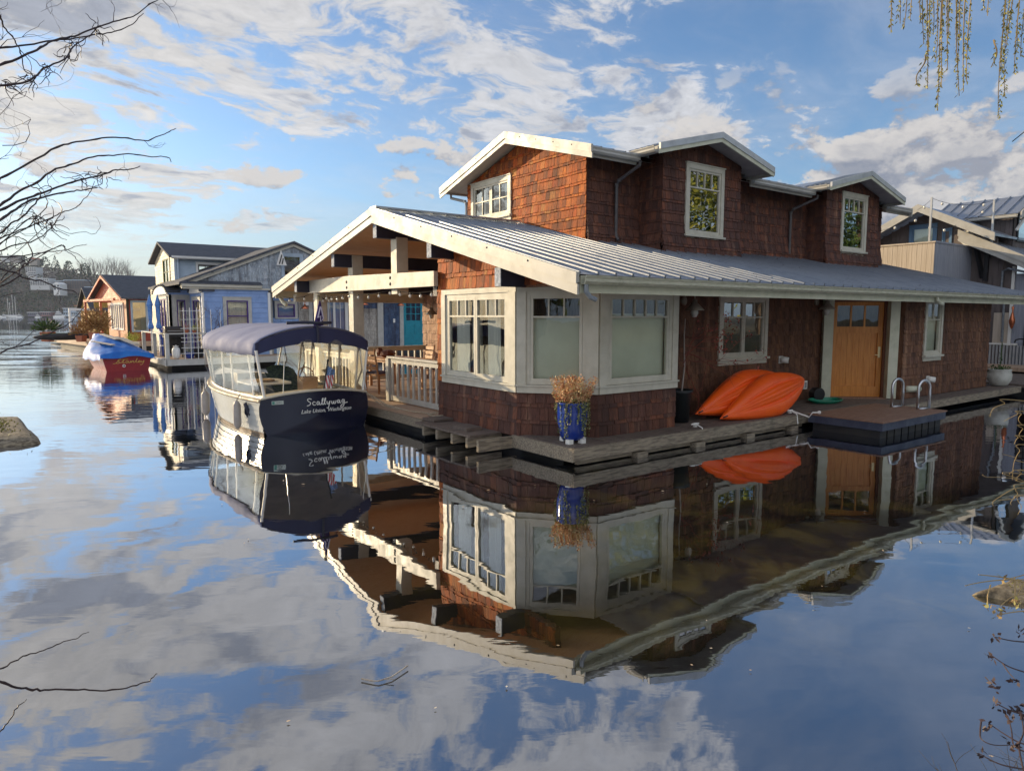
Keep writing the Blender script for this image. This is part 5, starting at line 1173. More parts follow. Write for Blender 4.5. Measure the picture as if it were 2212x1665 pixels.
def gooseneck(p, lab):
    t = thing('gooseneck_lamp', lab, 'wall lamp', p, group='copper gooseneck lamps'); p = Vector(p)
    m = MB(); m.box(-.13, .13, -.02, .02, -.14, .14, tr(*p)); m.build('wall_plate', WHITE, t)
    m = MB(); m.tube([p + Vector(q_) for q_ in ((0, -.03, 0), (-.02, -.14, .10), (-.10, -.26, .10), (-.16, -.32, .0), (-.16, -.32, -.1))], .018, 6); m.build('arm', COPPER, t)
    m = MB(); m.lathe([(.04, .0), (.06, -.06), (.10, -.10), (.20, -.20), (.19, -.21), (.05, -.12)], p + Vector((-.16, -.32, -.1)), 16); m.build('shade', COPPER, t, smooth=True)
gooseneck((5.05, 24.15, 2.72), 'copper gooseneck lamp on the sunlit white shingles beside the purple window')
gooseneck((7.98, 24.15, 2.92), 'copper gooseneck lamp left of the white post, half behind the porch post')
gooseneck((9.93, 24.15, 2.90), 'copper gooseneck lamp at the left jamb of the teal door')
# blue house deck
pd = thing('neighbour_deck', 'pale fascia deck with dark float in front of the blue house', 'deck', (1, 25, 0))
m = MB(); plank_row(m, -1.22, 3.4, 22.2, 29.2, .41, along='u', w=.2); m.build('deck_planks', PORCHF, pd)
m = MB(); m.box(-1.25, 3.4, 22.12, 22.195, .16, .40); m.box(-1.29, -1.225, 22.12, 29.2, .16, .40); m.build('fascia', RAIL, pd)
m = MB(); m.box(-1.0, 3.4, 22.5, 31, -.2, .37); m.box(3.0, 11.5, 22.3, 31, -.2, .35); m.build('float', DARKW, pd)
rl = thing('deck_railing', 'off white open railing round the corner of the blue house deck', 'railing', (-1.18, 22.2, .41))
m = MB(); m.bar((-1.2, 22.17, 1.40), (.25, 22.17, 1.40), .13, .045); m.bar((-1.2, 22.1, 1.398), (-1.2, 27.7, 1.398), .13, .045); m.build('cap_rail', RAIL, rl)
for (x, y) in ((-1.19, 22.17), (-1.19, 24.9), (-1.19, 27.6), (.22, 22.17)): m = MB(); m.box(x - .07, x + .07, y - .07, y + .07, .40, 1.38); m.build('post', RAIL, rl)
trl = thing('wire_trellis', 'white wire grid trellis standing at the blue house deck edge', 'trellis', (-.3, 22.1, .4)); m = MB()
for x in (-.58, -.35, -.09, .14): m.tube([(x, 22.08, .38), (x + .01, 22.08, 2.42)], .013, 5)
for z_ in (.62, .84, 1.08, 1.24, 1.41, 1.60, 1.95, 2.28): m.tube([(-.70, 22.07, z_), (.22, 22.07, z_ + .01)], .011, 5)
m.build('grid', WHITE, trl)
gr = thing('barbecue_grill', 'stainless barbecue with dark hood behind the blue house railing', 'grill', (-.85, 22.75, .41)); STEEL = mat('steel', (.35, .34, .33), .35, .9)
m = MB(); m.prism([(-1.18, 22.5, 1.38), (-1.18, 22.5, 1.58), (-1.18, 22.62, 1.68), (-1.18, 22.95, 1.68), (-1.18, 23.0, 1.38)], (.72, 0, 0)); m.build('hood', mat('grill_hood', (.06, .05, .045), .35, .6), gr, bevel=.02)
m = MB(); m.tube([(-1.1, 22.46, 1.50), (-.55, 22.46, 1.50)], .015, 6); m.build('handle', STEEL, gr)
m = MB(); m.box(-1.2, -.45, 22.5, 23.0, 1.24, 1.37); m.box(-1.28, -1.21, 22.55, 22.95, 1.36, 1.44); m.build('firebox', BLACK, gr)
for (x, y) in ((-1.15, 22.55), (-.5, 22.55), (-1.15, 22.95), (-.5, 22.95)): m = MB(); m.box(x - .025, x + .025, y - .025, y + .025, .42, 1.24); m.build('leg', BLACK, gr)
m = MB(); m.box(-1.15, -.5, 22.85, 22.87, .6, 1.24); m.build('back_panel', BLACK, gr)
pt = thing('propane_tank', 'white propane cylinder under the barbecue', 'gas tank', (-.84, 22.5, .41))
m = MB(); m.lathe([(.10, 0), (.12, .05), (.145, .10), (.15, .18), (.15, .32), (.13, .40), (.07, .45), (0, .46)], (-.84, 22.4, .42), 20); m.build('cylinder', WHITE, pt, smooth=True)
m = MB(); m.tube([(-.84 + .085 * math.cos(a), 22.4 + .085 * math.sin(a), .90 + (.0)) for a in [math.pi * k / 6 - math.pi / 2 - .3 for k in range(13)]], .018, 6, cap=False); m.tube([(-.84, 22.4, .87), (-.84, 22.4, .95)], .03, 8); m.build('collar', WHITE, pt)
def plaid(t, b):
    w1 = t.N('ShaderNodeTexWave', {'Scale': 5.0}); w1.bands_direction = 'Z'; t.S(w1.inputs['Vector'], t.obj); n = t.noise(t.obj, 9, 4, .6)
    c = t.mix(t.rng(w1.outputs[1], .3, .7), (.05, .14, .42), (.11, .27, .58)); t.S(b.inputs['Base Color'], t.mix(t.rng(n, .4, .7, 0, .5), c, (.20, .36, .62)))
UMB = mat('blue_umbrella', rough=.8, build=plaid)
for (x, y, lab) in ((-1.43, 25.0, 'left of the two closed blue patterned parasols on the blue house deck'), (-1.13, 25.0, 'right of the two closed blue patterned parasols on the blue house deck')):
    x += .15; t = thing('closed_parasol', lab, 'parasol', (x, y, .41), group='closed blue parasols')
    m = MB(); m.tube([(x, y, .42), (x, y, 2.95)], .02, 6); m.build('pole', WHITE, t)
    m = MB(); rows = []
    for (r_, z_) in ((.02, 2.97), (.05, 2.88), (.12, 2.66), (.155, 2.56), (.16, 2.545), (.12, 2.50), (.115, 2.3), (.12, 2.1), (.10, 1.95), (.085, 1.89), (.11, 1.78), (.16, 1.66), (.15, 1.60), (.11, 1.55)):
        rows.append([(x + .72 * r_ * (1 + .22 * math.cos(a * 4 + z_ * 2)) * math.cos(a), y + .72 * r_ * (1 + .22 * math.cos(a * 4 + z_ * 2)) * math.sin(a), z_ + .02 * math.sin(a * 3)) for a in [2 * math.pi * k / 20 for k in range(20)]])
    m.grid(rows, closed=True); m.build('canopy', UMB, t, smooth=True)
gc = thing('garden_chair', 'aluminium framed garden chair beside the parasols', 'chair', (-.95, 23.9, .41))
m = MB(); m.box(-1.1, -.7, 23.8, 24.2, .86, .89); m.build('seat', WHITE, gc)
m = MB(); m.tube([(-1.12, 23.8, .42), (-1.12, 23.8, 1.1), (-1.05, 24.2, 1.12), (-1.1, 24.3, .42)], .014, 5); m.tube([(-.68, 23.8, .42), (-.68, 23.8, 1.1), (-.7, 24.2, 1.12), (-.7, 24.3, .42)], .014, 5); m.build('frame', CHROME, gc)
m = MB(); m.box(-1.0, -.55, 24.6, 25.0, .42, 1.46); m.box(-1.02, -.53, 24.58, 25.02, 1.46, 1.52); tag(m.build('storage_bin', mat('bin_blue', (.02, .06, .32), .5), bevel=.03), 'tall blue plastic bin behind the barbecue', 'bin')
def pot_plant(name, lab, p, r, h, potm, leafm, n, spread, hgt, lsz=.05, stems=None):
    t = thing(name, lab, 'potted plant', p); p = Vector(p)
    m = MB(); m.lathe([(r * .7, 0), (r * .95, h * .85), (r, h), (r * .88, h), (0, h * .9)], p, 16); m.build('pot', potm, t, smooth=False)
    m = MB()
    for i in range(n):
        q = Vector((random.gauss(0, .45), random.gauss(0, .45), abs(random.gauss(.45, .3)))); q = Vector((q.x * spread, q.y * spread, q.z * hgt)); leaf(m, p + Vector((0, 0, h)) + q, rv() + Vector((0, 0, .6)), lsz, lsz * .45)
    m.build('foliage', leafm, t)
    return t
YELF = leafmat('yellow_green_leaves', [(0, (.16, .20, .02)), (.5, (.38, .42, .04)), (1, (.62, .60, .10))])
TERRA = weathered((.42, .14, .07), (.34, .11, .055), 5, rough=.7, name='terracotta')
pot_plant('potted_plant', 'small dark blue bowl of sprouts on the blue house deck behind the trellis', (-.35, 22.4, .42), .20, .24, BLUEG, GREEN, 60, .12, .12)
pot_plant('potted_plant', 'yellow flowering pot on the rail beside the barbecue', (-.15, 22.35, 1.42), .09, .10, TERRA, YELF, 90, .16, .22)
pot_plant('potted_plant', 'pink flowering pot right of the barbecue hood', (-.40, 22.5, 1.42), .09, .12, TERRA, leafmat('pink_leaves', [(0, (.3, .12, .10)), (1, (.5, .25, .2))]), 80, .14, .2)
for (x, y, lab) in ((.05, 22.7, 'bare rose bush in black tub behind the trellis'), (.62, 22.9, 'bare staked shrub left of the blue house window'), (1.0, 22.95, 'bare staked shrub under the left edge of the blue house window')):
    t = thing('bare_shrub', lab, 'shrub', (x, y, .41), group='leafless shrubs on the blue house deck')
    m = MB(); m.lathe([(.16, 0), (.2, .36), (0, .33)], (x, y, .41), 14); m.build('tub', BLACK, t)
    m = MB(); m.tube([(x, y, .5), (x, y, 2.35)], .012, 5); m.build('stake', WHITE, t)
    m = MB()
    for k in range(4): twig_tree(m, (x, y, .7 + .3 * k), (random.uniform(-.5, .5), random.uniform(-.3, .3), 1), .7, .012, 3, .8, .62, 4, .35)
    m.build('twigs', TWIG, t)

# cream house behind
ch = thing('cream_house', 'tall cream lap sided house with dark roof behind the blue house', 'floating home', (3, 30, 0))
zg = lambda v: 4.86 + (5.58 - 4.86) * (1 - abs(v - 30.35) / 2.45)
T, L = frame((.28, 32.8), (.28, 27.95)); WC = (2.15, 3.95, 3.50, 4.95)
m = MB(); wall_sheet(m, T, 0, L, .3, lambda a: zg(32.8 - a), [hole(*WC, .14)], breaks=(2.45,)); lap(m, T, 0, L, 3.0, lambda a: zg(32.8 - a), [WC], h=.15); m.build('gable_wall', CREAML, ch)
window(T, *WC, ch, cas=.14, sashes=2, lites=0, lite_h=0, rows=1, mid=.5, cm=CREAML, sm=GREEN, sill=False)
T, L = frame((.28, 27.95), (7.5, 27.95)); WD = (.92, 2.4, 3.75, 4.60)
m = MB(); wall_sheet(m, T, 0, L, 3.2, 4.86, [hole(*WD, .09)]); lap(m, T, .06, L, 3.3, 4.86, [WD], h=.13); m.build('side_wall', GLAP, ch)
window(T, *WD, ch, cas=.10, sashes=2, lites=0, lite_h=0, cols=2, cm=WHITE, sm=BLACK, sill=False)
m = MB(); gable_roof(m, .0, 7.9, 27.55, 30.35, 33.15, 4.83, 5.68, th=.09); m.build('roof', ASPH, ch)
m = MB(); gutter(m, (.1, 27.6, 4.72), (7.8, 27.6, 4.72), (0, -1, 0)); m.box(.1, 7.8, 27.6, 27.7, 4.70, 4.80); m.build('gutter', WHITE, ch)
m = MB(); m.tube([(.42, 27.7, 4.75), (.42, 27.85, 4.55), (.42, 27.86, 3.5)], .05, 8); m.box(.26, .36, 27.88, 28.0, 3.3, 4.8); m.build('downpipe', GLAP, ch)
T, L = frame((.12, 33.5), (.12, 31.6)); m = MB(); m.box(.14, 7, 31.7, 33.4, .2, 3.5); lap(m, T, 0, L, .5, 3.5, h=.15); m.box(.02, 7.2, 31.5, 33.55, 3.5, 3.58); m.build('annexe', CREAML, ch)
m = MB(); m.box(.4, 7.4, 28.1, 32.6, .2, 3.3); m.build('lower_body', CREAML, ch)

# ------------------------------------------------------------------ RED HOUSE, YELLOW HOUSE
rp = at(-22.34, 40, 0)
def sub(p, deg): return tr(*p) @ Matrix.Rotation(R(deg), 4, 'Z')
def build_local(mb, name, mt, parent, **k): return mb.build(name, mt, parent, local=True, **k)
rh = thing('red_house', 'small brick red lap sided house with a steep dark roof on the far dock', 'floating home', rp, R(7))
def fr(p, q): return frame(p, q)
_b = MB.build
T, L = fr((0, 0), (7.5, 0)); WR = [(.18, 1.10, 1.15, 2.98), (1.25, 2.3, 1.15, 2.98)]
def lwindow(*a, **k):      # windows of rotated houses live in local space
    global _loc; _loc = True
    try: return window(*a, **k)
    finally: _loc = False
_loc = False
def _build(s, name, mt, parent=None, smooth=False, local=False, bevel=0): return _b(s, name, mt, parent, smooth, local or _loc, bevel)
MB.build = _build
m = MB(); wall_sheet(m, T, 0, L, .5, 3.2, [hole(*w, .07) for w in WR]); lap(m, T, .1, L, .68, 3.2, WR, h=.115); build_local(m, 'side_wall', REDP, rh)
for w in WR: lwindow(T, *w, rh, cas=.07, lites=0, lite_h=0, cm=GLAP, sill=False, gm=GLASSM, curtain=[(.6, .95)])
T, L = fr((0, 7.4), (0, 0)); zr = lambda a: 3.18 + 1.30 * (1 - abs(a - 3.5) / 3.9)
WS2 = (4.0, 6.7, 1.25, 2.85)
m = MB(); wall_sheet(m, T, 3.2, L, .5, 3.1, [hole(*WS2, .08)]); build_local(m, 'porch_front', mat('salmon_white', (.58, .27, .15), .6), rh)
lwindow(T, *WS2, rh, cas=.09, sashes=6, lites=0, lite_h=0, cm=WHITE, sill=False)
m = MB(); wall_sheet(m, T, 0, L, 3.0, zr, breaks=(3.5,)); lap(m, T, 0, L, 3.06, lambda a: zr(a) - .05, h=.12); build_local(m, 'gable_wall', REDL2, rh)
m = MB(); wall_sheet(m, T, 0, 3.2, .5, 3.1, thick=.1, c=1.2); build_local(m, 'recess_wall', REDP, rh)
m = MB(); gable_roof(m, -.35, 7.6, -.35, 3.9, 8.1, 3.14, 4.62, 3.08, th=.09); build_local(m, 'roof', ASPH, rh)
m = MB()
for (y0_, z0_) in ((-.35, 3.08), (8.1, 3.02)): m.prism([(-.35, y0_, z0_ - .14), (-.35, y0_, z0_), (-.35, 3.9, 4.55), (-.35, 3.9, 4.41)], (-.05, 0, 0))
build_local(m, 'bargeboard', REDL2, rh)
m = MB(); m.box(-.62, -.5, .3, 7.6, 2.98, 3.12); m.box(-.62, -.5, 3.4, 3.55, .6, 3.0); m.box(-.62, -.5, 7.3, 7.45, .6, 3.0); m.box(-.62, .0, 3.4, 3.55, 2.9, 3.0); build_local(m, 'porch_frame', REDL2, rh)
m = MB(); m.box(-.04, .1, -.05, .0, .55, 3.1); build_local(m, 'corner_board', BLACK, rh)
m = MB(); m.box(.2, 7.3, .2, 7.2, .4, 3.0); 
rdk = thing('red_house_deck', 'sunlit pale deck edge under the brick red house', 'deck', rp, R(7))
m = MB(); m.box(-1.9, 8, -1.3, 9.5, .36, .62); build_local(m, 'planking', PORCHF, rdk); m = MB(); m.box(-1.7, 8, -1.1, 9.3, -.1, .358); build_local(m, 'float', DARKW, rdk)
yp = at(-30.3, 50, 0)
yh = thing('yellow_house', 'yellow shingled cottage partly hidden behind the brick red house', 'floating home', yp, R(5))
T, L = fr((0, 0), (6, 0)); m = MB(); wall_sheet(m, T, 0, L, .2, 3.5); shingles(m, T, 0, L, .4, 3.5, courses=(.22,), wid=(.15, .3)); build_local(m, 'side_wall', YELS, yh)
T, L = fr((0, 5), (0, 0)); m = MB(); wall_sheet(m, T, 0, L, .2, lambda a: 2.6 + 1.5 * (1 - abs(a - 2.5) / 2.5), breaks=(2.5,)); shingles(m, T, 0, L, .4, lambda a: 2.6 + 1.5 * (1 - abs(a - 2.5) / 2.5), courses=(.22,), wid=(.15, .3)); build_local(m, 'gable_wall', YELS, yh)
m = MB(); gable_roof(m, -.3, 6, -.3, 2.5, 5.3, 2.5, 4.2, th=.08); build_local(m, 'roof', ASPH, yh)
m = MB(); m.box(-1.6, -.1, -.1, .05, 2.45, 2.62); m.box(-1.6, -1.48, -.1, .02, .3, 2.45); build_local(m, 'porch_beam', WHITE, yh)
m = MB(); m.box(1.7, 2.1, -.06, 0, 1.3, 2.6); build_local(m, 'window', WHITE, yh)
m = MB(); m.box(-2, 6, -1.5, 6, .1, .4); build_local(m, 'float', DARKW, yh)
pq = lambda x, D, z_=.62: at(x, D, z_)
def mound(name, lab, p, r, h, potm, leafm, n, sx, sz, l, up=.9, cat='potted plant'):
    t = thing(name, lab, cat, p); p = Vector(p); m = MB(); m.lathe([(r * .8, 0), (r, h), (r * .9, h), (0, h * .9)], p, 4 if potm is TERRA else 16); m.build('pot', potm, t)
    m = MB()
    for i in range(n):
        d = Vector((random.gauss(0, .5), random.gauss(0, .5), random.uniform(.2, 1) * up)).normalized(); k = random.uniform(.2, 1); q = p + Vector((d.x * sx * k, d.y * sx * k, h + d.z * sz * k)); leaf(m, q, d + rv(.5), l, l * .22)
    m.build('foliage', leafm, t); return t
GRASSO = leafmat('tan_grass', [(0, (.14, .06, .02)), (.5, (.32, .17, .06)), (1, (.45, .28, .10))])
mound('ornamental_grass', 'tan ornamental grass in a square terracotta planter before the red house', pq(-23.4, 38.6), .36, .55, TERRA, GRASSO, 1500, .95, 1.35, .22)
mound('ornamental_grass', 'rusty low grass clump left of the square terracotta planter', pq(-24.6, 39.2), .3, .35, TERRA, GRASSO, 500, .75, .7, .2)
mound('potted_palm', 'spiky green plant in a terracotta pot at the tip of the far dock', pq(-26.9, 39.8), .40, .55, TERRA, GREEN, 380, .75, .65, .28)
mound('potted_shrub', 'yellow green rounded shrub in a white pot behind the tarp covered boat', at(-17.4, 31.5, .45), .27, .45, WHITE, YELF, 900, .42, .5, .07)
kb = thing('covered_kayak', 'dark covered kayak on the far dock left of the grass planter', 'kayak', pq(-25.6, 39.4), R(20)); m = MB(); m.ball((0, 0, .28), .9, 14, 8, sq=(1.9, .45, .22)); m.build('hull', DARKW, kb, smooth=True, local=True); m = MB(); m.tube([(-1.2, 0, .42), (1.2, 0, .48)], .06, 6); m.build('spine', GREEN, kb, local=True)

# ------------------------------------------------------------------ TARP COVERED BOAT
TARP = weathered((.012, .16, .52), (.008, .11, .44), 2.2, rough=.62, bs=.3, name='blue_tarp')
sbx = (-2.52, 22.62); sb = thing('covered_boat', 'small red wooden launch under a blue tarp, moored by the blue house', 'boat', (sbx[0], sbx[1], 0), R(8))
HR = weathered((.30, .022, .030), (.24, .018, .026), 3, rough=.35, name='red_hull'); HP = weathered((.50, .24, .20), (.38, .12, .11), 5, rough=.5, name='pink_hull')
def sh2(y, l): t_ = y / 4.4; return (.86 * (1 - t_ ** 3) + .14 * math.sin(math.pi * t_)) * ((.80 - .4 * t_) + (.2 + .4 * t_) * l)
m = MB()
for s in (-1, 1): m.grid([[(s * sh2(4.4 * i / 16, k / 4), 4.4 * i / 16, -.1 + .68 * k / 4) for k in range(5)] for i in range(17)][::s])
m.build('hull', HP, sb, smooth=True, local=True)
m = MB(); m.prism([(-.70, 0, -.1), (.70, 0, -.1), (.86, 0, .58), (-.86, 0, .58)], (0, -.03, 0)); tt = m.build('transom', HR, sb, local=True)
GOLD = mat('gold_lettering', (.62, .38, .10), .4); m = MB()
ST = [[(.0, .0), (.35, .12), (.7, .95), (.9, 1.0), (.75, .75), (.62, .5), (.75, .2), (.55, .02), (.3, .1)], [(.8, .1), (1.05, .35), (1.3, .95), (1.15, .4), (1.15, .05), (1.35, .15)], [(.95, .85), (1.75, .95)],
      [(1.75, .48), (1.55, .5), (1.45, .2), (1.6, .05), (1.78, .4), (1.8, .1), (1.95, .1)], [(1.95, .1), (2.05, .5), (2.08, .1), (2.25, .5), (2.35, .45), (2.35, .1), (2.5, .1)],
      [(2.5, .1), (2.75, .8), (2.8, 1.1), (2.68, .6), (2.68, .1), (2.9, .12)], [(2.9, .12), (3.1, .4), (3.05, .5), (2.92, .3), (3.0, .05), (3.2, .15)], [(3.25, .5), (3.25, .2), (3.4, .1), (3.6, .5), (3.45, -.2), (3.25, -.5), (3.1, -.4)]]
strokes(m, ST, tr(-.50, -.045, .30), .012, .30, .16); m.build('boat_name', GOLD, tt, local=True)
m = MB(); m.lathe([(.0, 0), (.055, 0), (.055, .02), (0, .02)], n=14, T=tr(-.13, -.03, .20) @ rot('X', 90)); m.lathe([(0, .021), (.03, .021), (.03, .024), (0, .024)], n=12, T=tr(-.13, -.03, .20) @ rot('X', 90), mi=1); m.build('exhaust', [WHITE, BLACK], tt, local=True)
m = MB(); rows = []
for i in range(25):
    y = -.12 + 4.7 * i / 24; yy = max(0, min(4.3, y)); w_ = sh2(yy, 1) + .06; row = []
    pk = .10 + .60 * math.sin(math.pi / 2 * min(1, (i / 24) * 1.25)) + (.03 if i % 6 == 3 else 0)
    for k in range(21):
        x = -1 + 2 * k / 20; top_ = .62 + pk * (1 - abs(x) ** 2.4) + .02 * math.sin(x * 14 + i) * (i % 3)
        if k in (0, 20): row.append((x * (w_ + .03), y, .42 + .03 * math.sin(i * 1.3)))
        row.append((x * w_, y, top_))
    rows.append(row)
aft = [(p[0] * 1.03, -.16 - .02 * math.sin(p[0] * 6), min(p[2], .47 + .09 * (1 - abs(p[0])) + .035 * math.sin(p[0] * 5))) for p in rows[0]]
m.grid([aft] + rows); tp_ = m.build('blue_tarp', TARP, None, smooth=True, local=True); tp_.location = sb.location; tp_.rotation_euler = sb.rotation_euler; tag(tp_, 'creased bright blue tarp draped over the small red launch', 'tarp')
def tarpz(x, y): f = (y + .12) / 4.7; pk = .10 + .60 * math.sin(math.pi / 2 * min(1, f * 1.25)); return .62 + pk * (1 - min(1, abs(x) / (sh2(max(0, y), 1) + .06)) ** 2.4)
PLK = weathered((.66, .56, .42), (.5, .42, .3), 4, (6, 1, 6), name='pale_plank')
for (x, y, rz, lab) in ((-.50, 1.2, 20, 'leftmost pale plank lying on the blue tarp'), (-.05, 2.0, 12, 'second pale plank from the left lying on the blue tarp'), (.34, 1.3, 20, 'third pale plank from the left lying on the blue tarp'), (.60, 1.7, 14, 'rightmost pale plank lying on the blue tarp')):
    m = MB(); m.box(-.085, .085, -.62, .62, 0, .035); o = m.build('plank', PLK, local=True)
    M_ = Matrix.Translation(sb.location) @ Matrix.Rotation(R(8), 4, 'Z'); o.location = M_ @ Vector((x, y, max(tarpz(x, y + .5 * k) for k in (-.2, 0, .2)) + .05)); sl = (tarpz(x - .1, y + .5) - tarpz(x + .1, y - .5)); o.rotation_euler = (math.atan(sl), 0, R(8 + rz)); tag(o, lab, 'plank', 'planks weighing down the blue tarp')
m = MB(); m.tube([(-1.7, 22.7, .5), (-1.4, 22.4, .42), (-1.2, 22.2, .5)], .015, 5); tag(m.build('mooring_line', WHITE), 'pale mooring line from the red launch to the blue house deck', 'rope')

# ------------------------------------------------------------------ DARK HOUSE AT THE RIGHT
kh = thing('dark_board_house', 'dark board and batten house with white barge roof and terrace right of the shingled home', 'floating home', (22, 3, 0))
T, L = frame((18.4, 8.5), (18.4, 2.85))
m = MB(); wall_sheet(m, T, 0, L, .35, 3.35); vboards(m, T, 0, L, .35, 3.35, w=.15); m.build('terrace_front', BNB, kh)
T, L = frame((21.2, 2.9), (21.2, 1.50)); ztl = lambda a: 4.95 - a * .52
m = MB(); wall_sheet(m, T, 0, L, .35, ztl); vboards(m, T, 0, L - .34, .35, lambda a: ztl(a) - .03, w=.15); m.build('front_wall', BNB, kh)
m = MB(); m.box(L - .54, L - .03, -.02, 0, 1.14, 2.2, T); m.build('tan_panel', BNC, kh); m = MB(); m.box(L - .09, L + .0, -.05, 0, 1.1, 3.75, T); m.box(L - .66, L + .2, -.06, 0, 1.11, 1.17, T); m.build('corner_board', WHITE, kh)
m = MB(); m.box(18.45, 26, 2.9, 8.4, .3, 3.3); m.box(21.25, 28, -1.2, 8.4, .3, 3.3); m.build('lower_body', BNG, kh)
T3, L3 = frame((21.24, 1.50), (21.24, -2.0)); m = MB(); wall_sheet(m, T3, 0, L3, .35, 3.5); vboards(m, T3, 0, .36, 1.17, 3.5, w=.36); m.build('porch_wall', BNG, kh)
m = MB(); m.box(.36, 1.1, -.06, 0, 1.0, 2.9, T3); m.build('door_frame', BLACK, kh); m = MB(); m.box(.43, 1.03, -.065, -.06, 1.1, 2.8, T3); m.build('pane', GLASSM, kh)
cr = MB()
for k in range(42): a = L - .68 + k * .10; cr.tube([(a, -.02, .43), (a, -.02, 1.10)], .038, 5, T=T)
cr.build('corrugated_skirt', METALT, kh)
T4, L4 = frame((18.25, 8.5), (18.25, 2.85)); m = MB(); m.box(0, L4, 0, .05, 3.3, 4.47, T4); vboards(m, T4, 0, L4, 3.3, 4.46, w=.155); m.box(-.02, L4 + .03, -.05, .08, 4.46, 4.51, T4); m.build('terrace_parapet', BNC, kh)
T5, L5 = frame((18.25, 2.85), (21.2, 2.85)); m = MB(); m.box(0, L5, 0, .05, .3, 4.47, T5); vboards(m, T5, 0, L5, .4, 4.46, w=.155); m.box(-.02, L5, -.04, .08, 4.46, 4.515, T5); m.build('terrace_parapet', BNG, kh)  # same parapet as the sunlit tan face; its shade is put into grey
m = MB(); m.box(18.3, 22, 2.9, 8.5, 3.3, 3.42); m.build('terrace_floor', DECK, kh)
m = MB(); m.add([(20.7, 3.10, 5.04), (29, 3.10, 5.04), (29, -1.4, 2.70), (20.7, -1.4, 2.70)], [(0, 3, 2, 1)]); ribs(m, (20.72, -1.4, 2.70), (28.9, -1.4, 2.70), (20.72, 3.10, 5.04), (28.9, 3.10, 5.04), 24); m.build('lower_roof', METAL, kh)
m = MB(); m.add([(20.72, 3.08, 4.90), (29, 3.08, 4.90), (29, -1.4, 2.57), (20.72, -1.4, 2.57)], [(0, 1, 2, 3)]); m.build('soffit', BNB, kh)
m = MB(); m.prism([(20.7, 3.10, 4.68), (20.7, 3.10, 4.90), (20.7, -1.4, 2.56), (20.7, -1.4, 2.32)], (-.04, 0, 0)); m.prism([(20.7, 3.12, 4.86), (20.7, 3.12, 5.09), (20.7, -1.4, 2.75), (20.7, -1.4, 2.52)], (-.07, 0, 0)); m.build('bargeboard', TRIM, kh)
m = MB(); m.bar((20.9, 2.75, 4.52), (20.9, 2.0, 4.42), .18, .12); m.bar((21.15, 2.45, 3.4), (20.85, 2.6, 4.45), .11, .11); m.bar((21.15, 2.35, 3.3), (21.15, 2.35, 4.4), .13, .13); m.build('roof_bracket', BLACK, kh)
m = MB(); m.tube([(20.9, 1.02, 3.49), (21.0, 1.65, 3.68), (21.1, 1.84, 3.60), (21.12, 1.85, 3.0), (21.12, 1.75, 2.66), (21.12, 1.73, 1.21)], .038, 8); m.build('downpipe', PIPEG, kh)
# terrace storey
T6, L6 = frame((21.2, 8), (21.2, 2.1)); zt6 = lambda v: 5.85 - .5 * abs(v - 4.35)
m = MB(); wall_sheet(m, T6, 0, L6, 3.4, lambda a: max(3.5, zt6(8 - a)), [(3.12, 3.92, 3.5, 5.38)], breaks=(3.65,)); vboards(m, T6, 0, L6, 3.4, lambda a: max(3.5, zt6(8 - a) - .02), w=.3, holes=[(3.08, 3.98, 3.4, 5.4)]); m.build('terrace_wall', BNB, kh)
BLF = mat('blue_door_frame', (.10, .20, .34), .5)
window(T6, 3.05, 4.0, 3.5, 5.42, kh, cas=.10, lites=0, lite_h=0, cm=BLF, sill=False, blind=1.0); window(T6, 4.18, 4.5, 4.0, 5.2, kh, cas=.05, lites=0, lite_h=0, cm=BLF, sill=False, blind=.9)
m = MB()
for (v0, s) in ((1.95, 1), (7.5, 1)): m.prism([(20.4, v0, 5.95 - .5 * abs(v0 - 4.35)), (20.4, v0, 6.03 - .5 * abs(v0 - 4.35)), (20.4, 4.35, 6.03), (20.4, 4.35, 5.95)], (5.5, 0, 0))
m.build('upper_roof', METAL, kh)
m = MB()
for v0 in (1.9, 7.6): m.prism([(20.4, v0, 5.80 - .5 * abs(v0 - 4.35)), (20.4, v0, 6.07 - .5 * abs(v0 - 4.35)), (20.4, 4.35, 6.07), (20.4, 4.35, 5.80)], (-.06, 0, 0))
m.build('upper_bargeboard', TRIM, kh)
m = MB(); m.bar((20.9, 3.05, 4.9), (20.9, 2.75, 4.62), .10, .42); m.build('folding_shutter', WHITE, kh)
# cross wing with seamed roof
m = MB(); m.add([(21.95, 4.6, 5.60), (21.95, 1.75, 5.60), (23.6, 1.75, 6.40), (23.6, 4.6, 6.40)], [(0, 1, 2, 3)]); ribs(m, (21.95, 4.6, 5.60), (21.95, 1.77, 5.60), (23.6, 4.6, 6.40), (23.6, 1.77, 6.40), 7); m.add([(23.6, 1.75, 6.4), (25.3, 1.75, 5.6), (25.3, 4.6, 5.6), (23.6, 4.6, 6.4)], [(0, 1, 2, 3)]); m.build('wing_roof', METAL, kh)
m = MB(); gutter(m, (21.95, 4.4, 5.46), (21.95, 1.8, 5.46), (-1, 0, 0)); m.prism([(21.93, 1.72, 5.40), (21.93, 1.72, 5.64), (23.6, 1.72, 6.44), (23.6, 1.72, 6.2)], (0, -.05, 0)); m.prism([(25.3, 1.72, 5.40), (25.3, 1.72, 5.64), (23.6, 1.72, 6.44), (23.6, 1.72, 6.2)], (0, -.05, 0)); m.build('wing_bargeboard', TRIM, kh)
T7, L7 = frame((22.2, 4.6), (22.2, 2.0)); m = MB(); wall_sheet(m, T7, 0, L7, 4.0, 5.5); vboards(m, T7, 0, L7, 4.0, 5.5, w=.14); m.build('wing_side_wall', BNB, kh)
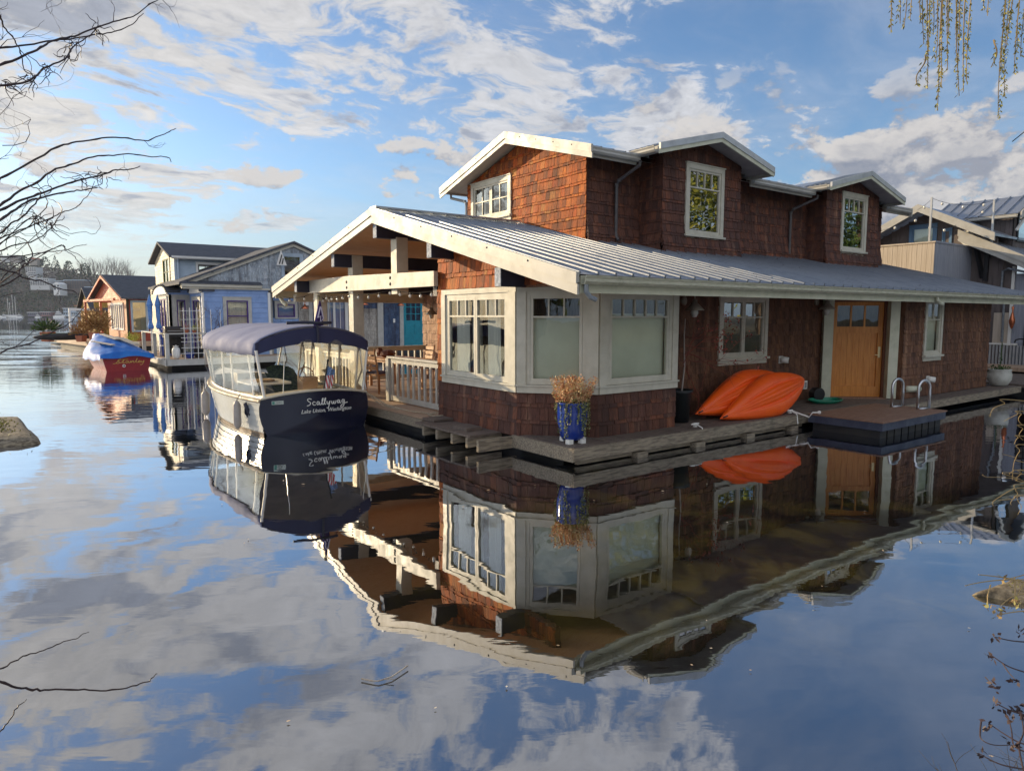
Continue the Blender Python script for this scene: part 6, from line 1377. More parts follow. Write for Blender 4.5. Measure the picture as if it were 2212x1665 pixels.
T8, L8 = frame((22.2, 2.0), (25, 2.0)); m = MB(); wall_sheet(m, T8, 0, L8, 4.0, lambda a: 5.5 + .85 * (1 - abs(a - 1.4) / 1.4), [(.45, 1.5, 4.75, 5.5)], breaks=(1.4,)); m.build('wing_gable', BNB, kh)
window(T8, .35, 1.6, 4.7, 5.6, kh, cas=.10, lites=0, lite_h=0, cm=BLACK, sill=False, gm=GLASSM)
m = MB(); m.bar((22.25, 1.9, 5.05), (22.7, 1.75, 5.65), .07, .07); m.build('wing_bracket', WHITE, kh)
for (p, z0_, z1_, lab) in (((18.3, 3.05), 4.5, 5.93, 'grey terrace pole at the parapet corner carrying bulb strings'), ((20.9, 2.17), 4.5, 6.0, 'grey pole standing on the lower seamed roof carrying bulb strings')):
    m = MB(); m.box(p[0] - .028, p[0] + .028, p[1] - .028, p[1] + .028, z0_, z1_); tag(m.build('light_pole', METALT), lab, 'pole', 'string light poles')
string_light('bulb string between the two grey poles over the terrace', [(18.3, 3.05, 5.90), (20.9, 2.17, 5.98)], 3, .19, .045)
string_light('bulb string along the white terrace gable of the dark house', [(18.3, 5.2, 4.95), (19.0, 3.9, 5.45), (20.2, 3.3, 5.1), (20.9, 2.2, 5.9)], 7, .10, .045)
string_light('bulb string from the tall pole down to the left gable eave', [(18.3, 3.05, 5.88), (18.6, 3.6, 5.62)], 1, .03, .045)
m = MB(); P_ = Vector((18.15, .50, 0))
m.lathe([(.0, 0), (.04, .05), (.085, .20), (.09, .30), (.05, .46), (.02, .60), (.045, .74), (.01, .76)], (20.9, 1.41, 1.65), 10); m.tube([(20.9, 1.41, 2.4), (21.0, 1.41, 2.6)], .006, 4)
tag(m.build('wall_ornament', COPPER, smooth=True), 'copper teardrop ornament hanging on the grey wall of the dark house', 'ornament')
st_ = thing('dark_house_deck', 'sunlit timber deck and grey step beside the dark board house', 'deck', (19, -1, 0))
m = MB(); m.box(19.6, 28, -3, 2.8, .33, .45); m.build('upper_deck', PORCHF, st_); m = MB(); m.box(15.6, 19.6, -2.5, 2.8, .18, .27); m.build('lower_deck', DECK, st_); m = MB(); m.box(15.8, 28, -2.3, 8, -.2, .18); m.build('float', DARKW, st_)
m = MB(); m.tube([(16.6, -.45, .25), (16.6, -.42, 2.6)], .022, 6); m.tube([(16.6, -.42, 1.45), (16.62, -.15, 1.45), (16.62, -.06, 1.42), (16.62, -.04, 1.34)], .022, 6); m.tube([(16.6, -.42, 1.45), (16.6, -1.1, 1.46)], .022, 6); tag(m.build('mooring_pole', BLACK), 'thin black pole with a side rail standing right of the white ceramic pot', 'pole')
MB.build = _b
BR = [
 (0.011, [(-2.634, 3.6, 3.428), (-2.655, 3.711, 3.476), (-2.589, 3.822, 3.537), (-2.526, 3.933, 3.599), (-2.499, 4.044, 3.651), (-2.433, 4.156, 3.715), (-2.382, 4.267, 3.777), (-2.337, 4.378, 3.852), (-2.333, 4.489, 3.948), (-2.359, 4.6, 4.021)]),
 (0.013, [(-2.494, 3.4, 3.268), (-2.516, 3.509, 3.324), (-2.475, 3.618, 3.404), (-2.456, 3.727, 3.487), (-2.464, 3.836, 3.562), (-2.427, 3.945, 3.624), (-2.405, 4.055, 3.697), (-2.367, 4.164, 3.777), (-2.313, 4.273, 3.854), (-2.306, 4.382, 3.915), (-2.245, 4.491, 4.04), (-2.237, 4.6, 4.111)]),
 (0.012, [(-2.427, 3.3, 3.153), (-2.466, 3.429, 3.201), (-2.412, 3.557, 3.267), (-2.416, 3.686, 3.371), (-2.394, 3.814, 3.46), (-2.412, 3.943, 3.572), (-2.394, 4.071, 3.688), (-2.434, 4.2, 3.77)]),
 (0.009, [(-2.446, 3.4, 3.539), (-2.452, 3.443, 3.526), (-2.467, 3.486, 3.495), (-2.463, 3.529, 3.467), (-2.467, 3.571, 3.442), (-2.481, 3.614, 3.407), (-2.497, 3.657, 3.347), (-2.473, 3.7, 3.338)]),
 (0.012, [(-2.536, 3.4, 2.732), (-2.564, 3.518, 2.782), (-2.495, 3.636, 2.883), (-2.417, 3.755, 2.993), (-2.386, 3.873, 3.046), (-2.316, 3.991, 3.098), (-2.273, 4.109, 3.131), (-2.258, 4.227, 3.146), (-2.241, 4.345, 3.171), (-2.226, 4.464, 3.228), (-2.221, 4.582, 3.286), (-2.229, 4.7, 3.338)]),
 (0.013, [(-2.546, 3.4, 2.604), (-2.581, 3.527, 2.652), (-2.568, 3.655, 2.745), (-2.561, 3.782, 2.813), (-2.535, 3.909, 2.91), (-2.511, 4.036, 2.965), (-2.474, 4.164, 3.035), (-2.426, 4.291, 3.071), (-2.377, 4.418, 3.106), (-2.323, 4.545, 3.12), (-2.286, 4.673, 3.145), (-2.32, 4.8, 3.139)]),
 (0.015, [(-2.472, 3.3, 2.572), (-2.514, 3.433, 2.614), (-2.52, 3.567, 2.677), (-2.5, 3.7, 2.738), (-2.482, 3.833, 2.797), (-2.457, 3.967, 2.859), (-2.392, 4.1, 2.917), (-2.387, 4.233, 2.972), (-2.391, 4.367, 2.999), (-2.376, 4.5, 3.049)]),
 (0.014, [(-2.401, 3.2, 2.51), (-2.451, 3.343, 2.555), (-2.475, 3.486, 2.626), (-2.504, 3.629, 2.689), (-2.497, 3.771, 2.741), (-2.483, 3.914, 2.786), (-2.495, 4.057, 2.822), (-2.484, 4.2, 2.864)]),
 (0.01, [(-2.482, 3.3, 2.442), (-2.461, 3.35, 2.493), (-2.438, 3.4, 2.545), (-2.414, 3.45, 2.588), (-2.397, 3.5, 2.647), (-2.389, 3.55, 2.703), (-2.43, 3.6, 2.745), (-2.513, 3.65, 2.774), (-2.566, 3.7, 2.803)]),
 (0.008, [(-2.634, 3.5, 2.449), (-2.63, 3.578, 2.495), (-2.583, 3.656, 2.543), (-2.533, 3.733, 2.593), (-2.499, 3.811, 2.64), (-2.484, 3.889, 2.677), (-2.472, 3.967, 2.71), (-2.48, 4.044, 2.76), (-2.485, 4.122, 2.811), (-2.499, 4.2, 2.898)]),
 (0.008, [(-2.637, 3.5, 2.401), (-2.624, 3.562, 2.431), (-2.587, 3.625, 2.466), (-2.549, 3.688, 2.487), (-2.506, 3.75, 2.545), (-2.48, 3.812, 2.624), (-2.495, 3.875, 2.696), (-2.566, 3.938, 2.737), (-2.66, 4.0, 2.769)]),
 (0.008, [(-2.865, 3.8, 2.408), (-2.885, 3.914, 2.426), (-2.835, 4.029, 2.444), (-2.823, 4.143, 2.47), (-2.782, 4.257, 2.495), (-2.802, 4.371, 2.512), (-2.805, 4.486, 2.547), (-2.813, 4.6, 2.568)]),
 (0.005, [(-2.827, 4.4, 2.511), (-2.801, 4.433, 2.481), (-2.788, 4.467, 2.441), (-2.793, 4.5, 2.401), (-2.786, 4.533, 2.341), (-2.777, 4.567, 2.305), (-2.826, 4.6, 2.256)]),
 (0.005, [(-2.756, 4.3, 2.505), (-2.755, 4.4, 2.49), (-2.77, 4.5, 2.462)]),
 (0.011, [(-2.264, 3.0, 2.313), (-2.321, 3.143, 2.308), (-2.359, 3.286, 2.303), (-2.402, 3.429, 2.282), (-2.414, 3.571, 2.275), (-2.44, 3.714, 2.249), (-2.45, 3.857, 2.233), (-2.506, 4.0, 2.219)]),
 (0.007, [(-2.351, 3.3, 2.298), (-2.362, 3.337, 2.328), (-2.349, 3.375, 2.363), (-2.356, 3.413, 2.403), (-2.395, 3.45, 2.453), (-2.458, 3.487, 2.485), (-2.532, 3.525, 2.499), (-2.591, 3.562, 2.474), (-2.611, 3.6, 2.439)]),
 (0.005, [(-3.0, 4.0, 2.191), (-2.982, 4.1, 2.227), (-2.983, 4.2, 2.242), (-3.018, 4.3, 2.254)]),
 (0.005, [(-2.532, 3.7, 2.569), (-2.584, 3.8, 2.52), (-2.591, 3.9, 2.478), (-2.614, 4.0, 2.477)]),
 (0.006, [(-2.529, 3.7, 2.609), (-2.497, 3.75, 2.676), (-2.527, 3.8, 2.735), (-2.597, 3.85, 2.816), (-2.694, 3.9, 2.835)]),
 (0.003, [(-2.445, 3.7, 2.788), (-2.48, 3.75, 2.847), (-2.537, 3.8, 2.888), (-2.6, 3.85, 2.929), (-2.676, 3.9, 2.95)]),
 (0.0035, [(-2.606, 4.0, 2.596), (-2.573, 4.05, 2.575), (-2.525, 4.1, 2.592), (-2.488, 4.15, 2.583), (-2.48, 4.2, 2.632), (-2.519, 4.25, 2.685), (-2.577, 4.3, 2.705)]),
 (0.0065, [(-1.845, 2.3, 0.844), (-1.862, 2.375, 0.822), (-1.866, 2.45, 0.812), (-1.873, 2.525, 0.798), (-1.86, 2.6, 0.777), (-1.846, 2.675, 0.771), (-1.829, 2.75, 0.755), (-1.845, 2.825, 0.739), (-1.867, 2.9, 0.714)]),
 (0.0095, [(-1.766, 2.2, 0.878), (-1.779, 2.264, 0.833), (-1.769, 2.327, 0.781), (-1.759, 2.391, 0.736), (-1.745, 2.455, 0.696), (-1.681, 2.518, 0.663), (-1.633, 2.582, 0.623), (-1.588, 2.645, 0.592), (-1.579, 2.709, 0.569), (-1.55, 2.773, 0.553), (-1.568, 2.836, 0.531), (-1.576, 2.9, 0.52)]),
 (0.006, [(-1.77, 2.2, 0.668), (-1.789, 2.26, 0.657), (-1.802, 2.32, 0.658), (-1.817, 2.38, 0.672), (-1.841, 2.44, 0.655), (-1.871, 2.5, 0.632)]),
 (0.0075, [(-2.504, 3.3, 1.897), (-2.523, 3.375, 1.919), (-2.498, 3.45, 1.942), (-2.483, 3.525, 1.957), (-2.431, 3.6, 2.005), (-2.395, 3.675, 2.041), (-2.382, 3.75, 2.086), (-2.372, 3.825, 2.152), (-2.377, 3.9, 2.207)]),
 (0.003, [(-2.649, 3.5, 1.971), (-2.649, 3.55, 1.966), (-2.65, 3.6, 1.945), (-2.644, 3.65, 1.92), (-2.643, 3.7, 1.892)]),
]
GN = [(-2.301, 4.0, 3.701), (-2.452, 4.0, 3.604), (-2.494, 4.0, 3.537), (-2.35, 3.6, 3.347), (-2.427, 3.6, 3.286), (-2.569, 3.6, 3.263), (-2.445, 4.0, 2.876), (-2.317, 4.0, 2.897), (-2.377, 3.6, 2.585), (-2.461, 3.6, 2.595)]
WS = [((2.416, 4.6, 4.124), (2.425, 4.6, 3.904)), ((2.606, 4.85, 4.235), (2.603, 4.85, 4.06)), ((2.772, 5.1, 4.345), (2.781, 5.1, 4.136)), ((2.952, 5.35, 4.455), (2.962, 5.35, 4.29)), ((2.607, 4.6, 4.124), (2.612, 4.6, 3.966)), ((2.797, 4.85, 4.235), (2.818, 4.85, 3.633)), ((2.959, 5.1, 4.345), (2.96, 5.1, 3.943)), ((3.118, 5.35, 4.455), (3.129, 5.35, 4.182)), ((2.65, 4.6, 3.762), (2.617, 4.6, 3.576)), ((2.902, 4.85, 4.111), (2.903, 4.85, 3.49)), ((3.052, 5.1, 4.345), (3.066, 5.1, 3.723)), ((3.186, 5.35, 4.096), (3.156, 5.35, 3.987)), ((2.801, 4.6, 4.124), (2.802, 4.6, 3.875)), ((2.91, 4.85, 3.904), (2.955, 4.85, 3.756)), ((3.129, 5.1, 4.079), (3.196, 5.1, 3.665)), ((3.3, 5.35, 4.455), (3.326, 5.35, 3.918)), ((2.863, 4.6, 4.124), (2.922, 4.6, 3.544)), ((3.078, 4.85, 4.235), (3.101, 4.85, 3.68)), ((3.327, 5.1, 4.345), (3.339, 5.1, 4.253)), ((3.581, 5.35, 4.421), (3.535, 5.35, 4.313)), ((3.106, 4.6, 3.861), (3.103, 4.6, 3.693)), ((3.29, 4.85, 4.235), (3.339, 4.85, 3.445)), ((3.491, 5.1, 4.345), (3.5, 5.1, 3.833)), ((3.675, 5.35, 4.033), (3.709, 5.35, 3.733)), ((3.179, 4.6, 4.124), (3.193, 4.6, 3.831)), ((3.393, 4.85, 4.235), (3.427, 4.85, 3.738)), ((3.616, 5.1, 4.345), (3.64, 5.1, 3.943)), ((3.766, 5.35, 4.455), (3.785, 5.35, 4.09)), ((2.624, 4.6, 4.124), (2.64, 4.6, 3.831)), ((3.007, 4.85, 4.235), (3.031, 4.85, 3.967))]
RD = [[(2.291, 3.1, 1.718), (2.247, 3.1, 1.701), (2.197, 3.1, 1.679), (2.183, 3.1, 1.64)], [(2.363, 3.1, 1.663), (2.309, 3.1, 1.652), (2.25, 3.1, 1.621)], [(2.363, 3.1, 1.663), (2.327, 3.1, 1.652), (2.314, 3.1, 1.629), (2.33, 3.1, 1.607), (2.345, 3.1, 1.603)], [(2.367, 3.1, 1.6), (2.339, 3.1, 1.585), (2.323, 3.1, 1.555), (2.343, 3.1, 1.533)], [(2.371, 3.1, 1.548), (2.32, 3.1, 1.544), (2.304, 3.1, 1.514)], [(2.374, 3.1, 1.511), (2.332, 3.1, 1.481), (2.31, 3.1, 1.432), (2.307, 3.1, 1.383), (2.309, 3.1, 1.346)], [(2.381, 3.1, 1.425), (2.316, 3.1, 1.451), (2.254, 3.1, 1.468)], [(2.384, 3.1, 1.387), (2.31, 3.1, 1.387), (2.292, 3.1, 1.374)], [(2.383, 3.1, 1.391), (2.348, 3.1, 1.376), (2.318, 3.1, 1.349)], [(2.388, 3.1, 1.331), (2.331, 3.1, 1.351), (2.26, 3.1, 1.359), (2.19, 3.1, 1.361), (2.167, 3.1, 1.372)], [(2.389, 3.1, 1.321), (2.316, 3.1, 1.304), (2.259, 3.1, 1.27), (2.226, 3.1, 1.244), (2.229, 3.1, 1.225)], [(2.39, 3.1, 1.308), (2.337, 3.1, 1.278), (2.309, 3.1, 1.244), (2.312, 3.1, 1.229)], [(2.393, 3.1, 1.266), (2.32, 3.1, 1.257), (2.251, 3.1, 1.251)], [(2.392, 3.1, 1.278), (2.36, 3.1, 1.217), (2.345, 3.1, 1.183)], [(2.303, 3.1, 1.38), (2.335, 3.1, 1.353), (2.388, 3.1, 1.331)]]
RD2 = [[(1.96, 2.498, 1.095), (1.889, 2.519, 1.107), (1.827, 2.529, 1.113), (1.784, 2.533, 1.116)], [(1.971, 2.513, 1.104), (1.85, 2.511, 1.103), (1.763, 2.501, 1.097), (1.705, 2.489, 1.09)], [(1.992, 2.543, 1.122), (1.941, 2.528, 1.113), (1.868, 2.513, 1.104)], [(1.914, 2.522, 1.109), (1.887, 2.48, 1.085), (1.84, 2.414, 1.049)], [(1.803, 2.492, 1.092), (1.765, 2.45, 1.068), (1.742, 2.414, 1.049)], [(1.986, 2.534, 1.116), (1.918, 2.486, 1.088), (1.848, 2.426, 1.055)], [(1.935, 2.462, 1.075), (1.85, 2.444, 1.065), (1.779, 2.405, 1.044)], [(1.883, 2.39, 1.037), (1.82, 2.385, 1.034), (1.747, 2.373, 1.028)], [(1.793, 2.264, 0.979), (1.729, 2.27, 0.982), (1.682, 2.285, 0.988)], [(1.701, 2.138, 0.933), (1.648, 2.168, 0.943), (1.621, 2.213, 0.959)], [(1.637, 2.18, 0.947), (1.632, 2.144, 0.935), (1.633, 2.114, 0.926)], [(1.543, 2.126, 0.929), (1.544, 2.084, 0.917)], [(1.578, 1.97, 0.89), (1.536, 1.988, 0.894), (1.507, 2.019, 0.901)], [(1.489, 1.85, 0.873), (1.463, 1.868, 0.875), (1.445, 1.904, 0.879), (1.432, 1.937, 0.884)], [(1.419, 1.958, 0.888), (1.383, 1.91, 0.88), (1.365, 1.877, 0.876), (1.385, 1.856, 0.873), (1.437, 1.856, 0.873)], [(1.417, 1.754, 0.867), (1.352, 1.778, 0.867), (1.32, 1.823, 0.87)], [(1.395, 1.752, 0.866), (1.454, 1.85, 0.873), (1.511, 1.91, 0.88), (1.565, 2.0, 0.896)], [(1.467, 1.82, 0.87), (1.441, 1.85, 0.873), (1.476, 1.91, 0.88), (1.505, 1.964, 0.889)], [(1.511, 1.88, 0.876), (1.546, 1.958, 0.888), (1.559, 1.988, 0.894)], [(1.839, 2.336, 1.011), (1.805, 2.318, 1.002), (1.786, 2.306, 0.997)]]
# ------------------------------------------------------------------ FAR SHORE (800 m and more across the lake)
def far(fx, fy=None, D=800, z=None):
    k = D / 800; x = (fx * .0788 - 598) * k
    return at(x, D, z if z is not None else (0 if fy is None else 2.1 + (82.4 - fy * .0788) * k))
HILLM = weathered((.075, .065, .050), (.045, .055, .030), .02, rough=1, name='hillside_ground')
m = MB(); rows = []
prof = [(-2200, 88), (-800, 92), (0, 90), (500, 84), (900, 78), (1300, 70), (1700, 60), (2100, 50), (2600, 40), (3400, 30), (5000, 24), (9000, 20), (14000, 18)]
for fx, top_ in prof:
    row = []
    for D, f in ((795, -.01), (806, .02), (850, .22), (900, .52), (950, .78), (1000, .92), (1080, 1.0), (1250, 1.0), (1600, .5)): row.append(far(fx, D=D, z=top_ * f * .86 + (1.2 if f > 0 else -1)))
    rows.append(row)
m.grid(rows[::-1]); tag(m.build('far_hill', HILLM, smooth=True), kind='structure')
def hz_(fx, D):
    import bisect
    xs = [p[0] for p in prof]; i = max(1, min(len(xs) - 1, bisect.bisect(xs, fx))); t_ = (fx - xs[i - 1]) / (xs[i] - xs[i - 1]); top_ = prof[i - 1][1] * (1 - t_) + prof[i][1] * t_
    Ds = [(795, -.01), (806, .02), (850, .22), (900, .52), (950, .78), (1000, .92), (1080, 1.0), (1250, 1.0)]
    for (d0, f0), (d1, f1) in zip(Ds, Ds[1:]):
        if d0 <= D <= d1: return top_ * (f0 + (f1 - f0) * (D - d0) / (d1 - d0)) * .86 + 1
    return 1
FTREE = leafmat('far_tree_leaves', [(0, (.018, .030, .012)), (.35, (.035, .050, .018)), (.6, (.085, .070, .045)), (.85, (.13, .10, .075)), (1, (.06, .09, .03))], rough=1)
FBARE = leafmat('far_bare_twigs', [(0, (.07, .05, .045)), (.5, (.13, .095, .08)), (1, (.17, .13, .11))], rough=1)
FEVER = leafmat('far_evergreen', [(0, (.008, .022, .010)), (.5, (.018, .042, .016)), (1, (.05, .08, .03))], rough=1)
def fclump(mb, c, r, h, n, s, cone=False):
    for i in range(n):
        a = random.uniform(0, 6.283); t_ = random.random(); rr = (1 - t_) * r if cone else r * math.sin(math.pi * (.12 + .86 * t_)) ** .6
        rr *= math.sqrt(random.random()) * .4 + .65; p = c + Vector((rr * math.cos(a), rr * math.sin(a), h * t_)); q = s * random.uniform(.5, 1.2) * (1 - .5 * t_ if cone else 1)
        d1 = rv().normalized() * q; d2 = d1.cross(rv()).normalized() * q * .7; mb.add([p - d1, p + d2, p + d1, p - d2], [(0, 1, 2, 3)])
wd = MB(); wd2 = MB()
for i in range(2300):
    fx = random.uniform(-900, 4200) if i % 5 else random.uniform(4200, 9000); D = 808 + 250 * random.random() ** 1.15; h = random.uniform(6, 13); c = far(fx, D=D, z=hz_(fx, D) - 1)
    fclump(wd if random.random() < .55 else wd2, c, h * .42, h, 17, 1.5)
tag(wd.build('shore_woodland', FTREE), 'mixed green and brown winter woodland covering the far hillside', 'woodland', kind='stuff'); tag(wd2.build('bare_woodland', FBARE), 'leafless grey brown trees mixed over the far hillside', 'woodland', kind='stuff')
# ridge trees one can tell apart
def ridge_tree(fx, fy_top, D, kind, lab, w=None):
    b = far(fx, D=D, z=hz_(fx, D) - 1); top_ = far(fx, fy_top, D).z; H_ = top_ - b.z; t = thing('evergreen_tree' if kind != 'bare' else 'bare_tree', lab, 'tree', b, group={'bare': 'leafless trees on the far ridge', 'cone': 'evergreens on the far ridge', 'round': 'evergreens on the far ridge'}[kind])
    m = MB(); m.tube([b, b + Vector((0, 0, H_ * .8))], [.45, .2], 5); m.build('trunk', TWIG, t); m = MB(); w = w or H_ * .3
    if kind == 'bare':
        for k in range(15):
            a = random.uniform(0, 6.28); d = Vector((math.cos(a) * .32, math.sin(a) * .32, 1)); twig_tree(m, b + Vector((0, 0, H_ * random.uniform(.12, .4))), d, H_ * .36, .20, 3, .5, .62, 3, .12)
        m.build('crown', FBARE, t)
    else:
        fclump(m, b + Vector((0, 0, H_ * .12)), w, H_ * .9, 240, 1.25, kind == 'cone'); m.build('crown', FEVER, t)
RT_ = [(130, 120, 'cone'), (225, 145, 'cone'), (470, 195, 'round'), (590, 215, 'round'), (760, 195, 'round'), (905, 172, 'cone'), (940, 240, 'cone'), (1100, 255, 'round'), (1330, 290, 'round'), (1400, 320, 'cone')]
for i, (fx, fy, k) in enumerate(RT_): ridge_tree(fx, fy, 1010, k, ['tall pointed evergreen at the far left of the ridge', 'small pointed evergreen left of the flat ridge house', 'dark rounded evergreen right of the flat ridge house', 'low rounded evergreen beside the red roofed ridge house', 'dark wide evergreen in the middle of the ridge', 'tall pointed evergreen at the middle of the ridge', 'shorter evergreen behind the tallest pointed one', 'rounded evergreen left of the bare tree row', 'dark evergreen at the left foot of the bare trees', 'dark evergreen under the bare tree row'][i])
BT_ = [(1290, 225), (1380, 200), (1470, 190), (1560, 195), (1650, 205), (1730, 185), (1800, 178), (1870, 200), (1950, 262), (2000, 300), (1050, 245)]
lb = ['leftmost', 'second', 'third', 'fourth', 'fifth', 'sixth', 'tallest', 'eighth', 'ninth, lower', 'rightmost, lowest', 'isolated pale']
for (fx, fy), l_ in zip(BT_, lb): ridge_tree(fx, fy, 1015, 'bare', l_ + ' leafless tree of the row on the far ridge')
# buildings
def fbuild(name, lab, fx0, fx1, fyt, fyb, D, wall, roofm=None, floors=2, cols_=6, pitched=0, wincol=None, group=None, cat='building'):
    a = far(fx0, D=D); b = far(fx1, D=D); z1 = far(fx0, fyt, D).z; z0 = far(fx0, fyb, D).z
    t = thing(name, lab, cat, (a.x, a.y, z0), math.atan2((b - a).y, (b - a).x), group); L = (b - a).length; H_ = z1 - z0
    m = MB(); m.box(0, L, 0, 14, -6, H_); m.build('walls', wall, t, local=True)
    if pitched: m = MB(); m.prism([(-.6, -.8, H_), (L + .6, -.8, H_), (L / 2, -.8, H_ + pitched)], (0, 15, 0)); m.build('roof', roofm or ASPH, t, local=True)
    else: m = MB(); m.box(-.5, L + .5, -.8, 14, H_ - .2, H_ + .6); m.build('roof', roofm or WHITE, t, local=True)
    fh = H_ / floors
    for f in range(floors):
        for c in range(cols_):
            m = MB(); w_ = L / cols_; m.box(c * w_ + w_ * .2, c * w_ + w_ * .8, -.12, 0, f * fh + fh * .25, f * fh + fh * .8); m.build('window', wincol or FDW, t, local=True)
    if floors > 1:
        for f in range(1, floors): m = MB(); m.box(0, L, -1.2, 0, f * fh - .2, f * fh + .15); m.build('balcony', wall if wall is not BNB else GLAP, t, local=True)
    return t
FDW = mat('far_dark_window', (.04, .05, .07), .4); FW_ = mat('far_white_wall', (.55, .55, .54), .8); FB_ = mat('far_brown_wall', (.13, .10, .09), .8); FT_ = mat('far_tan_wall', (.34, .30, .26), .8)
fbuild('hillside_house', 'flat roofed grey house on the far ridge at left', 245, 370, 172, 215, 1000, FT_, BLACK, 2, 4)
fbuild('hillside_house', 'pale low house beside the grey ridge house', 120, 240, 180, 205, 1004, FW_, WHITE, 1, 4)
fbuild('hillside_house', 'red roofed house on the far ridge', 530, 640, 225, 250, 1000, FT_, TERRA, 1, 4, 2.5)
fbuild('apartment_block', 'white terraced apartment block high on the far hill', 465, 618, 345, 400, 930, FW_, FW_, 3, 5)
fbuild('apartment_block', 'lower white terraces under the high apartment block', 500, 612, 410, 470, 915, FW_, FW_, 2, 4)
fbuild('hillside_house', 'tan house right of the white terraces with a bright window row', 680, 830, 400, 425, 945, FT_, FT_, 1, 5, 0, WHITE)
fbuild('apartment_block', 'sprawling white apartment complex in the middle of the far slope', 520, 800, 540, 600, 880, FW_, FW_, 3, 8)
fbuild('apartment_block', 'white upper wing of the sprawling apartment complex', 640, 790, 505, 540, 888, FW_, FW_, 1, 5)
fbuild('hillside_house', 'tall narrow white gabled house beside the long brown block', 855, 950, 590, 680, 860, WHITE, WHITE, 2, 2, 3)
fbuild('apartment_block', 'long brown apartment block with rows of balconies on the far slope', 1020, 1310, 530, 650, 880, FB_, GLAP, 4, 8)
fbuild('apartment_block', 'left wing of the long brown apartment block with a chimney', 890, 1020, 540, 590, 884, FB_, GLAP, 2, 3)
fbuild('hillside_house', 'grey flat house low right of the long brown block', 1320, 1460, 630, 665, 870, FT_, GLAP, 1, 4)
fbuild('boat_shed', 'blue grey boat shed on the far waterline', 980, 1180, 940, 1040, 798, GLAP, METALT, 2, 7, group=None)
fbuild('boat_shed', 'pale roofed boat shed at the right of the far waterline', 1180, 1390, 960, 1040, 799, FW_, METALT, 2, 6)
fbuild('boat_shed', 'yellow signed warehouse above the boat sheds', 1150, 1350, 900, 935, 812, mat('far_yellow_wall', (.35, .24, .08), .8), TERRA, 1, 5)
fbuild('boat_shed', 'low violet grey dock shed right of the sailing boats', 450, 600, 1000, 1045, 799, mat('far_violet_wall', (.16, .15, .20), .8), METALT, 1, 5)
fbuild('boat_shed', 'reddish dock shed left of the motor yacht', 640, 790, 995, 1045, 800, mat('far_red_wall', (.28, .16, .16), .8), METALT, 1, 5)
m = MB(); a = far(-600, D=796); b = far(2600, D=796); m.bar(a + Vector((0, 0, .5)), b + Vector((0, 0, .5)), 3, 1.6); tag(m.build('far_dock', DARKW), 'long dark dock along the far shore waterline', 'dock')
def sail(fx, fyt, lab, L=14):
    p = far(fx, D=785, z=0); t = thing('sailboat', lab, 'sailboat', p, -YAW + R(random.uniform(-12, 12)), 'sailing boats moored on the far shore'); H_ = far(fx, fyt, 785).z
    m = MB(); m.prism([(-L / 2, 0, .2), (L / 2 - 2, 0, .2), (L / 2, 0, 2.0), (-L / 2, 0, 1.7)], (0, 3.4, 0)); m.build('hull', WHITE, t, local=True)
    m = MB(); m.box(-L * .25, L * .15, .8, 2.6, 1.7, 2.9); m.build('cabin', FW_, t, local=True); m = MB(); m.tube([(0, 1.7, 2), (0, 1.7, H_)], .16, 5); m.build('mast', WHITE, t, local=True)
    m = MB(); m.tube([(0, 1.7, H_), (L / 2, 1.7, 2)], .04, 4); m.tube([(0, 1.7, H_), (-L / 2, 1.7, 2)], .04, 4); m.build('rigging', PIPEG, t, local=True); m = MB(); m.tube([(0, 1.7, 3.2), (-L * .38, 1.7, 3.2)], .25, 5); m.build('boom', NAVY_SHADE, t, local=True)
for fx, fy, l_ in ((150, 785, 'leftmost tall masted sailboat of the moored group'), (218, 738, 'sailboat with the tallest mast of the moored group'), (262, 768, 'sailboat right of the tallest mast'), (178, 850, 'sailboat with the shortest mast between taller ones'), (-5, 890, 'sailboat cut by the left edge of the view')): sail(fx, fy, l_)
def yacht(fx, lab, s=1.0):
    p = far(fx, D=780, z=0); t = thing('motor_yacht', lab, 'yacht', p, -YAW + R(8)); m = MB(); m.prism([(-7 * s, 0, 0), (6 * s, 0, 0), (8 * s, 0, 2.6 * s), (-7 * s, 0, 2.2 * s)], (0, 4, 0)); m.build('hull', WHITE, t, local=True)
    m = MB(); m.box(-5 * s, 4 * s, .4, 3.6, 2.2 * s, 4.6 * s); m.box(-4 * s, 2 * s, .6, 3.4, 4.6 * s, 6.8 * s); m.box(-3 * s, .5 * s, .8, 3.2, 6.8 * s, 8.4 * s); m.build('cabin', FW_, t, local=True)
    m = MB(); m.box(-4.6 * s, 3.6 * s, .3, .4, 3.0 * s, 3.9 * s); m.box(-3.6 * s, 1.8 * s, .5, .6, 5.3 * s, 6.1 * s); m.build('window_band', BLACK, t, local=True); m = MB(); m.tube([(-1, 2, 8.4 * s), (-1, 2, 12 * s)], .12, 4); m.build('mast', WHITE, t, local=True)
yacht(905, 'large white motor yacht with stacked decks on the far shore', .85); yacht(1120, 'smaller white motor boat in front of the boat sheds', .42); yacht(320, 'white cruiser right of the moored sailboats', .45); yacht(590, 'small white cruiser at the violet dock shed', .4); yacht(90, 'white cruiser under the left sailboat masts', .4)

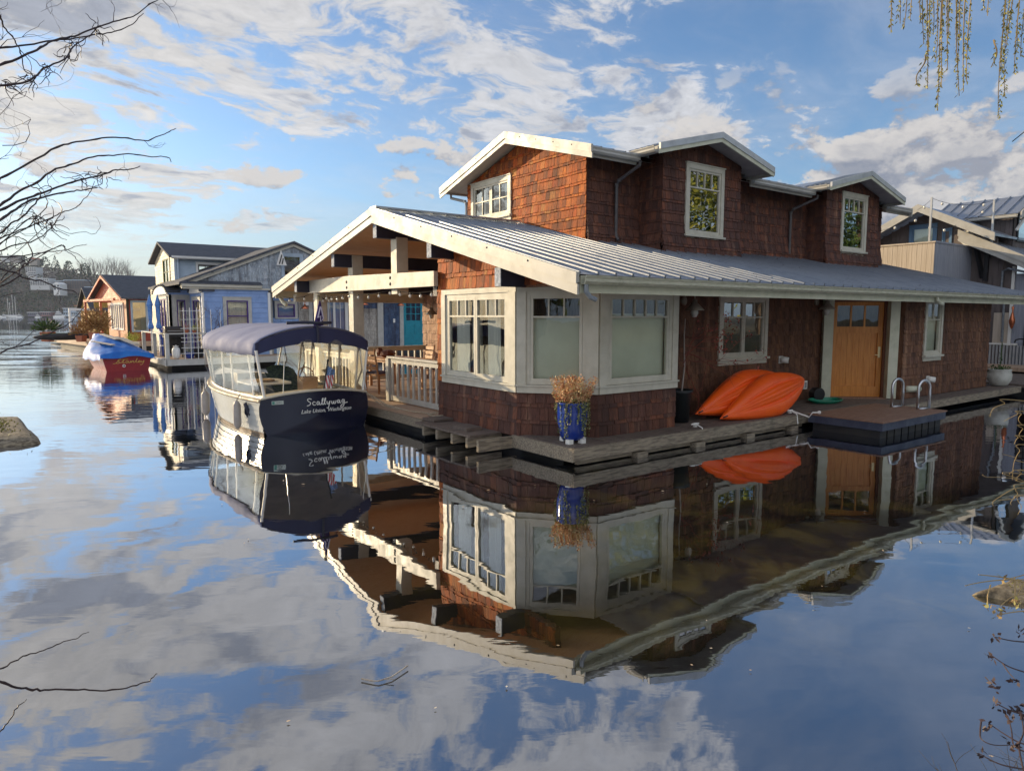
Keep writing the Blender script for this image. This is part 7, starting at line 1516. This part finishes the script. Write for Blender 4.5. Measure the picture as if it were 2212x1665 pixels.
# ------------------------------------------------------------------ NEAR SHORE
def smooth(P, k=5):
    out = []
    for i in range(len(P) - 1):
        p0, p1, p2, p3 = P[max(i - 1, 0)], P[i], P[i + 1], P[min(i + 2, len(P) - 1)]
        for j in range(k):
            t = j / k; out.append(.5 * ((2 * p1) + (p2 - p0) * t + (2 * p0 - 5 * p1 + 4 * p2 - p3) * t * t + (3 * p1 - p0 - 3 * p2 + p3) * t ** 3))
    return out + [P[-1]]
BANKM = weathered((.10, .075, .04), (.05, .06, .025), 1.5, rough=1, name='bank_earth')
m = MB(); rows = []
for x in range(-60, 62, 4):
    w = 1.2 * math.sin(x * .35) + .6 * math.sin(x * .9); rows.append([at(x, D + w * (1 if D > -8 else 0) - (0 if x < 3 else 0), z_) for D, z_ in ((.2, -.6), (-.6, .05), (-1.6, .55), (-4, .9), (-12, 1.2), (-60, 1.5))])
m.grid(rows[::-1]); tag(m.build('near_bank', BANKM, smooth=True), kind='structure')
WILLOWL = leafmat('willow_leaves', [(0, (.10, .10, .015)), (.5, (.26, .24, .035)), (1, (.45, .40, .08))]); BARK = weathered((.12, .09, .07), (.06, .045, .035), 6, rough=.9, name='bark')
def crown(mb, c, rad, n, s, hollow=.5):
    for i in range(n):
        d = rv().normalized(); k = (hollow + (1 - hollow) * random.random()) * random.uniform(.8, 1.1); p = Vector(c) + Vector((d.x * rad[0], d.y * rad[1], d.z * rad[2])) * k
        leaf(mb, p, rv() + d * .5, s * random.uniform(.6, 1.3), s * .5)
# willow whose hanging shoots enter the view at the upper right
wt = thing('weeping_willow', 'weeping willow whose yellow green shoots hang into the upper right', 'tree', at(7.6, 1.0, .3))
m = MB(); b = at(7.6, 1.0, .2); m.tube([b, b + Vector((.1, .1, 2)), b + Vector((-.2, .3, 4.2)), at(7.0, 2.4, 6.2)], [.42, .34, .27, .18], 10)
limbs = [at(3.9, 4.7, 5.6), at(2.3, 4.9, 5.5), at(5.4, 4.6, 5.5), at(9.5, 6, 6.4), at(11, 1, 6.6), at(6.5, -3, 6.8), at(4.5, .5, 7.2)]
for q_ in limbs:
    s0 = b + Vector((-.2, .3, 4.2)); m.tube([s0, s0.lerp(q_, .5) + Vector((0, 0, .9)), q_], [.13, .07, .02], 6)
m.build('trunk', BARK, wt)
sh = MB(); lv = MB()
for (t0, b0) in WS:
    p = at(*t0); q = at(*b0); p = Vector((p.x, p.y, max(p.z, 4.9))) if t0[2] > 3.9 else p
    n = 8; pts = [p.lerp(q, k / n) + Vector((math.sin(k * .8 + p.x * 9) * .012, math.cos(k * .7 + p.y * 7) * .012, 0)) for k in range(n + 1)]; sh.tube(pts, [.006 - .0035 * k / n for k in range(n + 1)], 4)
    L_ = (p - q).length
    for k in range(int(L_ * 115)):
        f = random.random() ** .85; c = p.lerp(q, f); a = random.uniform(0, 6.28); leaf(lv, c, (math.cos(a) * .7, math.sin(a) * .7, -.75), random.uniform(.016, .034), .009)
for k in range(500):
    q_ = random.choice(limbs); c = q_ + rv(1.0); c.z = q_.z + random.uniform(-.1, .5)
    if (c - CAM).dot(FW) > .1 and abs((c - CAM).dot(RT) / (c - CAM).dot(FW)) < .8: continue
    ln = random.uniform(1, 3.6); sh.tube([c, c + Vector((.05, .03, -ln))], .006, 3)
    for j in range(int(ln * 16)): leaf(lv, c + Vector((.02, .01, -ln * random.random())), rv() + Vector((0, 0, -1)), .09, .03)
sh.build('shoots', weathered((.24, .17, .07), (.14, .10, .05), 8, name='willow_shoot'), wt); lv.build('leaves', WILLOWL, wt)
# leafless hazel at the left, branches in front of the sky
TW2 = weathered((.030, .018, .022), (.055, .03, .028), 9, rough=.6, name='dark_twigs')
hzl = thing('leafless_hazel', 'leafless contorted shrub tree reaching in from the left edge', 'tree', at(-4.5, 3.0, .2))
m = MB(); hb0 = at(-4.5, 3.0, .1)
for r_, pts in BR:
    P3 = [at(*p) for p in pts]; s0 = P3[0]; root = Vector((hb0.x, hb0.y, min(3.6, max(.25, s0.z * .62)))); pre = s0 - (P3[1] - s0) * .8; NR = 10
    P3 = [root.lerp(pre, k / NR) + Vector((0, 0, (s0.z - root.z) * -.25 * math.sin(math.pi * k / NR))) + (rv(.05) if k else Vector()) for k in range(NR)] + [pre] + P3
    fine = [p + rv(.003) for p in smooth(P3, 4)]; n = len(fine); i0 = (NR + 1) * 4; m.tube(fine, [r_ * .47 * ((1 + 1.3 * (1 - i / i0)) if i < i0 else (1 - .62 * ((i - i0) / (n - i0)) ** 1.3)) * (1.25 if (i % 7 == 0) else 1) for i in range(n)], 6)
    if r_ > .006 and pts[0][2] > 1.6:
        for k in range(3):
            c = fine[random.randint(20, n - 1)]; twig_tree(m, c, rv() + RT * .3, random.uniform(.06, .2), .0024, 1, .9, .8, 5, .55)
for g_p in GN:
    c = at(*g_p)
    for k in range(9): twig_tree(m, c + rv(.02), rv() + Vector((0, 0, -.4)), random.uniform(.06, .14), .003, 0, .9, .7, 5, .7)
for k in range(20):
    c = at(-2.75 + random.uniform(-.3, .28), 3.7, random.choice((random.uniform(2.3, 3.1), random.uniform(3.9, 4.3)))); twig_tree(m, c, rv() + RT * .3 + Vector((0, 0, .2)), random.uniform(.2, .5), .0026, 2, 1.0, .75, 6, .6)
m.build('branches', TW2, hzl)
m = MB(); m.tube([hb0 - Vector((0, 0, .3)), hb0 + Vector((0, 0, 1.2)), hb0 + Vector((.1, .1, 2.6)), hb0 + Vector((.15, 0, 4.0))], [.12, .10, .08, .04], 8); m.build('trunk', BARK, hzl)
# reeds and dead stalks at the right
REED = leafmat('golden_reed', [(0, (.26, .17, .08)), (.6, (.36, .26, .12)), (1, (.24, .25, .09))])
rd = thing('golden_sedge', 'arching golden sedge blades leaning in from the right edge', 'sedge', at(2.9, 3.1, .3)); 
for pts in RD:
    m = MB(); P3 = [at(*p) for p in pts]; s0 = P3[0]; root = at(3.0, 3.05, s0.z - .08); f3 = [root] + P3; f4 = smooth(f3); m.tube(f4, [.0019 - .0008 * i / len(f4) for i in range(len(f4))], 4); m.build('blade', REED, rd)
ds = thing('dead_stalks', 'dark dead seed stalks over the water at the lower right corner', 'weeds', at(2.6, 2.6, .1))
for j, pts in enumerate(RD2):
    m = MB(); P3 = [at(*p) for p in pts]; P3 = smooth(P3); m.tube(P3, [.0026 - .0011 * i / len(P3) for i in range(len(P3))], 4); c = P3[-1]
    if j > 1:
        for k in range(7): leaf(m, c + rv(.012), rv(), .022, .012)
    m.build('stalk', REED if j < 8 else TW2, ds)
dw = thing('dead_weed_clump', 'tangled dark weed clump in the bottom right corner', 'weeds', at(2.15, 2.1, 0)); m = MB()
for k in range(38): twig_tree(m, at(random.uniform(1.95, 2.35), random.uniform(2.2, 2.6), -.02), (random.uniform(-.5, .5), random.uniform(-.4, .4), 1), random.uniform(.15, .34), .004, 2, .8, .7, 4, .35)
m.build('stems', weathered((.05, .035, .02), (.03, .028, .015), 9, name='dead_stem'), dw)
MOSS = leafmat('moss', [(0, (.05, .06, .01)), (.5, (.20, .20, .03)), (1, (.34, .30, .08))]); ROCK = weathered((.30, .25, .17), (.07, .055, .04), 14, rough=.9, bs=.9, dirt=(.06, .05, .03), name='mossy_rock', spots=.9)
def rock(name, lab, pts, z1, seedn, mossn=500, msz=.03):
    t = thing(name, lab, 'log' if 'log' in name else 'rock', (pts[0][0], pts[0][1], 0)); P3 = [Vector(p) for p in pts]; c = sum(P3, Vector()) / len(P3); m = MB(); rows = []
    for f, z_ in ((1.03, -.1), (1.05, .0), (1.0, z1 * .45), (.90, z1 * .85), (.70, z1), (.35, z1 * 1.05), (.02, z1 * 1.08)):
        row = []
        for i in range(len(P3)):
            for k in range(6):
                p = P3[i].lerp(P3[(i + 1) % len(P3)], k / 6); q = c + (p - c) * f; nz = noise.noise(q * 5 + Vector((seedn, 0, z_ * 9))); row.append(Vector((q.x + nz * .05 * f, q.y + nz * .05 * f, z_ + nz * z1 * .35)))
        rows.append(row)
    m.grid(rows, closed=True); m.build('body', ROCK, t, smooth=True)
    m = MB()
    for k in range(mossn):
        w = [random.random() for _ in P3]; s_ = sum(w); p = sum((a * (b / s_) for a, b in zip(P3, w)), Vector()); p = c + (p - c) * random.uniform(.8, 1.35); leaf(m, (p.x, p.y, z1 * 1.0 + random.uniform(-.01, .02)), rv() + Vector((0, 0, 1)), msz, msz * .4)
    m.build('moss', MOSS, t)
rock('mossy_log', 'moss covered float log poking in from the left edge above the water', [at(-11.2, 13.6), at(-10.0, 13.7), at(-7.85, 11.2), at(-8.4, 10.75), at(-11.0, 11.2)], .13, 3, 2600, .05)
rock('mossy_rock', 'small mossy rock breaking the surface near the right edge', [at(3.50, 4.98), at(3.85, 5.14), at(4.3, 5.1), at(4.4, 4.82), at(3.95, 4.76)], .06, 9, 700, .02)
# floating bits
m = MB(); m.tube([at(-.872, 3.774, .012), at(-.80, 3.748, .012), at(-.766, 3.744, .015), at(-.697, 3.788, .016), at(-.623, 3.91, .018)], .0045, 5); m.tube([at(-.74, 3.76, .015), at(-.68, 3.755, .02)], .003, 4)
tag(m.build('floating_twig', weathered((.4, .36, .3), (.25, .2, .16), 20, name='bleached_twig')), 'bleached forked twig floating on the water below the reflected eave', 'twig')
LF = leafmat('floating_leaf', [(0, (.45, .32, .18)), (.5, (.60, .45, .30)), (1, (.7, .66, .55))]); m = MB()
for (x, y) in [(-2.902, 8.523), (-2.58, 8.385), (-1.171, 3.354), (1.793, 8.057), (2.193, 6.778), (4.708, 7.582), (3.086, 4.42), (2.298, 3.069), (.297, 8.317), (-.557, 7.364), (1.248, 4.141), (.306, 4.177), (-.03, 3.702), (-3.274, 8.594), (-3.243, 7.471)] + [(random.uniform(-3, 4), random.uniform(3.2, 9)) for _ in range(16)]:
    p = at(x, y, .012); s = .006 * (p - CAM).length * random.uniform(.5, 1); m = m; leaf(m, p, (random.uniform(-1, 1), random.uniform(-1, 1), .05), s, s * .6, up=(0, 0, 1))
tag(m.build('floating_leaves', LF), 'scattered pale leaves and petals floating on the near water', 'leaves', kind='stuff')
m = MB(); m.tube([at(4.6, 6.0, 3.66), at(4.9, 6.3, 3.95)], .004, 4); m.tube([at(4.25, 6.0, 3.57), at(4.6, 6.0, 3.86)], .004, 4); tag(m.build('overhead_wire', BLACK), 'thin dark wire slanting at the upper right edge', 'wire')
m = MB(); rows = []
for k in range(12):
    D = -10 + k * 5; e = 16.5 + max(0, D - 12) * .62 + .5 * math.sin(k * 1.7); rows.append([at(e + x, D, z_) for x, z_ in ((0, -.5), (.8, .1), (2.5, .9), (8, 1.2), (60, 2))])
m.grid(rows); tag(m.build('side_bank', BANKM, smooth=True), kind='structure')
# trees on the bank behind the viewpoint; the windows and the shaded walls see them
for (x, D, h, r_, kind_) in ((23.5, 5, 11, 4.5, 0), (29, 10, 12, 5, 1), (27.5, 15, 11, 4.5, 0), (34, 17, 13, 5.5, 1), (33, 23, 12, 4, 1), (42, 26, 13, 6, 1), (21, -3, 12, 5.5, 1), (12, -14, 12, 6, 1), (-9, -10, 8, 4, 1), (-2, -24, 12, 6, 0)):
    b = at(x, D, 1.0); t = thing('bank_tree', 'leafy tree on the bank, seen only as a reflection in the house windows', 'tree', b, group='trees on the bank behind the viewpoint')
    m = MB(); m.tube([b, b + Vector((0, 0, h * .7))], [.35, .15], 8); m.build('trunk', BARK, t); m = MB()
    crown(m, b + Vector((0, 0, h * .58)), (r_, r_, h * .46), 5200, .30, .35); m.build('crown', GREEN if kind_ else leafmat('spring_leaves', [(0, (.08, .10, .02)), (.5, (.20, .23, .04)), (1, (.34, .34, .07))]), t)
# ------------------------------------------------------------------ HAZE
hm = bpy.data.materials.new('haze'); hm.use_nodes = True; H = NT(hm.node_tree); H.n.clear()
pvn = H.N('ShaderNodeVolumePrincipled', {'Color': (.62, .76, 1.0), 'Density': .00009, 'Anisotropy': .25}); ho_ = H.N('ShaderNodeOutputMaterial'); H.l.new(pvn.outputs[0], ho_.inputs['Volume'])
m = MB(); m.box(-2600, 2600, -2600, 2600, -4, 130); tag(m.build('haze', hm), 'thin blue evening haze over the lake', 'haze', kind='stuff')
scene.cycles.volume_bounces = 0
